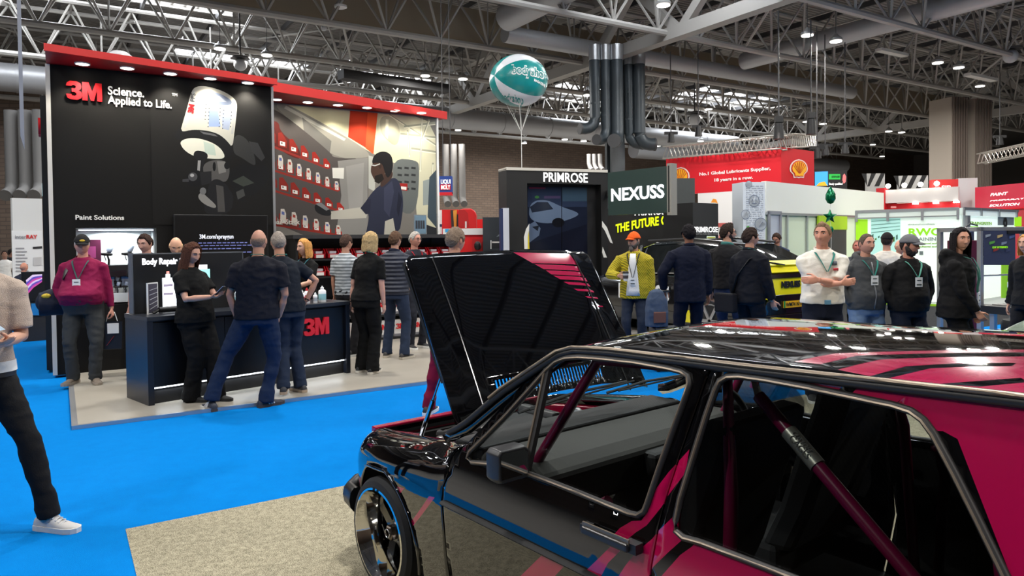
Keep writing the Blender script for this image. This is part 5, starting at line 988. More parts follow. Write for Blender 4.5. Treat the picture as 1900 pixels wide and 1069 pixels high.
t = thing('backpack', 'denim blue backpack standing on a suitcase beside the navy suit', 'backpack', (x, y, .57), .2); t.scale = (.72, .8, 1); b = MB(); b.loft([[Vector((a_*s_*.17, q*s_*.12, zz)) for a_, q in ((-1, -.8), (0, -1.1), (1, -.8), (1.05, 0), (1, .8), (0, 1), (-1, .8), (-1.05, 0))] for zz, s_ in ((0, 1), (.18, 1.05), (.34, .9), (.44, .6), (.47, .2))]); obj_me('pack_body', bake(b, .012, 4, .5, 'pack', .012), cloth('denim_pack', (62, 74, 94)), t); MB().box((0, -.13, .12), (.22, .04, .14)).obj('front_pocket', cloth('pack_brown', (96, 66, 60)), t, bevel=.012)
x2, y2 = pos(1236, 9.05); t = thing('suitcase', 'dark trolley suitcase with a raised silver handle beside the navy suit', 'suitcase', (x2, y2, 0), .2); MB().box((-.02, 0, .31), (.36, .24, .5)).obj('shell', M('case_dark', (34, 38, 46), .45), t, bevel=.02); hb = MB(); hb.tube([(-.02, .1, .5), (-.02, .1, 1.0)], .009, 6); hb.tube([(.05, .1, .5), (.05, .1, 1.0)], .009, 6); hb.obj('telescopic_handle', ALU, t); MB().tube([(-.05, .1, 1.0), (.08, .1, 1.0)], .016, 8).obj('grip', BLACK, t)
for sx_ in (-.15, .11): MB().lathe([(.03, -.015), (.03, .015)], 10, (sx_, -.08, .03), (1, 0, 0)).obj('wheel', RUBBER, t)
t = thing('messenger_bag', 'black messenger bag hanging behind the person in the navy jacket', 'bag', wpt(P18, .18, .22, .86), P18['root'].rotation_euler.z); MB().box((0, 0, 0), (.3, .1, .24)).obj('bag_body', cloth('bag_black', (26, 26, 30)), t, bevel=.02); rz8 = P18['root'].rotation_euler.z; o8 = wpt(P18, .18, .22, .86); R8 = Matrix.Rotation(-rz8, 3, 'Z'); MB().tube([R8 @ (Wd_(P18, q)-o8) for q in (P18['tp'](.14, .98, .05, False), P18['tp'](.05, 1.2, .03, False), P18['tp'](-.1, 1.4, .03, False), P18['nb']+P18['V'](-.12, 0, -.045), P18['tp'](-.1, 1.38, .03))], .022, 6, flat=(1.3, .4)).obj('strap', BLACK, t, 60)
# P20 shirt details: pocket print and red tag, tattoos as ink on the forearms' skin stay in the material
P20['patch']('chest_tag', .06, .11, 1.31, 1.335, M('tag_red', (186, 40, 50), .5), .034, nx=2, nz=2); P20['patch']('chest_print', .05, .1, 1.36, 1.40, M('print_dark', (90, 94, 104), .6), .032, nx=2, nz=2)
# ================================================================== the black and pink hatchback
CARO = Vector((-.0145, 3.8813, 0)); CYAW = 2.25496
CF = Vector((math.cos(CYAW), math.sin(CYAW), 0)); CLF = Vector((-math.sin(CYAW), math.cos(CYAW), 0))
CAR = thing('hatchback_car', 'glossy black and pink striped hatchback with its bonnet raised', 'car', CARO, CYAW)
def c_loc(P): d = P-CARO; return Vector((d.dot(CF), d.dot(CLF), P.z))
def c_dir(d): return Vector((d.dot(CF), d.dot(CLF), d.z))
EL = c_loc(Vector((0, 0, EYE)))
ZT = np.linspace(0, 1.5, 301); YT = np.interp(ZT, [-.2, .15, .35, .594, .62, .72, .83, 1.285, 1.6], [.76, .79, .812, .826, .821, .799, .772, .612, .50])
YT = np.convolve(np.pad(YT, 8, 'edge'), np.hanning(19)[1:-1]/np.hanning(19).sum(), 'valid')
def ys(xr, z):
    y = float(np.interp(z, ZT, YT))
    if xr < .3: y *= 1-.15*((.3-xr)/.8)**2
    return y
def SP(px, py):
    """a spot on the near flank of the car, as (distance behind the front axle, height)"""
    d = c_dir(ray(px, py)); y = .78
    for _ in range(25): P = EL + d*((y-EL.y)/d.y); y = ys(-P.x, P.z)
    return (-P.x, P.z)
def PLY(px, py, y): d = c_dir(ray(px, py)); return EL + d*((y-EL.y)/d.y)
def PLZ(px, py, z): d = c_dir(ray(px, py)); return EL + d*((z-EL.z)/d.z)
PAINT = M('gloss_black_paint', (6, 6, 8), .04, spec=.5, coat=1); PINK = M('gloss_pink_paint', (168, 7, 66), .16, spec=.5, coat=1); CAGE = M('cage_magenta', (130, 14, 66), .3, coat=.5)
SEAL = M('window_seal', (34, 32, 31), .5); SEALT = M('seal_bronze', (128, 114, 98), .35, .5); GLASS = glass('car_glass', (.80, .84, .84), .9); INT = M('interior_black', (16, 16, 17), .7); DASH = M('dash_grey', (58, 57, 54), .85)
def side_panel(name, outline, holes, zones, sgn=1, step=.034, th=.022, parent=CAR):
    vs, T, mi = cdt(outline, holes, zones, step, .05)
    b = MB(); b.add([(-x, sgn*ys(x, z), z) for x, z in vs], T if sgn > 0 else [t[::-1] for t in T]); b.m = list(mi)
    o = b.obj(name, [PAINT, PINK], parent, 50); m_ = o.modifiers.new('thick', 'SOLIDIFY'); m_.thickness = th; m_.offset = -1 if True else 0; return o
def pz(*pts): return [SP(*p) for p in pts]
DW = pz((868, 850), (872, 838), (905, 806), (940, 770), (980, 725), (1015, 685), (1032, 670), (1050, 663), (1075, 661), (1120, 664), (1180, 671), (1240, 682), (1268, 689), (1279, 697), (1281, 712), (1272, 740), (1250, 800), (1225, 870), (1203, 935), (1197, 950), (1186, 957), (1170, 954), (1100, 926), (1030, 898), (975, 877), (920, 862), (876, 858))
RW = pz((1253, 965), (1262, 925), (1285, 850), (1310, 770), (1327, 722), (1336, 706), (1350, 698), (1372, 697), (1420, 703), (1500, 717), (1590, 736), (1660, 751), (1693, 762), (1715, 778), (1735, 805), (1775, 880), (1815, 960), (1868, 1069)) + [(2.60, .855), (2.595, .83), (2.57, .82), (2.2, .806), (1.80, .808)] + pz((1268, 998), (1254, 985))
gap_r = pz((1320, 673), (1298, 735), (1275, 800), (1254, 860), (1237, 912), (1218, 985), (1206, 1050))
DO = pz((821, 931), (823, 905), (834, 876), (858, 832), (900, 788), (960, 723), (1010, 673), (1035, 657), (1062, 650), (1110, 652), (1200, 661)) + gap_r + [(1.66, .45), (1.62, .18), (.60, .18), (.575, .35)]
SA = [(1279, 834), (1240, 877), (1207, 920), (1202, 950), (1190, 966), (1172, 967), (1150, 980), (1141, 990), (1140, 1002), (1132, 1015), (1112, 1035), (1075, 1072), (1114, 1072), (1128, 1045), (1155, 1018), (1165, 1000), (1180, 988), (1200, 975), (1228, 940), (1238, 922), (1272, 877)]
SB = [(1258, 950), (1222, 985), (1210, 1000), (1180, 1025), (1160, 1050), (1146, 1072), (1203, 1072), (1212, 1052), (1240, 1025), (1268, 1000)]
SC = [(1290, 1010), (1262, 1030), (1222, 1075), (1318, 1075), (1345, 1052), (1300, 1014)]
zone = lambda P: ([SP(*p) for p in P], 1)
low = lambda a, b_: ([(a, .57), (a+.26, .82), (b_+.26, .82), (b_, .57), (b_-.4, .18), (a-.4, .18)], 1)
front_door = side_panel('front_door', DO, [DW], [zone(SA), zone(SB), ([(1.19, .59), (1.3, .59), (1.12, .4), (1.0, .3), (.95, .36)], 1)])
front_door['label'] = 'black front door with pink stripes'
QO = [(x+.008, z) for x, z in gap_r] + [(1.67, .45), (1.63, .18), (2.13, .18)] + [(2.475-.345*math.cos(t), .27+.345*math.sin(t)) for t in np.linspace(-.1, math.pi+.1, 20)] + [(2.84, .2), (3.1, .3), (3.16, .55), (3.14, .84), (3.06, 1.05), (2.94, 1.288), (2.7, 1.30), (2.52, 1.30), (2.2, 1.294)]
zs_ = [zone(SA), zone(SB), zone(SC), ([(1.78, .80), (1.62, .55), (1.45, .3), (1.6, .19), (1.9, .55), (2.1, .80)], 1), ([(2.13, .80), (1.96, .6), (2.0, .59), (2.19, .80)], 1), ([(2.2, .81), (2.0, .59), (2.2, .65), (2.5, .66), (3.2, .5), (3.2, .9), (2.9, 1.29), (2.285, 1.296), (2.26, 1.25), (2.40, 1.2), (2.58, .86), (2.57, .815)], 1),
       zone([(1422, 706), (1434, 689), (1477, 695), (1458, 712)]), zone([(1488, 718), (1509, 699), (1572, 708), (1552, 728)]), zone([(1577, 733), (1599, 713), (1689, 728), (1660, 750)]), zone([(1683, 757), (1713, 733), (1800, 748), (1800, 800), (1740, 800), (1716, 776)])]
qp = side_panel('rear_quarter_panel', QO, [RW], zs_); qp['label'] = 'rear quarter in pink with black stripes'
side_panel('rear_quarter_panel', [(x-.007, z) for x, z in gap_r]+QO[len(gap_r):], [RW], [], -1); side_panel('front_door', DO, [DW], [], -1)
# front wing with rounded shoulder, wheel arch and pink tape stripes
def wingz(x): return float(np.interp(x, [-.5, -.42, -.3, 0, .3, .5, .62], [.60, .645, .675, .712, .752, .79, .82]))
def wing(x, s, sgn=1):
    """s below .6 is the flank; above it runs round the shoulder to the inner edge"""
    q = .0
    zt = wingz(x); zs0 = zt-.125
    fr = max(0., (-.34-x)/.18); pull = .16*fr**2.2
    if s < .6: z = .16+(zs0-.16)*(s-.16)/.44; y = ys(x, z)
    else:
        a = (s-.6)/.4; y0 = ys(x, zs0); t = min(1, a/.55)*math.pi/2; bul = .02*math.sin(a*math.pi)*(1 if x < .35 else max(0, 1-(x-.35)/.1))
        y = y0-.14*(1-math.cos(t)) if a < .55 else y0-.14-(a-.55)/.45*(y0-.14-.585); z = zs0+.125*math.sin(t)+bul
    return Vector((-x, sgn*(y-pull), z))
def s_of(x, z): return .16+(z-.16)*.44/(wingz(x)-.125-.16)
WO = [(-.51, .30), (-.52, .6), (-.51, .85), (-.49, 1.0), (0, 1.0), (.44, 1.0), (.50, .88), (.53, .75)] + [(x-.012, s_of(x, z)) for x, z in pz((834, 876), (823, 905), (821, 931))] + [(.565, .30), (.585, .16), (.36, .16)] + [(.335*math.cos(t), s_of(.335*math.cos(t), .268+.335*math.sin(t))) for t in np.linspace(-.1, math.pi-.25, 46)]
def wz(*P): return ([(lambda q: (q[0], s_of(*q)))(SP(*p)) for p in P], 1)
WZ_ = [wz((735, 903), (750, 906), (734, 928), (728, 918)), wz((796, 921), (807, 923), (760, 983), (757, 975)), wz((677, 871), (686, 876), (668, 905), (666, 890)), wz((698, 884), (711, 890), (708, 897), (695, 893))]
for sgn in (1, -1):
    vs, T, mi = cdt(WO, (), WZ_ if sgn > 0 else (), .035, .03); b = MB(); b.add([wing(x, s_, sgn) for x, s_ in vs], T); b.m = list(mi)
    o = b.obj('front_wing', [PAINT, PINK], CAR, 60); m_ = o.modifiers.new('thick', 'SOLIDIFY'); m_.thickness = .012; m_.offset = -1
    MB().tube([wing(.337*math.cos(t), min(.6, s_of(.337*math.cos(t), .268+.337*math.sin(t))), sgn) for t in np.linspace(-.2, math.pi-.3, 40)], .009, 8).obj('arch_lip', PAINT, CAR, 60)
# A pillar, roof, drip rails
RAILX = [.46, .60, .80, 1.0, 1.06, 1.12, 1.3, 1.87, 2.52, 2.8, 2.98]; RAILZ = [.84, .905, 1.065, 1.195, 1.238, 1.258, 1.272, 1.283, 1.302, 1.296, 1.27]
def rail(x): return float(np.interp(x, RAILX, RAILZ))
def raily(x): return float(np.interp(x, [.46, .6, 1.0, 1.12, 3], [.735, .735, .645, .606, .60]))
def roofz(x, y):
    q = min(1, abs(y)/.6); f = min(1, max(0, (x-1.08)/.25))**.6; g_ = min(1, max(0, (3.0-x)/.3))**.6; return rail(x)+.012+.05*(1-q**2.6)*f*g_
def RP(px, py):
    z = 1.3
    for _ in range(20):
        P = PLZ(px, py, z); z = roofz(-P.x, max(-.6, min(.6, P.y)))
    return (-P.x, P.y)
band = lambda up, dn: ([RP(*p) for p in up] + [RP(*p) for p in dn[::-1]], 1)
def z4(*P): return [(1200+x/2.186, 580+y/2.186) for x, y in P]
rz_ = [band(z4((600, 196), (760, 166), (1000, 158), (1530, 150)), z4((705, 205), (850, 175), (1060, 168), (1530, 161))), band(z4((775, 222), (950, 190), (1200, 181), (1530, 178)), z4((900, 246), (1050, 216), (1250, 206), (1530, 204))),
       band(z4((975, 254), (1150, 224), (1300, 219), (1530, 217)), z4((1185, 282), (1300, 263), (1530, 258))), band(z4((1235, 292), (1350, 275), (1530, 271)), z4((1400, 330), (1530, 345)))]
rz_ = [([(max(1.14, min(2.93, x)), max(-.59, min(.59, y))) for x, y in P], m_) for P, m_ in rz_] + [([(2.42, -.59), (2.93, -.59), (2.93, .59), (2.56, .59), (2.44, .45)], 1)]
vs, T, mi = cdt([(1.12, -.6), (2.96, -.6), (2.96, .6), (1.12, .6)], (), rz_, .06, .06); b = MB(); b.add([(-x, y, roofz(x, y)) for x, y in vs], T); b.m = list(mi); o = b.obj('roof', [PAINT, PINK], CAR, 60); m_ = o.modifiers.new('thick', 'SOLIDIFY'); m_.thickness = .02; m_.offset = -1
for sgn in (1, -1):
    pts = [(-x, sgn*(raily(x)+.012), rail(x)-.004) for x in np.linspace(.5, 2.97, 40)]; MB().tube(pts, .013, 8).obj('drip_rail', SEAL, CAR, 60)
    pts = [(-x, sgn*(raily(x)+.02), rail(x)+.012) for x in np.linspace(.75, 2.95, 36)]; MB().tube(pts, .0075, 6).obj('drip_trim', SEALT, CAR, 60)
    b = MB(); n = 14; rows = [[(-x, sgn*(raily(x)+.005), rail(x)-.012), (-x-.02, sgn*(raily(x)-.06), rail(x)+.02)] for x in np.linspace(.44, 1.14, n)]; b.add([p for r in rows for p in r], [(2*i, 2*i+1, 2*i+3, 2*i+2) for i in range(n-1)]); o = b.obj('windscreen_pillar', PAINT, CAR, 60); m_ = o.modifiers.new('thick', 'SOLIDIFY'); m_.thickness = .035
    MB().tube([(-x, sgn*(ys(x, .594)+.006), .594) for x in np.linspace(.57, 3.1, 40)], .016, 6, flat=(1, .6)).obj('side_moulding', RUBBER, CAR, 60)
    # glass and seals
    for P, nm, gl in ((DW, 'door', GLASS), (RW, 'rear side', GLASS)):
        vs, T, _ = cdt(P, (), (), .08, .06); mesh_obj('window_glass', [(-x, sgn*(ys(x, z)-.014), z) for x, z in vs], T, GLASS, CAR, sm=60)
        def ringp(off, dy): 
            cx = sum(p[0] for p in P)/len(P); cz = sum(p[1] for p in P)/len(P); out = []
            for i in range(len(P)):
                a = P[i]; q = P[(i+1) % len(P)]; k_ = max(1, int(math.hypot(q[0]-a[0], q[1]-a[1])/.06))
                for j in range(k_):
                    x = a[0]+(q[0]-a[0])*j/k_; z = a[1]+(q[1]-a[1])*j/k_; L = math.hypot(x-cx, z-cz); x += (cx-x)/L*off; z += (cz-z)/L*off; out.append((-x, sgn*(ys(x, z)+dy), z))
            return out
        MB().tube(ringp(.002, .002), .0105, 8, closed=True).obj('window_seal', SEAL, CAR, 60); MB().tube(ringp(.004, .009), .0048, 6, closed=True).obj('seal_trim', SEALT, CAR, 60)
    (xa, za), (xb, zb_) = SP(1016, 684), SP(975, 875); MB().bar((-xa, sgn*(ys(xa, za)-.004), za), (-xb, sgn*(ys(xb, zb_)-.004), zb_), .03, .02, (0, 1, 0)).obj('quarter_light_bar', SEAL, CAR); MB().bar((-xa+.006, sgn*(ys(xa, za)+.008), za), (-xb+.006, sgn*(ys(xb, zb_)+.008), zb_), .008, .006, (0, 1, 0)).obj('quarter_light_trim', SEALT, CAR)
# windscreen with striped sun strip, wipers, cowl
def wsp(f, y): # f 0 bottom .. 1 top
    x0_, z0_ = .50+.12*abs(y/.66)**2, .865; x1_, z1_ = 1.10+.06*abs(y/.58)**2, 1.262+.03*(1-(y/.6)**2); return Vector((-(x0_+(x1_-x0_)*f), y*(1.1-.12*f), z0_+(z1_-z0_)*f))
ny = 14; rows = [[wsp(i/6, -.58+1.16*j/ny) for j in range(ny+1)] for i in range(7)]; mesh_obj('windscreen', [p for r in rows for p in r], [(i*(ny+1)+j, i*(ny+1)+j+1, (i+1)*(ny+1)+j+1, (i+1)*(ny+1)+j) for i in range(6) for j in range(ny)], glass('screen_glass', (.9, .94, .94), .07), CAR, sm=60)
for y0_, y1_ in ((.35, -.25), (-.2, -.58)):
    MB().tube([wsp(.02, y0_)+Vector((.02, 0, .01)), wsp(.1, (y0_+y1_)/2)+Vector((.02, 0, .02)), wsp(.16, y1_)+Vector((.02, 0, .015))], .007, 6).tube([wsp(.05, y0_-.05)+Vector((.015, 0, .005)), wsp(.2, y1_-.02)+Vector((.015, 0, .005))], .005, 5).obj('wiper', BLACK, CAR)
MB().span((-.62, -.66, .74), (-.42, .66, .80)).obj('cowl', INT, CAR, bevel=.01)
# raised bonnet
ba = math.radians(59); BL_ = .88; bh = Vector((-.42, 0, .845)); bu = Vector((math.cos(ba), 0, math.sin(ba))); bn = Vector((-math.sin(ba), 0, math.cos(ba)))   # outer face normal
def BO(f, y, o_=0.): return bh + bu*(f*BL_) + Vector((0, y, 0)) + bn*(.018*(1-(y/.65)**2) - .03*max(0, f-.9)**2*20 + .012*math.sin(min(1, f)*math.pi) + o_ - (.007*min(1, (abs(y)-.475)/.02) if abs(y) > .475 else 0))
bon_n = c_dir(HV)
def BPX(px, py):
    d = c_dir(ray(px, py)); q = bh + bn*.02; P = EL + d*((q-EL).dot(bn)/d.dot(bn)); return ((P-bh).dot(bu)/BL_, P.y)
def zb1(*P): return [BPX(640+x/2.43, 440+y/2.43) for x, y in P]
bz = [(zb1((762, 66), (1018, 70), (1055, 120), (845, 118)), 1), (zb1((855, 122), (1060, 128), (1072, 150), (895, 145)), 1), (zb1((905, 150), (1075, 155), (1085, 174), (930, 169)), 1), (zb1((938, 174), (1090, 179), (1100, 196), (970, 191)), 1), (zb1((985, 202), (1103, 206), (1113, 219), (1008, 214)), 1), (zb1((1030, 233), (1122, 236), (1130, 246), (1050, 243)), 1), (zb1((1082, 266), (1142, 268), (1148, 275), (1095, 274)), 1), (zb1((1138, 305), (1165, 306), (1170, 311), (1145, 311)), 1)]
bw = lambda f: .645-.012*f
oz = [(.075, 0), (.07, .3), (.05, .5), (.02, .6)] + [(f, bw(f)) for f in np.linspace(0, .97, 14)] + [(1.0, .6), (1.005, .3), (1.01, 0), (1.005, -.3), (1.0, -.6)] + [(f, -bw(f)) for f in np.linspace(.97, 0, 14)] + [(.02, -.6), (.05, -.5), (.07, -.3)]
cl = lambda P: [(min(.995, max(.01, a)), max(-.6, min(.6, b_))) for a, b_ in P]
slots = [[(.115, .385-k*.021), (.115, .373-k*.021), (.20, .365-k*.021), (.20, .377-k*.021)] for k in range(34)]
vs, T, mi = cdt(oz, slots, [(cl(P), m_) for P, m_ in bz], .05, .05); b = MB(); b.add([BO(f, y) for f, y in vs], T); b.m = list(mi)
bon = b.obj('bonnet', [PAINT, PINK], CAR, 25, label='raised black bonnet with pink slashes'); m_ = bon.modifiers.new('thick', 'SOLIDIFY'); m_.thickness = .006; m_.offset = -1
b = MB()
for y in (-.6, -.2, .2, .6): b.bar(BO(.25, y, -.035), BO(.97, y, -.035), .06, .02, bn)
b.bar(BO(.95, -.58, -.035), BO(.95, .58, -.035), .07, .025, bn); b.obj('inner_frame', INT, bon)
for sgn in (1, -1): MB().tube([BO(f, sgn*.485, .004) for f in np.linspace(.0, .97, 16)], .0042, 5).obj('crease_glint_line', M('crease_glint', (110, 110, 112), .18, .8), bon)  # pale metal tubes stand in for the highlight glints along the bonnet crease
a_ = PLY(762, 806, .6); b_ = BO(.34, .585, -.05); MB().tube([(-.03, .6, .70), Vector((-.03, .6, .70)).lerp(b_, .55)], .011, 8).tube([Vector((-.03, .6, .70)).lerp(b_, .5), b_], .006, 8).obj('gas_strut', CHROME, CAR, 40)
# engine bay
MB().span((-.40, -.58, .3), (.42, .58, .34)).obj('engine_bay_floor', INT, CAR)
b = MB(); b.bar((.44, -.6, .635), (.44, .6, .635), .05, .07); b.bar((.42, -.57, .60), (-.40, -.585, .70), .06, .05); b.bar((.42, .57, .64), (.0, .575, .70), .03, .03); b.bar((-.38, -.56, .74), (-.38, .56, .74), .04, .05); b.obj('slam_panel', M('bay_magenta', (150, 12, 50), .25, coat=.6), CAR, bevel=.006)
b = MB(); b.span((-.2, -.3, .34), (.3, .25, .62)); b.tube([(-.1, -.25, .66), (.2, -.25, .66)], .05, 10); b.span((-.15, -.2, .6), (.15, .2, .68)); b.obj('engine_block', M('engine_dark', (40, 40, 42), .4, .5), CAR, bevel=.01)
for sgn in (1, -1): MB().lathe([(.0, .02), (.03, .02), (.055, .0), (.055, -.2)], 16, (-.02, sgn*.46, .665)).obj('strut_top', M('strut_metal', (130, 130, 132), .3, .8), CAR, 40)
MB().tube([(.25, .3, .62), (.1, .4, .66), (-.1, .35, .7), (-.25, .4, .72)], .02, 8).obj('hose', RUBBER, CAR); MB().lathe([(.06, 0), (.06, .1), (.03, .12), (.03, .14)], 12, (-.26, .36, .62)).obj('reservoir', M('reservoir_white', (170, 165, 155), .5), CAR, 40)
# nose, bumper, lamps
MB().prism([(-.58, .42), (-.58, .60), (.58, .60), (.58, .42)], lambda y, z, t: Vector((.46+t-.04*(y/.58)**2, y, z)), -.04, .0).obj('grille', INT, CAR); MB().prism([(-.6, .58), (-.6, .66), (.6, .66), (.6, .58)], lambda y, z, t: Vector((.455+t-(z-.58)*.3, y, z)), -.03, .0).obj('nose_panel', PAINT, CAR)
for sgn in (1, -1): MB().lathe([(.085, 0), (.085, .03), (.06, .045), (0, .05)], 18, (.45, sgn*.44, .51), (1, 0, 0)).obj('headlamp', M('lamp_lens', (180, 185, 190), .1), CAR, 40)
b = MB(); b.tube([(.33, .765, .345), (.42, .755, .35), (.485, .68, .355), (.515, .5, .36), (.53, 0, .36), (.515, -.5, .36), (.485, -.68, .355), (.33, -.765, .345)], .06, 10, flat=(.6, 1.1)); b.obj('front_bumper', M('bumper_black', (22, 22, 24), .4), CAR, 60)
# wheels
def wheel(x, sgn, turn=0):
    wt = bpy.data.objects.new('wheel', None); COL.objects.link(wt); wt.parent = CAR; wt.location = (x, sgn*.725, .272); wt.rotation_euler = (0, 0, turn + (0 if sgn > 0 else math.pi)); R_ = .27
    MB().lathe([(.20, -.1), (R_-.03, -.1), (R_, -.08), (R_+.002, .0), (R_, .07), (R_-.015, .09), (R_-.04, .098), (.215, .09)], 40, (0, 0, 0), (0, 1, 0), cap=False).obj('tyre', RUBBER, wt, 35)
    MB().lathe([(.222, .085), (.226, .098), (.216, .1), (.205, .07), (.192, .05), (.186, -.03), (.18, -.05)], 48, (0, 0, 0), (0, 1, 0), cap=False).obj('polished_rim', M('polished_lip', (225, 222, 215), .06, 1), wt, 50)
    sb = MB()
    for k in range(5):
        t = 2*math.pi*k/5+.3; d = Vector((math.cos(t), 0, math.sin(t))); e = Vector((-math.sin(t), 0, math.cos(t)))
        sb.add([d*.035+e*.028+Vector((0, .0, 0)), d*.035-e*.028+Vector((0, .0, 0)), d*.188-e*.028+Vector((0, -.03, 0)), d*.188+e*.028+Vector((0, -.03, 0))] + [d*.035+e*.028+Vector((0, -.04, 0)), d*.035-e*.028+Vector((0, -.04, 0)), d*.188-e*.028+Vector((0, -.06, 0)), d*.188+e*.028+Vector((0, -.06, 0))], [(0, 1, 2, 3), (7, 6, 5, 4), (0, 4, 5, 1), (1, 5, 6, 2), (2, 6, 7, 3), (3, 7, 4, 0)])
    sb.lathe([(.055, -.05), (.055, .0), (.045, .01), (0, .01)], 20, (0, 0, 0), (0, 1, 0)); sb.obj('spokes', M('spoke_black', (18, 18, 20), .25, coat=.5), wt, 35)
    MB().lathe([(.036, .005), (.036, .035), (.03, .04), (.022, .04), (.022, .02), (0, .02)], 6, (0, 0, 0), (0, 1, 0)).obj('centre_nut', M('nut_steel', (120, 108, 98), .25, .9), wt); MB().tube([(.02*math.cos(t), .045+.0*t, .02*math.sin(t)) for t in np.linspace(0, 5.5, 12)] + [(.05, .045, .03)], .0035, 6).obj('safety_clip', CHROME, wt, 60)
    MB().lathe([(.14, -.075), (.14, -.06), (.05, -.06)], 24, (0, 0, 0), (0, 1, 0), cap=False).obj('brake_disc', M('disc_steel', (90, 90, 92), .4, .8), wt, 40)
for x, sgn in ((0, 1), (0, -1), (-2.475, 1), (-2.475, -1)): wheel(x, sgn, .0)
for x in (0, -2.475):
    for sgn in (1, -1): MB().lathe([(.35, -.22), (.35, .02)], 28, (x, sgn*.72, .272), (0, 1, 0), cap=False).obj('arch_liner', INT, CAR, 60)
# mirror and handle
(xm, zm) = SP(935, 868); mb = bpy.data.objects.new('door_mirror', None); COL.objects.link(mb); mb.parent = CAR; mb.location = PLY(940, 857, .845)
b = MB(); b.loft([[Vector((t, y*s_, z*s_)) for y, z in ((-.075, -.05), (-.06, -.062), (.06, -.062), (.078, -.045), (.078, .045), (.065, .062), (-.055, .06), (-.075, .045))] for t, s_ in ((-.045, .92), (-.02, 1), (.02, .97), (.045, .7))]); b.obj('housing', M('mirror_black', (44, 44, 46), .4), mb, 40, bevel=.004)
MB().add([(-.047, y*.86, z*.86) for y, z in ((-.07, -.05), (.07, -.05), (.072, .045), (.06, .057), (-.05, .055), (-.07, .04))], [(0, 1, 2, 3, 4, 5)]).obj('mirror_glass', M('mirror_silver', (225, 228, 230), .02, 1), mb); MB().tube([(0, -.06, -.05), (.0, -.095, -.075)], .02, 8).obj('stalk', BLACK, mb)
hp = [SP(1092, 1006), SP(1178, 1040)]; hn = bpy.data.objects.new('door_handle', None); COL.objects.link(hn); hn.parent = CAR
(xa, za), (xb, zb_) = hp; xa, za, xb, zb_ = xa, .735, xb, .735
b = MB(); b.bar((-xa, ys(xa, za)+.035, za), (-xb, ys(xb, zb_)+.035, zb_), .026, .03, (0, 1, 0)); b.obj('pull', M('handle_black', (36, 36, 38), .35), hn, bevel=.006); MB().bar((-xa, ys(xa, za)+.036, za+.015), (-xb, ys(xb, zb_)+.036, zb_+.015), .02, .006, (0, 1, 0)).obj('handle_trim', SEALT, hn); MB().bar((-xb, ys(xb, za), za), (-xb, ys(xb, za)+.035, za), .05, .03).obj('handle_mount', BLACK, hn); MB().bar((-xa, ys(xa, za), za), (-xa, ys(xa, za)+.035, za), .03, .025).obj('handle_mount', BLACK, hn)
# floor pan, tail, far structure
MB().span((-3.14, -.79, .16), (-.40, .79, .19)).span((-.4, -.55, .16), (.36, .55, .19)).obj('floor_pan', INT, CAR)
rows = []
for z, x in ((.3, 3.08), (.55, 3.15), (.84, 3.13), (1.05, 3.05), (1.27, 2.95)): rows.append([(-x-.03*(1-(y/.8)**2), y*ys(2.9, z)/.77, z) for y in np.linspace(-.8, .8, 9)])
b = MB(); b.add([p for r in rows for p in r], [(i*9+j, i*9+j+1, (i+1)*9+j+1, (i+1)*9+j) for i in range(2) for j in range(8)]); o = b.obj('tailgate', PINK, CAR, 60); m_ = o.modifiers.new('thick', 'SOLIDIFY'); m_.thickness = .03
b = MB(); b.add([p for r in rows[2:] for p in r], [(i*9+j, i*9+j+1, (i+1)*9+j+1, (i+1)*9+j) for i in range(2) for j in range(8)]); b.obj('rear_window_glass', GLASS, CAR, 60)
# interior
MB().span((-3.08, -.74, .18), (-3.04, .74, .86)).span((-3.08, -.76, .18), (-2.0, -.72, .80)).span((-3.08, .70, .18), (-2.0, .73, .78)).obj('boot_trim', INT, CAR)
b = MB(); b.prism([(.62, .76), (.66, .80), (.95, .805), (1.02, .77), (1.0, .62), (.7, .55)], lambda x, z, t: Vector((-x, t, z)), -.68, .68); b.obj('dashboard', DASH, CAR, bevel=.02); MB().span((-1.08, -.12, .3), (-.9, .1, .76)).obj('centre_console', INT, CAR, bevel=.02)
b = MB()
for k in range(3): b.span((-1.035, -.15, .62+k*.05), (-1.02, .1, .655+k*.05))
b.obj('vents', M('vent_black', (20, 20, 20), .4), CAR)
MB().tube([(-1.12+.05*math.sin(t), -.36+.17*math.cos(t), .80+.17*math.sin(t)) for t in np.linspace(0, 2*math.pi, 25)[:-1]], .016, 8, closed=True).obj('steering_wheel', INT, CAR, 60)
for y in (.36, -.36):
    b = MB(); b.loft([[Vector((-(x+.0), y+yy, z)) for yy in (-.24, -.2, .2, .24)] + [Vector((-(x+.12), y+yy, z)) for yy in (.22, .16, -.16, -.22)] for x, z in ((1.42, .42), (1.5, .6), (1.58, .85), (1.64, 1.02), (1.66, 1.1))]); b.span((-1.5, y-.24, .3), (-1.0, y+.24, .45)); b.obj('bucket_seat', M('seat_black', (24, 24, 26), .8), CAR, bevel=.03)
def cagebar(*pts, r=.021): return MB().tube(pts, r, 10).obj('roll_cage_bar', CAGE, CAR, 60)
for sgn in (1, -1):
    f = Vector((1, sgn, 1)); q = lambda p: Vector((p.x, p.y*sgn, p.z))
    cagebar(q(Vector((-.80, .66, .60))), q(Vector((-1.18, .54, 1.22))), q(Vector((-1.72, .53, 1.25))), q(Vector((-1.78, .60, .9))), q(Vector((-1.80, .66, .25))))
    a0, a1 = PLY(1408, 735, .45), PLY(1690, 1069, .55); dd = (a1-a0).normalized(); cagebar(q(a0), q(a0+dd*1.05))
    cagebar(q(Vector((-2.52, .55, .3))), q(Vector((-2.42, .5, 1.18))))
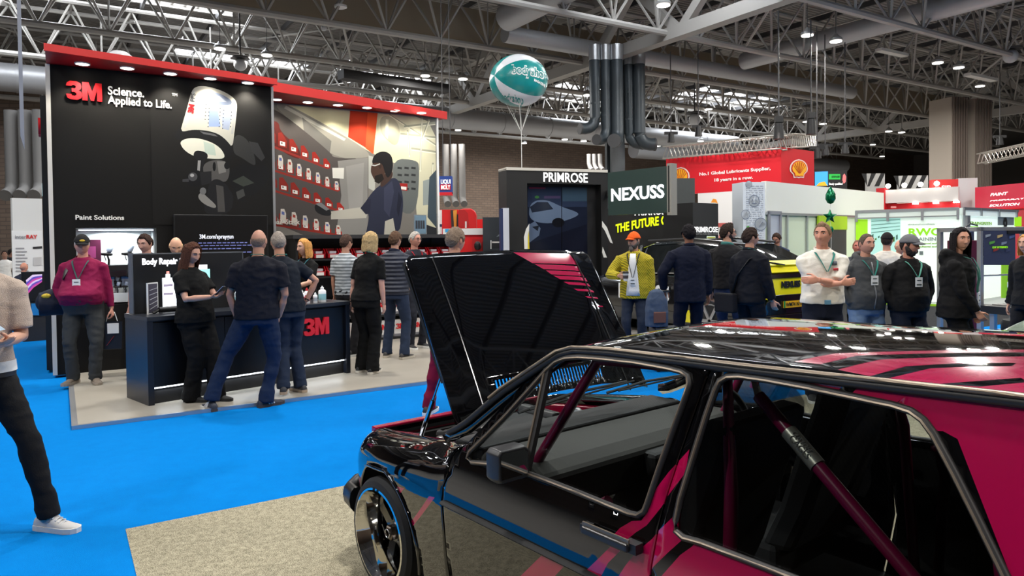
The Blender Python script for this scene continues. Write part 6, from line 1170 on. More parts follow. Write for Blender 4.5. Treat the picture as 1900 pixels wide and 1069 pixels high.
cagebar(Vector((-1.72, -.53, 1.25)), Vector((-1.72, .53, 1.25))); cagebar(Vector((-2.42, -.5, 1.18)), Vector((-2.42, .5, 1.18))); cagebar(Vector((-1.3, .62, .75)), Vector((-.85, .66, .45)))
s0_ = a0+dd*((PLY(1456, 805, .48)-a0).length); s1_ = a0+dd*((PLY(1514, 866, .5)-a0).length); sl = MB().tube([s0_, s1_], .0245, 14).obj('cage_sleeve', M('sleeve_silver', (186, 184, 172), .35, .6), CAR, 60)
v_ = (EL-(s0_+s1_)/2); v_ = (v_-dd*v_.dot(dd)).normalized(); up_ = v_.cross(dd)
text('lettering', 'CAGES', s0_+v_*.0255+dd*.025-up_*.014, dd, up_, .026, M('sleeve_ink', (40, 38, 36), .5), sl, .0008); text('lettering', 'CUSTOM', s0_+v_*.0255+dd*.02+up_*.004, dd, up_, .018, M('sleeve_ink', (1, 1, 1)), sl, .0008)
# ================================================================== the other stands
class Face:
    """an upright flat front running from one spot on the floor to another, with its own thing at the left end"""
    def __init__(s, name, label, cat, px0, Y0, px1, Y1, y0=450, y1=450, group=None, kind=None):
        a = at(px0, y0, Y0); b = at(px1, y1, Y1); s.a = Vector((a.x, a.y, 0)); d = Vector((b.x-a.x, b.y-a.y, 0)); s.L = d.length; s.rz = math.atan2(d.y, d.x)
        s.x = d.normalized(); s.n = Vector((-s.x.y, s.x.x, 0)); s.t = thing(name, label, cat, s.a, s.rz, group); s.name = name
        if kind: s.t['kind'] = kind
    def c(s, px, py):
        P = onplane(px, py, s.a, s.n)-s.a; return (P.dot(s.x), P.z)
    def box(s, name, p0, p1, mat, d0=0, d1=.2, **k):
        x0, z0 = s.c(*p0); x1, z1 = s.c(*p1); return MB().span((x0, d0, z0), (x1, d1, z1)).obj(name, mat, s.t, **k)
    def full(s, name, pyt, px, mat, d0=0, d1=.3, z0=0, x0=0, x1=None):
        z = s.c(px, pyt)[1]; return MB().span((x0, d0, z0), (s.L if x1 is None else x1, d1, z)).obj(name, mat, s.t)
    def poly(s, name, pts, mat, d=-.006, th=.004):
        q = [s.c(*p) for p in pts]; vs, T, _ = cdt(q); n = len(q); b = MB(); b.add([(x, d, z) for x, z in vs], T); b.add([(x, d, z) for x, z in q]+[(x, d+th, z) for x, z in q], [(i, (i+1) % n, n+(i+1) % n, n+i) for i in range(n)]); return b.obj(name, mat, s.t)
    def text(s, str_, p0, p1, mat, name='lettering', d=-.012, bold=.002, shear=0, ext=.003, parent=None):
        """fit the lettering between the bottom left p0 and the top right p1 (capitals)"""
        x0, z0 = s.c(*p0); x1, z1 = s.c(*p1); return fit_text(name, str_, x0, z0, x1, z1, mat, parent or s.t, d, bold, shear, ext, zr=s.c(p1[0], p0[1])[1])
def lit(name, rgb, e=1., rough=.5): return M(name, rgb, rough, emit=e)
# --- black tower ---------------------------------------------------------------
f = Face('display_tower', 'black display tower with a white PRIMROSE sign and a large dark screen', 'display tower', 941, 15.2, 1128, 16.05); zt = f.c(941, 313)[1]
FB = M('tower_black', (19, 19, 20), .5); x0, zs1 = f.c(978, 340); x1, zs0 = f.c(1116, 470)
b = MB(); b.span((0, 0, 0), (x0, .5, zt)).span((x1, 0, 0), (f.L, .5, zt)).span((x0, 0, zs1), (x1, .5, zt)).span((x0, .35, 0), (x1, .5, zs1)); b.obj('frame', FB, f.t)
MB().span((0, -.02, zt-.03), (f.L, .5, zt+.03)).obj('top_trim', M('top_trim_pale', (205, 200, 190), .5), f.t)
f.text('PRIMROSE', (1008, 337), (1090, 322), lit('sign_white', (240, 240, 238), .7), bold=.008)
p = Print(f.a+f.n*.2, f.rz, 3.8, (900, 200), (26, 32, 48)); p.n = f.n
p.poly([(300, 530), (830, 540), (830, 700), (300, 700)], (40, 50, 72)); p.poly([(310, 560), (425, 562), (425, 572), (310, 570)], (110, 40, 70)); p.poly([(540, 560), (755, 560), (755, 660), (545, 660)], (58, 78, 96))
p.poly([(310, 690), (360, 650), (440, 650), (540, 700), (650, 735), (660, 760), (560, 800), (420, 820), (310, 790)], (92, 108, 132)); p.poly([(315, 700), (365, 665), (440, 665), (480, 715), (330, 740)], (34, 40, 54)); p.disc(515, 810, 45, 34, (20, 22, 28)); p.poly([(300, 830), (350, 800), (390, 850), (380, 900), (300, 960)], (86, 100, 124)); p.poly([(330, 840), (380, 830), (370, 870)], (30, 34, 44)); p.poly([(300, 960), (830, 820), (830, 1010), (300, 1010)], (20, 24, 38))
p.disc(365, 630, 16, 10, (60, 110, 60)); p.poly([(415, 622), (530, 622), (530, 640), (415, 640)], (70, 60, 90)); p.line([(539, 540), (539, 1010)], 5, (12, 12, 16))
sm2 = p.make('screen_picture', [(x0+.02, .5), (x1-.25, .5), (x1-.25, zs1-.05), (x0+.02, zs1-.05)], f.t, .19)
for m in sm2.data.materials: m.node_tree.nodes['Principled BSDF'].inputs['Roughness'].default_value = .15
MB().span((x0, .2, .3), (x1, .34, zs1)).obj('screen_body', BLACK, f.t)
f.poly('white_arc', [(982, 415), (976, 425), (972, 440), (973, 462), (980, 462), (981, 440)], M('arc_white', (225, 225, 220))); f.poly('yellow_arc', [(981, 428), (979, 440), (979, 462), (982, 462)], M('arc_yellow', (210, 190, 30)), -.012)
f.poly('white_arc', [(1117, 410), (1126, 422), (1137, 452), (1132, 450), (1122, 428), (1117, 421)], M('arc_white', (225, 225, 220))); f.poly('white_arc', [(1118, 458), (1126, 478), (1120, 478), (1117, 468)], M('arc_white', (225, 225, 220)))
f = Face('upright_board', 'narrow white and blue upright panel at the left of the black tower', 'panel', 934, 14.9, 945, 14.95); f.full('board', 386, 940, M('panel_pale', (196, 200, 210), .5), 0, .08); MB().span((-.06, .0, 0), (0, .08, f.c(936, 387)[1])).obj('edge', M('panel_navy', (30, 44, 84), .5), f.t)
f = Face('picture_panel', 'dark grey-blue picture panel between the red machines and the black tower', 'panel', 896, 15.6, 936, 15.6); f.full('board', 403, 916, M('panel_slate', (44, 50, 56), .5), 0, .15); f.poly('pale_shape', [(921, 440), (935, 425), (935, 446), (930, 437), (924, 439)], M('slate_light', (128, 140, 146), .5)); f.poly('rack_print', [(910, 447), (935, 447), (935, 460), (910, 460)], M('rack_dark', (30, 30, 34), .5), -.01); f.poly('rack_post', [(910, 446), (912, 446), (912, 462), (910, 462)], WHITE, -.02); f.poly('rack_bar', [(913, 448), (934, 448), (934, 451), (913, 451)], LAB, -.02)
f = Face('counter_screen', 'black low screen with red and white items at the end of the shelf unit', 'screen', 800, 12.95, 833, 13.1); x0, z0 = f.c(788, 468); x1, z1 = f.c(834, 437); MB().span((0, 0, .0), (f.L, .2, z1)).obj('case', BLACK, f.t); f.poly('shown_picture', [(802, 440), (832, 440), (832, 460), (802, 460)], M('case_dark_mix', (46, 40, 48), .5))
for k in range(6): f.poly('red_pack', [(802+k*5, 463), (806+k*5, 463), (806+k*5, 468), (802+k*5, 468)], (RED, LAB)[k % 2], -.02)
# --- NEXUSS sign and walls -----------------------------------------------------
f = Face('illuminated_sign', 'big dark green sign reading NEXUSS beside the black tower', 'sign', 1129, 14.6, 1240, 13.4); x, zb = f.c(1185, 397); zt = f.c(1185, 314)[1]
MB().span((0, 0, zb), (f.L, .12, zt)).obj('panel', M('sign_green', (48, 66, 62), .35), f.t); MB().span((f.L, -.03, zb-.05), (f.L+.1, .14, zt+.04)).obj('frame_post', M('frame_grey', (150, 148, 140), .4), f.t); MB().span((f.L+.03, -.035, zb), (f.L+.06, -.03, zt)).obj('post_slot', BLACK, f.t)
tw = at(1124, 450, 16.0)-f.a; tq = Vector((tw.dot(f.x), tw.dot(f.n)+.1, 0)); MB().bar((.1, .06, zb+.5), (tq.x, tq.y, zb+.5), .08).bar((.1, .06, zt-.3), (tq.x, tq.y, zt-.3), .08).obj('mounting_arm', DSTEEL, f.t)
f.text('NEXUSS', (1135, 373), (1233, 342), lit('nexuss_white', (245, 250, 255), 1.5), bold=.012)
f = Face('stand_wall', 'dark stand wall with yellow lettering below the green sign', 'wall', 1100, 17.4, 1243, 16.1); f.full('board', 385, 1180, M('wall_graphite', (36, 38, 38), .6)); f.t['kind'] = 'structure'
f.text('PRIMROSE', (1178, 400), (1242, 385), lit('sign_white', (1, 1, 1)), bold=.006); t_ = f.text('THE FUTURE OF', (1143, 432), (1246, 414), lit('lime_text', (222, 240, 20), .9), bold=.014)
n = len(t_.data.vertices); co = np.empty(n*3); t_.data.vertices.foreach_get('co', co); co = co.reshape(-1, 3); q0 = co[:, 0].min(); q1 = co[:, 0].max(); u_ = (co[:, 0]-q0)/(q1-q0); co[:, 2] += .0+.17*np.sin(u_*1.5); t_.data.vertices.foreach_set('co', co.ravel())
f = Face('stand_box', 'grey box standing behind the top of the green sign', 'box', 1246, 16.9, 1290, 16.9); z = f.c(1268, 376)[1]; MB().span((0, 0, 0), (f.L, .3, f.c(1268, 331)[1])).obj('panel', M('panel_graphite', (66, 70, 70), .6), f.t)
f = Face('stand_cabin', 'black cabin with PRIMROSE lettering right of the green sign', 'cabin', 1286, 15.25, 1333, 15.8); zc = f.c(1310, 377)[1]; MB().span((0, 0, 0), (f.L, .8, zc)).obj('front_panel', M('cabin_charcoal', (32, 32, 32), .6), f.t); f.text('PRIMROSE', (1286, 431), (1331, 421), lit('sign_white', (1, 1, 1)), bold=.004); f.text('VEHICLE CALIBRATION', (1286, 436), (1331, 433), M('small_grey', (150, 150, 150)), bold=0)
f.poly('lit_label', [(1311, 438), (1327, 438), (1327, 446), (1311, 446)], lit('label_lit', (200, 215, 190), .5)); f.poly('label_band', [(1312, 440), (1326, 440), (1326, 442), (1312, 442)], M('label_olive', (190, 190, 60)), -.012)
g = Face('x', 'y', 'z', 1240, 16.1, 1284.5, 15.45); MB().span((0, 0, 0), (g.L, .6, zc+.0)).obj('side_panel', M('cabin_black', (20, 20, 21), .6), g.t); bpy.data.objects.remove(f.t) if False else None
g.t.name = 'stand_cabin_wing'; tag(g.t, 'pure black side wing of the cabin right of the green sign', 'cabin')
# --- yellow and black estate car ---------------------------------------------------
hd = math.radians(122.3); NC = thing('estate_car', 'black and yellow estate car with NEXUSS on its tailgate', 'car', (4.37, 11.09, 0), hd)
YEL = M('car_yellow', (226, 214, 20), .2, coat=.8); SB_ = M('car_black', (14, 14, 16), .15, coat=1); SG = M('car_dark_glass', (20, 24, 26), .06, spec=.8)
def crs(x, prof): return [Vector((x, y, z)) for y, z in prof]
def bprof(w_, zb, zt): return [(-w_*.94, zb), (-w_, zb+.12), (-w_, (zb+zt)/2), (-w_*.97, zt-.06), (-w_*.9, zt), (w_*.9, zt), (w_*.97, zt-.06), (w_, (zb+zt)/2), (w_, zb+.12), (w_*.94, zb)]
b = MB(); b.loft([crs(x, bprof(w_, zb, zt)) for x, w_, zb, zt in ((.0, .8, .42, .8), (.04, .88, .34, 1.02), (.16, .92, .3, 1.22), (.5, .93, .26, 1.16), (1.6, .93, .24, 1.08), (3.0, .93, .24, 1.04), (3.6, .92, .24, 1.0), (4.2, .87, .26, .9), (4.5, .76, .32, .72))]); b.obj('body', SB_, NC, 45)
b = MB(); cab = [(.14, .80, .70, 1.22, 1.27), (.75, .84, .60, 1.14, 1.56), (1.6, .86, .62, 1.08, 1.63), (2.5, .85, .62, 1.05, 1.60), (2.95, .84, .60, 1.04, 1.48), (3.6, .84, .78, 1.0, 1.04)]
b.loft([[Vector((x, -wb_, z0)), Vector((x, -wt_, z1-.05)), Vector((x, -wt_*.85, z1)), Vector((x, wt_*.85, z1)), Vector((x, wt_, z1-.05)), Vector((x, wb_, z0))] for x, wb_, wt_, z0, z1 in cab]); b.obj('greenhouse', SG, NC, 30)
b = MB(); b.loft([[Vector((x, -wt_*.98, z1-.035)), Vector((x, -wt_*.8, z1+.012)), Vector((x, wt_*.8, z1+.012)), Vector((x, wt_*.98, z1-.035))] for x, wb_, wt_, z0, z1 in cab[1:5]]); b.obj('roof_panel', SB_, NC, 40)
for x0_, x1_, w0_, w1_ in ((.30, .95, .84, .60), (1.62, 1.68, .865, .63), (2.62, 2.72, .86, .62)):
    for sgn in (1, -1): MB().bar((x0_, sgn*(w0_+.0), 1.12), (x1_, sgn*(w1_+.02), 1.56), .07, .03, (0, 1, 0)).obj('pillar', SB_, NC)
for sgn in (1, -1): MB().tube([(.8, sgn*.58, 1.6), (1.6, sgn*.6, 1.67), (2.6, sgn*.6, 1.64)], .02, 8).obj('roof_rail', M('rail_black', (30, 30, 32), .3), NC, 40); MB().tube([(.35, sgn*.9, 1.16), (1.6, sgn*.9, 1.1), (3.4, sgn*.89, 1.05)], .012, 6).obj('waist_trim', CHROME, NC, 40)
def RR(x, y, z): return Vector((x, y, z))
b = MB(); b.add([RR(-.015, -.84, 1.05), RR(-.015, .84, 1.05), RR(-.03, .86, .78), RR(-.04, .5, .70), RR(-.04, -.5, .70), RR(-.03, -.86, .78)], [(0, 1, 2, 3, 4, 5)]); b.add([RR(.12, -.86, 1.23), RR(.12, .86, 1.23), RR(.02, .86, 1.12), RR(.02, -.86, 1.12)], [(0, 1, 2, 3)]); b.add([RR(.1, -.8, 1.32), RR(.1, .8, 1.32), RR(.05, .84, 1.25), RR(.05, -.84, 1.25)], [(0, 1, 2, 3)])  # the middle yellow strip paints in a reflection across the rear
o = b.obj('tailgate', YEL, NC, label='bright yellow tailgate'); m_ = o.modifiers.new('thick', 'SOLIDIFY'); m_.thickness = .03
MB().span((-.03, -.88, 1.055), (.05, .88, 1.115)).obj('light_bar', M('light_bar_black', (24, 20, 22), .2), NC); b = MB(); b.prism([(-.72, .70), (-.5, .80), (.5, .80), (.72, .70), (.86, .5), (-.86, .5)], lambda y, z, t: Vector((-.05+t, y, z)), 0, .06); b.span((-.06, -.84, .34), (.05, .84, .5)); b.obj('rear_valance', SB_, NC, bevel=.01)
text('lettering', 'NEXUSS', (-.035, .36, .91), (0, -1, 0), (0, 0, 1), .125, M('nexuss_ink', (24, 26, 24), .4), NC, .004, .008)
o = MB().span((-.075, -.10, .60), (-.06, .36, .70)).obj('number_plate', M('plate_amber', (232, 170, 20), .35), NC, label='amber number plate'); MB().span((-.079, .325, .605), (-.074, .358, .705)).obj('plate_green_band', M('plate_green', (30, 130, 60), .4), o); text('lettering', 'WM74 NTC', (-.082, .315, .622), (0, -1, 0), (0, 0, 1), .085, M('plate_ink', (20, 18, 16), .4), o, .001, .001, xs=.95)
MB().bar((.1, .60, 1.31), (.03, .2, 1.25), .025, .02).obj('rear_wiper', BLACK, NC)
text('lettering', 'NEXUSS', (3.05, .94, .62), (-1, 0, 0), (0, 0, 1), .36, M('side_white', (225, 228, 232), .4), NC, .003, .014); MB().lathe([(.0, 0), (.075, 0), (.075, .012), (0, .012)], 20, (1.35, .925, .72), (0, 1, 0)).obj('yellow_roundel', YEL, NC); MB().lathe([(.09, 0), (.105, 0), (.105, .012), (.09, .012)], 24, (1.35, .925, .72), (0, 1, 0), cap=False).obj('roundel_ring', YEL, NC)
b = MB(); b.prism([(1.28, .5), (1.45, .5), (1.38, .30), (1.2, .30)], lambda x, z, t: Vector((x, .925+t, z)), 0, .012); b.prism([(.55, 1.0), (.85, .98), (.45, .72), (.35, .8)], lambda x, z, t: Vector((x, .925+t, z)), 0, .012); b.obj('yellow_flash', YEL, NC)
for x in (.85, 3.62):
    for sgn in (1, -1):
        wt = bpy.data.objects.new('wheel', None); COL.objects.link(wt); wt.parent = NC; wt.location = (x, sgn*.84, .36); wt.rotation_euler = (0, 0, 0 if sgn > 0 else math.pi)
        MB().lathe([(.27, -.1), (.35, -.1), (.36, -.05), (.36, .06), (.345, .1), (.27, .1)], 30, (0, 0, 0), (0, 1, 0)).obj('tyre', RUBBER, wt, 35); sb = MB()
        for k in range(6): t_ = math.pi*k/3; d = Vector((math.cos(t_), 0, math.sin(t_))); sb.bar(d*.03+Vector((0, .11, 0)), d*.265+Vector((0, .105, 0)), .05, .03, (0, 1, 0))
        sb.lathe([(.255, .105), (.275, .115), (.275, .09)], 30, (0, 0, 0), (0, 1, 0), cap=False); sb.obj('alloy_rim', ALU, wt)
# --- red lubricants stand ----------------------------------------------------------
SRED = M('lubricant_red', (212, 16, 34), .5)
f = Face('lubricant_stand', 'large red stand box with a slogan and scallop emblem', 'stand', 1237, 25.4, 1450, 22.4); zt = f.c(1450, 273)[1]; zb = f.c(1450, 349)[1]; x0 = f.c(1237, 302)
MB().span((0, 0, zb), (f.L, .2, zt)).obj('fascia_box', SRED, f.t); MB().span((f.L*.3, .0, 0), (f.L, .2, zb-.003)).obj('lower_wall', WHITE, f.t); MB().span((f.L*.28, -.015, f.c(1400, 420)[1]), (f.L, 0, f.c(1400, 412)[1])).obj('red_band', M('band_faded_red', (190, 90, 84), .5), f.t)
f.text('No.1 Global Lubricants Supplier,', (1298, 326), (1430, 309), M('slogan_white', (244, 236, 232), .5), bold=.01); f.text('18 years in a row.', (1326, 337), (1397, 326), M('slogan_white', (1, 1, 1)), bold=.01)
f.text('CONTACT', (1361, 374), (1378, 370), M('contact_ink', (90, 92, 96)), bold=.006)
for k in range(3): f.poly('contact_line', [(1366, 380+k*8), (1379, 380+k*8), (1379, 383+k*8), (1366, 383+k*8)], M('contact_grey', (150, 152, 156)))
f.text('OR', (1334, 442), (1341, 436), M('orange_ink', (226, 70, 40)), bold=.01); f.text('OUR', (1338, 432), (1352, 425), M('contact_ink', (1, 1, 1)), bold=.01)
def scallop(face, cx, cy, r, full=True):
    E_ = lambda pts, mat, d: face.poly('emblem', [(cx+x*r, cy+y*r*1.08) for x, y in pts], mat, d)
    out = [(-.95, .3), (-1, 0), (-.92, -.38), (-.7, -.68), (-.4, -.88), (0, -.97), (.4, -.88), (.7, -.68), (.92, -.38), (1, 0), (.95, .3), (.62, .62), (.56, .97), (.2, .93), (0, 1.0), (-.2, .93), (-.56, .97), (-.62, .62)]
    E_([(x*1.16, y*1.14) for x, y in out], M('emblem_white', (238, 222, 214)), -.02); E_(out, M('emblem_red', (206, 20, 32), .5), -.032); E_([(x*.9, y*.9) for x, y in out], M('emblem_yellow', (246, 178, 24)), -.044)
    for k in range(-3, 4): a = k*.36; face.poly('emblem_rib', [(cx+(math.sin(a)*.2-.025)*r*.5, cy+.62*r), (cx+(math.sin(a)*.86-.05)*r, cy-(math.cos(a)*.86)*r), (cx+(math.sin(a)*.86+.05)*r, cy-(math.cos(a)*.86)*r), (cx+(math.sin(a)*.2+.025)*r*.5, cy+.62*r)], M('emblem_rib_red', (190, 70, 20), .5), -.056)
scallop(f, 1264, 327, 14)
f.poly('orange_mark', [(1319, 376), (1323, 369), (1329, 370), (1332, 378), (1328, 376), (1323, 376)], M('orange_mark', (236, 150, 40)))
g = Face('lubricant_stand_end', 'red end wall with the big yellow scallop emblem', 'stand', 1450, 22.4, 1511, 23.6); MB().span((0, .0, zb-.4), (g.L, .2, zt)).obj('fascia_box', M('lubricant_red_side', (196, 14, 30), .5), g.t); scallop(g, 1481, 313, 14.5)
for k in range(4): p_ = hall(0, 0); q = at(1300+k*48, 300-k*6, 24.0-k*.7); light('spot', 'SPOT', (q.x-.4, q.y-.9, q.z+.75), 40, (1, .85, .8), .05, target=(q.x+.1, q.y+.2, q.z-.4), spot=1.3)
def lattice(name, a, b, w_, label, n=24):
    m = MB(); d = (b-a).normalized(); x, y, _ = frame(d); cs = [x*w_/2+y*w_/2, -x*w_/2+y*w_/2, -x*w_/2-y*w_/2, x*w_/2-y*w_/2]
    for c_ in cs: m.tube([a+c_, b+c_], .03, 6)
    for i in range(n):
        p0_ = a.lerp(b, i/n); p1_ = a.lerp(b, (i+1)/n)
        for j in range(4): m.tube([p0_+cs[j], p1_+cs[(j+1) % 4]], .016, 5, False)
    return tag(m.obj(name, M('truss_aluminium', (196, 192, 184), .3, .7), sm=50), label, 'truss')
lattice('lighting_truss', at(1236, 284, 25.2), at(1455, 264, 22.2), .42, 'aluminium lighting truss above the red lubricants stand', 26); lattice('lighting_truss', at(1455, 262, 22.6), at(1505, 262, 27.5), .42, 'short aluminium truss running back from the red stand corner', 14); lattice('lighting_truss', at(1820, 295, 30), at(1910, 276, 28), .4, 'aluminium truss at the right edge beside the ribbed column', 12)
for px, py, Y, lab in ((1445, 240, 22, 'left'), (1505, 232, 23, 'right')):
    t = thing('moving_spotlight', 'black stage lamp hanging over the red stand, %s of two' % lab, 'spotlight', at(px, py, Y)); MB().box((0, 0, .3), (.22, .2, .2)).obj('base', BLACK, t, bevel=.01); MB().tube([(0, 0, -.3), (0, 0, .18)], [.16, .13], 12).obj('lamp_head', BLACK, t, 40); MB().tube([(0, 0, .3), (0, 0, 8.6-t.location.z)], .025, 6).obj('hanging_rod', DSTEEL, t)
for px, py, Y, lab in ((1245, 252, 27, 'leftmost'), (1296, 240, 26, 'second'), (1516, 280, 24, 'third'), (1531, 275, 25, 'fourth'), (1568, 272, 26, 'fifth'), (1855, 258, 30, 'rightmost')):
    t = thing('stage_lamp', 'small black stage lamp hanging high, %s from the left' % lab, 'spotlight', at(px, py, Y)); MB().box((0, 0, .1), (.5, .12, .1)).obj('clamp', BLACK, t); MB().tube([(0, 0, -.25), (0, 0, .1)], [.14, .1], 10).obj('lamp_head', BLACK, t, 40); MB().tube([(0, 0, .1), (0, 0, 8.7-t.location.z)], .02, 5).obj('hanging_rod', DSTEEL, t)
# --- white fabric stand --------------------------------------------------------------
CREAM = M('fabric_white', (228, 230, 222), .7); f = Face('fabric_stand', 'white fabric stand with plain upper walls behind the star balloon', 'stand', 1422, 16.6, 1640, 21.6); zt = f.c(1422, 336)[1]
MB().span((0, 0, f.c(1422, 396)[1]), (f.L, .12, zt)).obj('upper_wall', CREAM, f.t); MB().span((0, .02, 0), (f.L, .12, f.c(1422, 396)[1])).obj('lower_wall', M('panel_mint', (214, 226, 200), .6), f.t)
b = MB(); zl = f.c(1422, 396)[1]; b.span((0, -.03, zl-.03), (f.L, .02, zl+.03))
for px in (1460, 1497, 1588): x = f.c(px, 420)[0]; b.span((x-.025, -.03, 0), (x+.025, .02, zl))
b.obj('frame_rail', ALU, f.t); b = MB(); xa = f.c(1424, 420)[0]; xb = f.c(1447, 420)[0]; b.span((xa, -.05, 0), (xa+.06, .0, zl+.04)).span((xb-.06, -.05, 0), (xb, 0, zl+.04)).span((xa, -.05, zl-.02), (xb, 0, zl+.06)); b.obj('door_frame', M('frame_grey_blue', (140, 142, 150), .5), f.t); MB().span((xa+.06, -.01, 0), (xb-.06, .01, zl-.02)).obj('doorway_panel', M('door_pale', (186, 192, 204), .6), f.t)
MB().span((f.c(1515, 410)[0], -.06, f.c(1515, 426)[1]), (f.c(1568, 410)[0], -.01, f.c(1540, 401)[1])).obj('green_header', M('green_header', (164, 200, 30)), f.t); MB().span((f.c(1535, 410)[0], -.05, 0), (f.c(1567, 410)[0], -.01, f.c(1550, 426)[1])).obj('dark_cabinet', M('cabinet_dark', (48, 52, 52), .5), f.t)
f = Face('printed_column', 'white printed column with smiley and spanner circles at the corner of the fabric stand', 'column', 1379, 16.1, 1420, 16.2); f.t['kind'] = 'thing'; zt = f.c(1400, 338)[1]; MB().span((0, 0, 0), (f.L, .5, zt)).obj('column_body', M('column_white', (214, 222, 230), .6), f.t); b = MB()
for k in range(26):
    x0_, z_ = f.c(1384, 346+k*4); x1_ = f.c(1416, 346+k*4)[0]; x = x0_
    while x < x1_: q = random.uniform(.03, .12); b.span((x, -.006, z_), (min(x+q, x1_), -.002, z_+.018)); x += q+.03
b.obj('small_print', M('print_grey_pale', (168, 176, 188), .6), f.t)
for cx, cy, r in ((1399, 373, 10), (1383, 398, 8), (1411, 416, 11), (1389, 342, 6)):
    x, z = f.c(cx, cy); MB().lathe([(0, 0), (r*.0121, 0)], 20, (x, -.008, z), (0, -1, 0)).obj('circle_ground', M('column_white', (1, 1, 1)), f.t); MB().lathe([(r*.0121, 0), (r*.0135, 0)], 24, (x, -.01, z), (0, -1, 0), cap=False).obj('printed_circle', M('print_blue_grey', (120, 132, 152), .6), f.t)
x, z = f.c(1411, 416); MB().bar((x-.05, -.014, z-.06), (x+.05, -.014, z+.06), .025, .004).obj('printed_spanner', M('print_blue_grey', (1, 1, 1)), f.t); x, z = f.c(1399, 373); MB().span((x-.05, -.014, z), (x-.03, -.012, z+.05)).span((x+.03, -.014, z), (x+.05, -.012, z+.05)).span((x-.06, -.014, z-.06), (x+.06, -.012, z-.045)).obj('printed_smile', M('print_blue_grey', (1, 1, 1)), f.t); f.poly('green_swoosh', [(1384, 421), (1389, 419), (1394, 425), (1390, 426), (1387, 423)], M('swoosh_green', (70, 170, 60)))
# green foil balloons
GF = M('green_foil', (12, 110, 70), .18, .55)
t = thing('foil_balloon', 'shiny green teardrop balloon above the star balloon', 'balloon', at(1541, 364, 15.5)); MB().lathe([(0, -.17), (.06, -.15), (.105, -.06), (.1, .04), (.06, .12), (.015, .2), (0, .21)], 16).obj('foil', GF, t, 60); MB().tube([(0, 0, -.17), (.0, .0, -.3)], .004, 4).obj('string', WHITE, t)
t = thing('foil_balloon', 'shiny green star balloon in front of the green header', 'balloon', at(1540, 402, 15.5)); b = MB(); ring_ = [(math.sin(math.pi*k/5)*(.16 if k % 2 == 0 else .075), math.cos(math.pi*k/5)*(.16 if k % 2 == 0 else .075)) for k in range(10)]; b.add([Vector((x, 0, z)) for x, z in ring_]+[Vector((x*.55, -.05, z*.55)) for x, z in ring_]+[Vector((x*.55, .05, z*.55)) for x, z in ring_]+[Vector((0, -.075, 0)), Vector((0, .075, 0))], [(i, (i+1) % 10, 10+(i+1) % 10, 10+i) for i in range(10)]+[(i, 20+i, 20+(i+1) % 10, (i+1) % 10) for i in range(10)]+[(10+i, 10+(i+1) % 10, 30) for i in range(10)]+[(20+i, 31, 20+(i+1) % 10) for i in range(10)]); b.obj('foil', GF, t, 20); MB().tube([(0, 0, -.08), (.03, 0, -.3), (0, 0, -t.location.z)], .004, 4).obj('string', WHITE, t); MB().ball((.02, -.02, -.28), (.05, .03, .07), 10, 6).obj('tail_weight', GF, t, 60)
# --- training stand --------------------------------------------------------------------
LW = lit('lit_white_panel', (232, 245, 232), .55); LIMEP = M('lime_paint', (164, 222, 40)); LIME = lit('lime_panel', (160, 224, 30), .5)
f = Face('training_stand', 'bright white shell scheme stand with the RWC training boards', 'stand', 1588, 18.8, 1780, 17.4); zt = f.c(1780, 386)[1]; zh = f.c(1780, 400)[1]
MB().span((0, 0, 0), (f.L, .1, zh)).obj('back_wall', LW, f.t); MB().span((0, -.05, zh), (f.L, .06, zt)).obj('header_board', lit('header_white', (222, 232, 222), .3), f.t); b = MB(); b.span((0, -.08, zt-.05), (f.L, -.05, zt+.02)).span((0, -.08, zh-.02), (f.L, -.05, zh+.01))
for px in (1590, 1648, 1712, 1778): x = f.c(px, 400)[0]; b.span((x-.03, -.09, zh-.1), (x+.03, -.04, zt))
b.obj('frame_rail', ALU, f.t); f.poly('lime_board', [(1588, 407), (1610, 407), (1610, 458), (1588, 458)], LIME); f.poly('photo_board', [(1616, 405), (1671, 405), (1671, 490), (1616, 490)], lit('photo_teal', (176, 224, 214), .5), -.01)
for k in range(9): f.poly('photo_detail', [(1618+k*5.6, 436+(k*7 % 11)), (1621+k*5.6, 434+(k*7 % 11)), (1621+k*5.6, 440+(k*5 % 9)), (1618+k*5.6, 441+(k*5 % 9))], M('photo_dark%d' % (k % 2), ((70, 120, 110), (90, 140, 60))[k % 2]), -.018)
for k in range(4): f.poly('photo_beam', [(1617, 410+k*7), (1670, 407+k*6), (1670, 408+k*6), (1617, 411.5+k*7)], M('photo_line', (120, 170, 164)), -.018)
f.text('#IndustryFutureReady', (1685, 418), (1735, 414), M('faint_grey', (140, 160, 140)), bold=0)
RWG = lit('rwc_green', (140, 214, 20), .5)
f.text('RWC', (1686, 437), (1745, 423), RWG, bold=.02); f.text('TRAINING', (1690, 447), (1746, 440), M('training_grey', (150, 160, 156)), bold=.004)
for k, yy in enumerate((453, 459)): f.text('traditional and', (1702, yy), (1738, yy-3), M('lime_ink', (140, 190, 60)), bold=.004)
MB().span((f.c(1706, 468)[0], -.02, f.c(1706, 473)[1]), (f.c(1713, 468)[0], -.01, f.c(1706, 466)[1])).obj('small_icon', M('icon_grey', (130, 140, 140)), f.t)
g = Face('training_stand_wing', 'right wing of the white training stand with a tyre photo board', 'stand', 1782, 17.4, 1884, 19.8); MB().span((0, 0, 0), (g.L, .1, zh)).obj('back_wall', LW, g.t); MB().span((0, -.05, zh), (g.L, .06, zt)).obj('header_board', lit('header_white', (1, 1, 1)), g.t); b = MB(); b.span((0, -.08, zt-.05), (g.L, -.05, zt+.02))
for px in (1783, 1815, 1848, 1881): x = g.c(px, 392)[0]; b.span((x-.03, -.09, zh), (x+.03, -.04, zt))
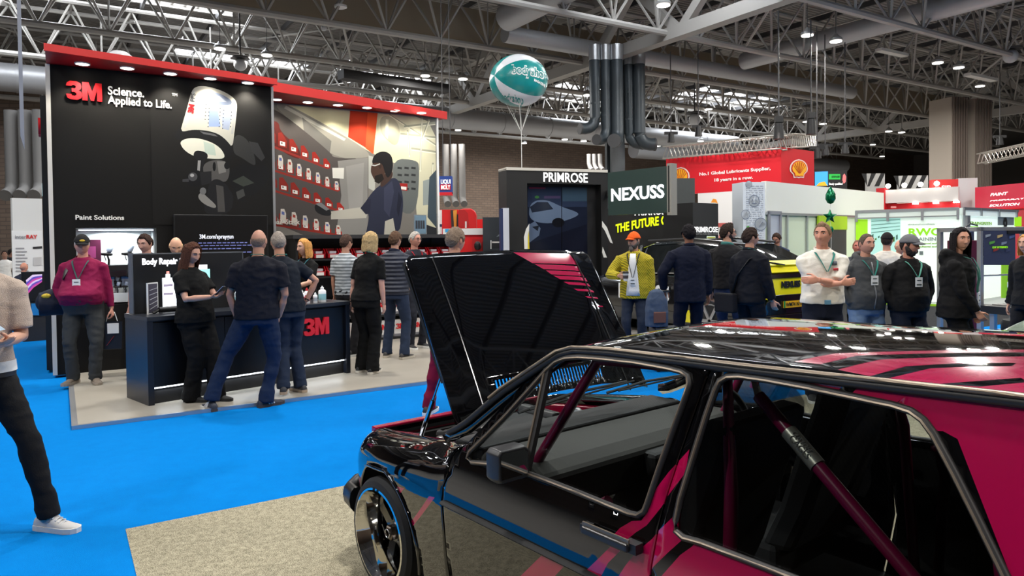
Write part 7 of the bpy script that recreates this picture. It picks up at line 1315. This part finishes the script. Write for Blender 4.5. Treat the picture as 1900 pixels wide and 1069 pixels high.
x = g.c(1788, 420)[0]; b.span((x-.1, -.12, 0), (x+.08, -.02, zh)); b.obj('frame_rail', ALU, g.t); g.text('TRAINGREEN', (1798, 417), (1839, 412), M('lime_ink', (1, 1, 1)), bold=.002); g.poly('photo_board', [(1851, 402), (1881, 402), (1881, 418), (1851, 418)], M('photo_mono', (120, 128, 128))); x, z = g.c(1864, 414); MB().lathe([(.05, 0), (.15, 0)], 16, (x, -.02, z), (0, -1, 0), cap=False).obj('tyre_print', BLACK, g.t); g.poly('lime_board', [(1882, 402), (1895, 402), (1895, 420), (1882, 420)], LIME); g.poly('lime_mark', [(1799, 420), (1815, 420), (1815, 426), (1799, 426)], RWG)
z = .55
for fc in (f, g): MB().span((0, -.9, 0), (fc.L, 0, .04)).obj('stand_floor', M('stand_floor_grey', (150, 152, 150), .5), fc.t); MB().span((0, -.93, 0), (fc.L, -.9, .06)).obj('lime_edge', LIMEP, fc.t)
# roll-up, workshop bench and tyre
f = Face('rollup_banner', 'lime roll-up banner with white RWC letters at the right edge', 'banner', 1859, 12.0, 1900, 12.0); x0, zb = f.c(1859, 553); zt = f.c(1859, 492)[1]; MB().span((0, 0, zb), (f.L, .02, zt)).obj('cloth', LIMEP, f.t); MB().span((0, -.05, 0), (f.L, .12, .08)).obj('base', ALU, f.t); MB().span((f.L/2-.02, .03, 0), (f.L/2+.02, .05, zb)).obj('stem', ALU, f.t); f.text('RWC', (1868, 533), (1897, 523), M('rollup_white', (240, 245, 235)), bold=.01)
f = Face('test_stand', 'silver test frame holding a dark poster at the right edge', 'display frame', 1820, 9.6, 1905, 9.9); zt = f.c(1860, 421)[1]; x = f.L; b = MB(); b.span((0, 0, 0), (.06, .06, zt)).span((0, 0, zt-.06), (x, .06, zt)).span((x-.06, 0, 0), (x, .06, zt)).span((0, .6, 0), (.06, .66, zt)).span((0, 0, zt-.06), (.06, .66, zt)).span((.06, .02, f.c(1860, 512)[1]), (x, .04, f.c(1860, 509)[1])); b.obj('frame', ALU, f.t, bevel=.004)
f.poly('dark_poster', [(1824, 428), (1884, 428), (1884, 492), (1824, 492)], M('poster_midnight', (52, 56, 80), .5), .0)
for k, c_ in enumerate(((150, 156, 160), (90, 160, 60), (170, 60, 50), (200, 170, 110), (130, 140, 160), (60, 64, 90), (96, 110, 150))): f.poly('poster_detail', [(1828+k*7.4, 436+(k*13 % 38)), (1838+k*7.4, 434+(k*13 % 38)), (1837+k*7.4, 438+(k*13 % 38)), (1828+k*7.4, 441+(k*13 % 38))], M('poster_tone%d' % k, c_), -.006)
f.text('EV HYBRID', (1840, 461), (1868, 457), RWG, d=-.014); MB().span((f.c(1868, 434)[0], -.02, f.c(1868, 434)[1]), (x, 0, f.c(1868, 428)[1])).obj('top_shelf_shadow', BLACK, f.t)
t = thing('work_bench', 'black work bench with silver legs at the right edge', 'bench', f.a + f.x*.0 - f.n*.62, f.rz); zb = 1.66-.78; zb = f.c(1860, 563)[1]; MB().span((-.1, 0, zb-.1), (1.0, .55, zb)).obj('bench_top', BLACK, t); b = MB()
for x in (-.05, .45): b.span((x, .05, 0), (x+.06, .11, zb-.1)).span((x, .4, 0), (x+.06, .46, zb-.1))
b.obj('leg_frame', ALU, t); MB().tube([(-.1, .2, zb+.08), (.1, .2, zb+.1), (.25, .2, zb+.02)], .025, 8).obj('black_hose', RUBBER, t, 50)
b = MB()
for k in range(9): b.span((.05+k*.1, .05, zb), (.11+k*.1, .5, zb+.015))
b.obj('slatted_tray', M('tray_grey', (130, 128, 126), .4), t)
t = thing('tyre_stack', 'stacked black tyre under the work bench at the right edge', 'tyre', at(1893, 590, 10.6)+Vector((.1, 0, 0))); t.location.z = 0
for k in range(2): MB().lathe([(.2, .02), (.3, 0), (.325, .05), (.325, .15), (.3, .2), (.2, .18)], 26, (0, 0, k*.2)).obj('tyre', RUBBER, t, 30)
f = Face('tool_trolley', 'maroon tool cabinet behind the woman in the black hoodie', 'cabinet', 1795, 10.6, 1818, 10.6); zt = f.c(1806, 446)[1]; MB().span((0, 0, 0), (f.L, .5, zt)).obj('cabinet_body', M('cabinet_maroon', (78, 16, 40), .4), f.t, bevel=.01); MB().span((0, .1, zt+.0), (f.L-.02, .16, zt+.16)).obj('dark_tablet', M('tablet_slate', (50, 58, 80), .4), f.t); MB().tube([(.1, .2, zt), (.1, .2, zt+.2), (.17, .2, zt+.25), (.28, .2, zt+.22)], .012, 6).obj('bent_hose', BLACK, f.t, 50); MB().span((.01, -.01, zt*.45), (f.L-.01, 0, zt*.47)).obj('drawer_gap', BLACK, f.t)
# grey car nose at the lower right
t = thing('silver_car', 'corner of a pale green-grey car bonnet at the lower right edge', 'car', (4.75, 5.9, 0), .5); b = MB(); b.loft([[Vector((x, y, z)) for y, z in ((-.8, .25), (-.8, zt_-.1), (-.6, zt_), (.6, zt_), (.8, zt_-.1), (.8, .25))] for x, zt_ in ((-.35, .62), (-.1, .80), (.6, .93), (1.4, 1.0))]); b.obj('bonnet_body', M('silver_green', (150, 170, 150), .2, .6, coat=.6), t, 40, bevel=.03); MB().add([(1.4, -.6, 1.0), (1.4, .6, 1.0), (2.0, .55, 1.35), (2.0, -.55, 1.35)], [(0, 1, 2, 3)]).obj('windscreen', SG, t)
for sx in (.3,):
    for sy in (-.75, .75): MB().lathe([(.18, -.1), (.3, -.1), (.31, 0), (.3, .1), (.18, .1)], 24, (sx, sy, .31), (0, 1, 0)).obj('wheel', RUBBER, t, 30)
# --- far red stands ------------------------------------------------------------------------
f = Face('far_stand', 'far red and white stand with spotlights and a small red SIP sign', 'stand', 1643, 27, 1778, 25.5); MB().span((0, 0, f.c(1700, 375)[1]), (f.L, .3, f.c(1700, 350)[1])).obj('white_fascia', M('fascia_grey_white', (206, 202, 200), .6), f.t); MB().span((0, .3, 0), (f.L, .5, f.c(1700, 386)[1]+.2)).obj('red_back_wall', SRED, f.t); MB().span((-.3, -.1, 0), (0, .5, f.c(1643, 349)[1])).obj('red_post', M('lubricant_red_side', (1, 1, 1)), f.t); f.poly('logo_print', [(1653, 383), (1663, 383), (1663, 386), (1653, 386)], M('logo_pink', (230, 150, 150)))
for k in range(3): x = f.c(1698+k*38, 380)[0]; MB().lathe([(.1, 0), (.1, .05)], 12, (x, .05, f.c(1700, 379)[1])).obj('downlight', DL, f.t); light('spot', 'SPOT', (x, .05, f.c(1700, 381)[1]), 40, (1, .95, .9), .08, spot=2.2, parent=f.t)
for k in range(4): x = f.c(1649+k*30, 348)[0]; MB().ball((x, -.1, f.c(1690, 346)[1]+.05), .09, 10, 6).obj('spot_lamp', DL, f.t)
g = Face('far_sign_box', 'small red sign box reading SIP beside a pale column', 'sign', 1729, 26.2, 1778, 26); MB().span((0, 0, g.c(1750, 354)[1]), (g.L, .3, g.c(1750, 333)[1])).obj('red_panel', M('sip_red', (206, 44, 44), .5), g.t); g.text('SIP', (1747, 352), (1764, 344), lit('sign_white', (1, 1, 1)), bold=.01); g.text('GO', (1734, 352), (1744, 346), M('logo_pink', (1, 1, 1)), bold=.01); x = g.L; MB().span((x, 0, 0), (x+.62, .5, g.c(1778, 331)[1])).obj('pale_column', M('column_grey_white', (200, 198, 200), .6), g.t)
f = Face('paint_sign', 'magenta red sign reading PAINT PREPARATION SOLUTION at the right edge', 'sign', 1809, 25.5, 1925, 23); x = f.L; q0, q1 = f.c(1809, 392)[1], f.c(1809, 348)[1]; MB().span((0, 0, q0-.0), (x, .3, q1)).obj('sign_panel', M('paint_red', (206, 40, 70), .5), f.t); MB().span((0, -.01, q0), (x, 0, q0+.05)).obj('red_edge', SRED, f.t); MB().span((0, .05, 0), (x, .25, q0)).obj('stand_below', M('stand_pale_red', (190, 60, 70), .6), f.t)
PWT = lit('sign_white', (1, 1, 1))
f.text('PAINT', (1838, 364), (1871, 356), PWT, bold=.012, shear=.25); f.text('PREPARATION', (1837, 374), (1930, 365), PWT, bold=.012, shear=.25); f.text('SOLUTION', (1836, 384), (1893, 376), PWT, bold=.012, shear=.25)
# --- far backdrop pieces ---------------------------------------------------------------------
f = Face('video_wall', 'far bright video screen with a blue sky picture and green panel', 'screen', 1511, 33, 1572, 33); x0, z0 = f.c(1511, 345); z1 = f.c(1511, 317)[1]; MB().span((0, 0, 0), (f.L, .3, z1)).obj('housing', M('video_black', (30, 30, 34), .5), f.t); f.poly('sky_picture', [(1512, 319), (1536, 318), (1536, 345), (1512, 345)], lit('video_sky', (60, 160, 226), .9)); f.poly('yellow_digger', [(1514, 345), (1520, 339), (1530, 337), (1535, 345)], lit('video_yellow', (226, 170, 40), .8), -.02); f.poly('green_panel', [(1538, 323), (1559, 323), (1559, 333), (1538, 333)], lit('video_green', (40, 180, 70), .7)); f.text('BODYSHOP ACADEMY', (1543, 330), (1558, 326), M('video_dark_green', (10, 90, 40)), bold=.01); f.text('Study qualified', (1538, 343), (1563, 339), lit('sign_white', (1, 1, 1)), bold=.01); f.poly('pink_badge', [(1564, 325), (1567, 322), (1570, 328), (1569, 338), (1565, 341), (1563, 334)], lit('video_pink', (226, 120, 120), .6))
for (pa, pb, ya, yb, lab) in ((1609, 1642, 322, 346, 'left'), (1668, 1722, 326, 350, 'right')):
    f = Face('striped_panel', 'far panel with black and white diagonal stripes, %s of two' % lab, 'panel', pa, 36, pb, 36); z0 = f.c(pa, yb)[1]; z1 = f.c(pa, ya)[1]; h = z1-z0; MB().span((0, 0, 0), (f.L, .2, z1)).obj('board', M('zebra_white', (186, 186, 184), .6), f.t); b = MB(); k = -.6
    while k < f.L-.45: b.prism([(max(0, k), z0), (max(0, k+.24), z0), (min(f.L, k+.24+h*.5), z1), (min(f.L, k+h*.5), z1)], lambda x, z, t: Vector((x, -.01+t, z)), 0, .006); k += .48
    b.obj('black_stripes', M('zebra_black', (26, 26, 28), .6), f.t)
f = Face('blue_banner', 'small hanging blue banner reading LIQUI MOLY', 'sign', 812, 19, 840, 19); x0, z0 = f.c(812, 359); z1 = f.c(812, 327)[1]; MB().span((0, 0, z0), (f.L, .3, z1)).obj('blue_panel', M('banner_blue', (30, 66, 150), .5), f.t); MB().span((0, -.01, z0-.05), (f.L, .3, z0+.03)).obj('red_skirt', SRED, f.t); f.text('LIQUI', (818, 341), (836, 333), lit('sign_white', (1, 1, 1)), bold=.012); MB().span((f.c(817, 350)[0], -.012, f.c(817, 352.5)[1]), (f.c(836, 350)[0], -.004, f.c(817, 342.5)[1])).obj('red_field', SRED, f.t); f.text('MOLY', (818.5, 351.5), (835.5, 343.5), lit('sign_white', (1, 1, 1)), d=-.02, bold=.012); MB().tube([(f.L*.4, .15, z1), (f.L*.4, .15, 8.6)], .012, 5).tube([(f.L*.9, .15, z1), (f.L*.9, .15, 8.6)], .012, 5).obj('hanging_wire', DSTEEL, f.t)
f = Face('red_machine', 'red workshop machine with a rounded arch top behind the shelf unit', 'machine', 851, 17, 884, 17); zt = f.c(868, 387)[1]; L = f.L
MB().prism([(0, 0), (L, 0), (L, zt-.15), (L-.04, zt-.05), (L-.12, zt), (.12, zt), (.0, zt-.03)], lambda x, z, t: Vector((x, t, z)), 0, .5).obj('housing', M('machine_red', (214, 34, 36), .35), f.t, bevel=.02); f.poly('dark_recess', [(851, 389), (862, 389), (868, 396), (871, 422), (851, 422)], M('machine_red_dark', (186, 28, 30), .4)); f.poly('white_mark', [(863, 411), (866, 411), (866, 423), (863, 423)], WHITE, -.02)
f = Face('red_cabinet', 'red cabinet with black and yellow cables left of the arched machine', 'cabinet', 813, 17.4, 851, 17.4); zt = f.c(830, 389)[1]; MB().span((0, 0, 0), (f.L, .5, zt)).obj('cabinet_body', M('machine_red', (1, 1, 1)), f.t); f.poly('white_edge', [(812, 390), (820, 390), (820, 434), (812, 434)], WHITE); f.poly('black_bundle', [(836, 390), (843, 390), (842, 424), (838, 424)], M('cable_dark', (50, 44, 42), .6), -.04, .04); f.poly('yellow_bundle', [(841, 391), (848, 390), (847, 424), (843, 424)], M('cable_yellow', (214, 150, 50), .6), -.06, .06); f.poly('black_bundle', [(848, 398), (851, 398), (851, 424), (848, 424)], M('cable_dark', (1, 1, 1)), -.05, .05); f.poly('navy_band', [(812, 416), (820, 416), (820, 421), (812, 421)], M('panel_navy', (1, 1, 1)), -.02)
f = Face('white_counter', 'white counter with a blue stripe in front of the red machines', 'counter', 822, 15.9, 898, 15.9); z1 = f.c(860, 424)[1]; z0 = f.c(860, 436)[1]; MB().span((0, 0, z0), (f.L, .4, z1)).obj('counter_band', WHITE, f.t); f.poly('blue_strip', [(826, 425), (848, 425), (843, 431), (826, 431)], M('strip_blue', (60, 160, 214))); MB().span((0, .05, 0), (f.L, .4, z0)).obj('red_base', M('machine_red', (1, 1, 1)), f.t); MB().span((f.L*.72, -.08, 0), (f.L*.95, .0, z0-.1)).obj('red_unit', M('machine_red_dark', (1, 1, 1)), f.t); MB().ball((f.L*.85, -.12, f.c(888, 456)[1]), (.08, .05, .1), 10, 8).obj('black_knob', BLACK, f.t)
f = Face('red_low_wall', 'low bright red wall right of the arched machine', 'panel', 883, 18.5, 897, 18.5); f.full('board', 407, 890, M('machine_red', (1, 1, 1)), 0, .2)
# inflatable ball balloon
t = thing('advertising_balloon', 'large white and teal inflatable ball tethered above the black tower', 'balloon', at(962, 150, 16.2), 0); R_ = .655; b = MB(); n, m = 48, 30; ax = Vector((.93, -.25, -.1)).normalized(); ax = Vector((-.80, -.58, .06)).normalized(); e1 = Vector((0, 0, 1)).cross(ax).normalized(); e2 = ax.cross(e1)
vs = []; 
for i in range(m+1):
    t_ = math.pi*i/m
    for j in range(n): a = 2*math.pi*j/n; q = ax*math.cos(t_)+(e1*math.cos(a)+e2*math.sin(a))*math.sin(t_); vs.append(Vector((q.x*R_, q.y*R_, q.z*R_*.88)))
fs = []; mi = []
for i in range(m):
    for j in range(n): fs.append((i*n+j, i*n+(j+1) % n, (i+1)*n+(j+1) % n, (i+1)*n+j)); mi.append(1 if (j+6) % 16 < 11 else 0)
b.add(vs, fs); b.m = mi; b.obj('ball_skin', [M('balloon_white', (222, 228, 236), .3, coat=.3), M('balloon_teal', (20, 140, 140), .3, coat=.3)], t, 80)
def curved_text(s, x0, z0, size, mat, nm, lift, wdt, bold, tilt=.07):
    o = text(nm, s, (0, 0, 0), (1, 0, 0), (0, 0, 1), size, mat, t, .001, bold); n_ = len(o.data.vertices); co = np.empty(n_*3); o.data.vertices.foreach_get('co', co); co = co.reshape(-1, 3); hi = co[:, 0].max(); out = []
    for p_ in co:
        x = x0+p_[0]/hi*wdt; z = z0+p_[2]-p_[0]/hi*tilt; r2 = max(.0001, R_**2-x*x-(z/.88)**2); out.append((x*(1+lift), -math.sqrt(r2)*(1+lift)+p_[1]*.2, z*(1+lift)))
    o.data.vertices.foreach_set('co', np.array(out).ravel()); o.data.update()
curved_text('bodyshop', -.15, .02, .27, M('balloon_ink_white', (240, 244, 244), .4), 'lettering_outline', .006, .82, .022); curved_text('bodyshop', -.14, .025, .26, M('balloon_teal', (1, 1, 1)), 'lettering', .016, .78, .002); curved_text('MAGAZINE', .33, -.13, .07, M('balloon_ink_white', (1, 1, 1)), 'lettering', .008, .26, .004); curved_text('bodyshop', -.40, -.46, .17, M('balloon_teal', (1, 1, 1)), 'lettering', .006, .5, .006, .10)
zk = at(966, 245, 16.2).z-t.location.z; 
for x, y in ((-.3, -.1), (-.2, .2), (0, -.35), (.25, -.1), (.3, .2), (.05, .3)): MB().tube([(x, y, -math.sqrt(max(0, R_**2-x*x-y*y))*.86), (.05, 0, zk)], .006, 5).obj('tether', M('cord_white', (214, 214, 210), .6), t)
MB().tube([(.05, 0, zk), (.05, 0, 3.2-t.location.z)], .009, 5).obj('tether', M('cord_white', (1, 1, 1)), t)
# --- left background ------------------------------------------------------------------------
f = Face('white_stand', 'white stand wall with an interRAY poster at the far left', 'stand', 5, 17, 80, 17.6); zt = f.c(50, 368)[1]; MB().span((f.c(23, 400)[0], 0, 0), (f.L, .15, zt)).obj('wall_panel', M('wall_soft_white', (214, 216, 216), .6), f.t); MB().span((f.c(21, 430)[0], -.04, 0), (f.c(77, 430)[0], -.01, f.c(50, 428)[1])).obj('poster_board', M('poster_white', (226, 228, 230), .5), f.t); f.text('inter', (27, 443), (47, 436), M('poster_grey', (150, 150, 154)), d=-.055, bold=.002); f.text('RAY', (48, 443), (68, 436), M('poster_red', (206, 40, 44)), d=-.055, bold=.012)
for k in range(8): f.poly('poster_lines', [(28, 460+k*6), (44+(k*5 % 9), 460+k*6), (44+(k*5 % 9), 462+k*6), (28, 462+k*6)], M('poster_grey', (1, 1, 1)), -.055)
f.poly('dark_lamp_print', [(60, 458), (77, 457), (77, 461), (60, 462)], M('rack_dark', (1, 1, 1)), -.055); f.poly('device_print', [(61, 478), (76, 477), (76, 492), (61, 493)], M('device_grey', (190, 190, 192)), -.055)
f = Face('display_screen', 'television showing pink and purple streaks at the far left', 'television', 38, 12.5, 80, 12.7); x0, z0 = f.c(38, 560); z1 = f.c(38, 505)[1]; MB().span((0, 0, z0), (f.L+.1, .12, z1)).obj('casing', BLACK, f.t); p_ = lit('tv_pink', (190, 70, 150), .6)
for k in range(6): f.poly('shown_streak', [(48, 545-k*5), (60, 530-k*4), (78, 520-k*2.2), (78, 523-k*2.2), (62, 534-k*4), (49, 549-k*5)], (p_, lit('tv_purple', (90, 70, 170), .6), lit('tv_pale', (210, 190, 220), .6))[k % 3], -.01)
MB().span((.0, .02, 0), (f.L+.1, .4, z0)).obj('stand_cabinet', M('cabinet_brown_black', (40, 38, 38), .5), f.t); f.poly('blue_band', [(58, 563), (80, 563), (80, 585), (58, 585)], M('band_blue', (30, 130, 200)), -.01)
x, y = pos(42, 14.5); person('bald person seen from behind near the far left television', x, y, PI, 1.32, skin=(206, 140, 116), hair={'c': (150, 110, 96), 't': .003, 'bald': 1}, top={'k': 'tee', 'c': (40, 44, 60)}, legs={'c': BLK}, vox=.012, hand_detail=False)
x, y = pos(8, 20); person('person in a white shirt far behind at the left edge', x, y, .6, 1.55, skin=(150, 110, 92), hair={'c': (40, 32, 30)}, top={'k': 'tee', 'c': (226, 226, 224)}, legs={'c': (40, 46, 60)}, vox=.012, hand_detail=False)
x, y = pos(19, 21.5); person('person in dark clothes far behind beside the interRAY poster', x, y, 2.4, 1.6, skin=(140, 100, 84), hair={'c': (30, 26, 26)}, top={'k': 'long', 'c': (34, 34, 38)}, legs={'c': BLK}, vox=.012, hand_detail=False)
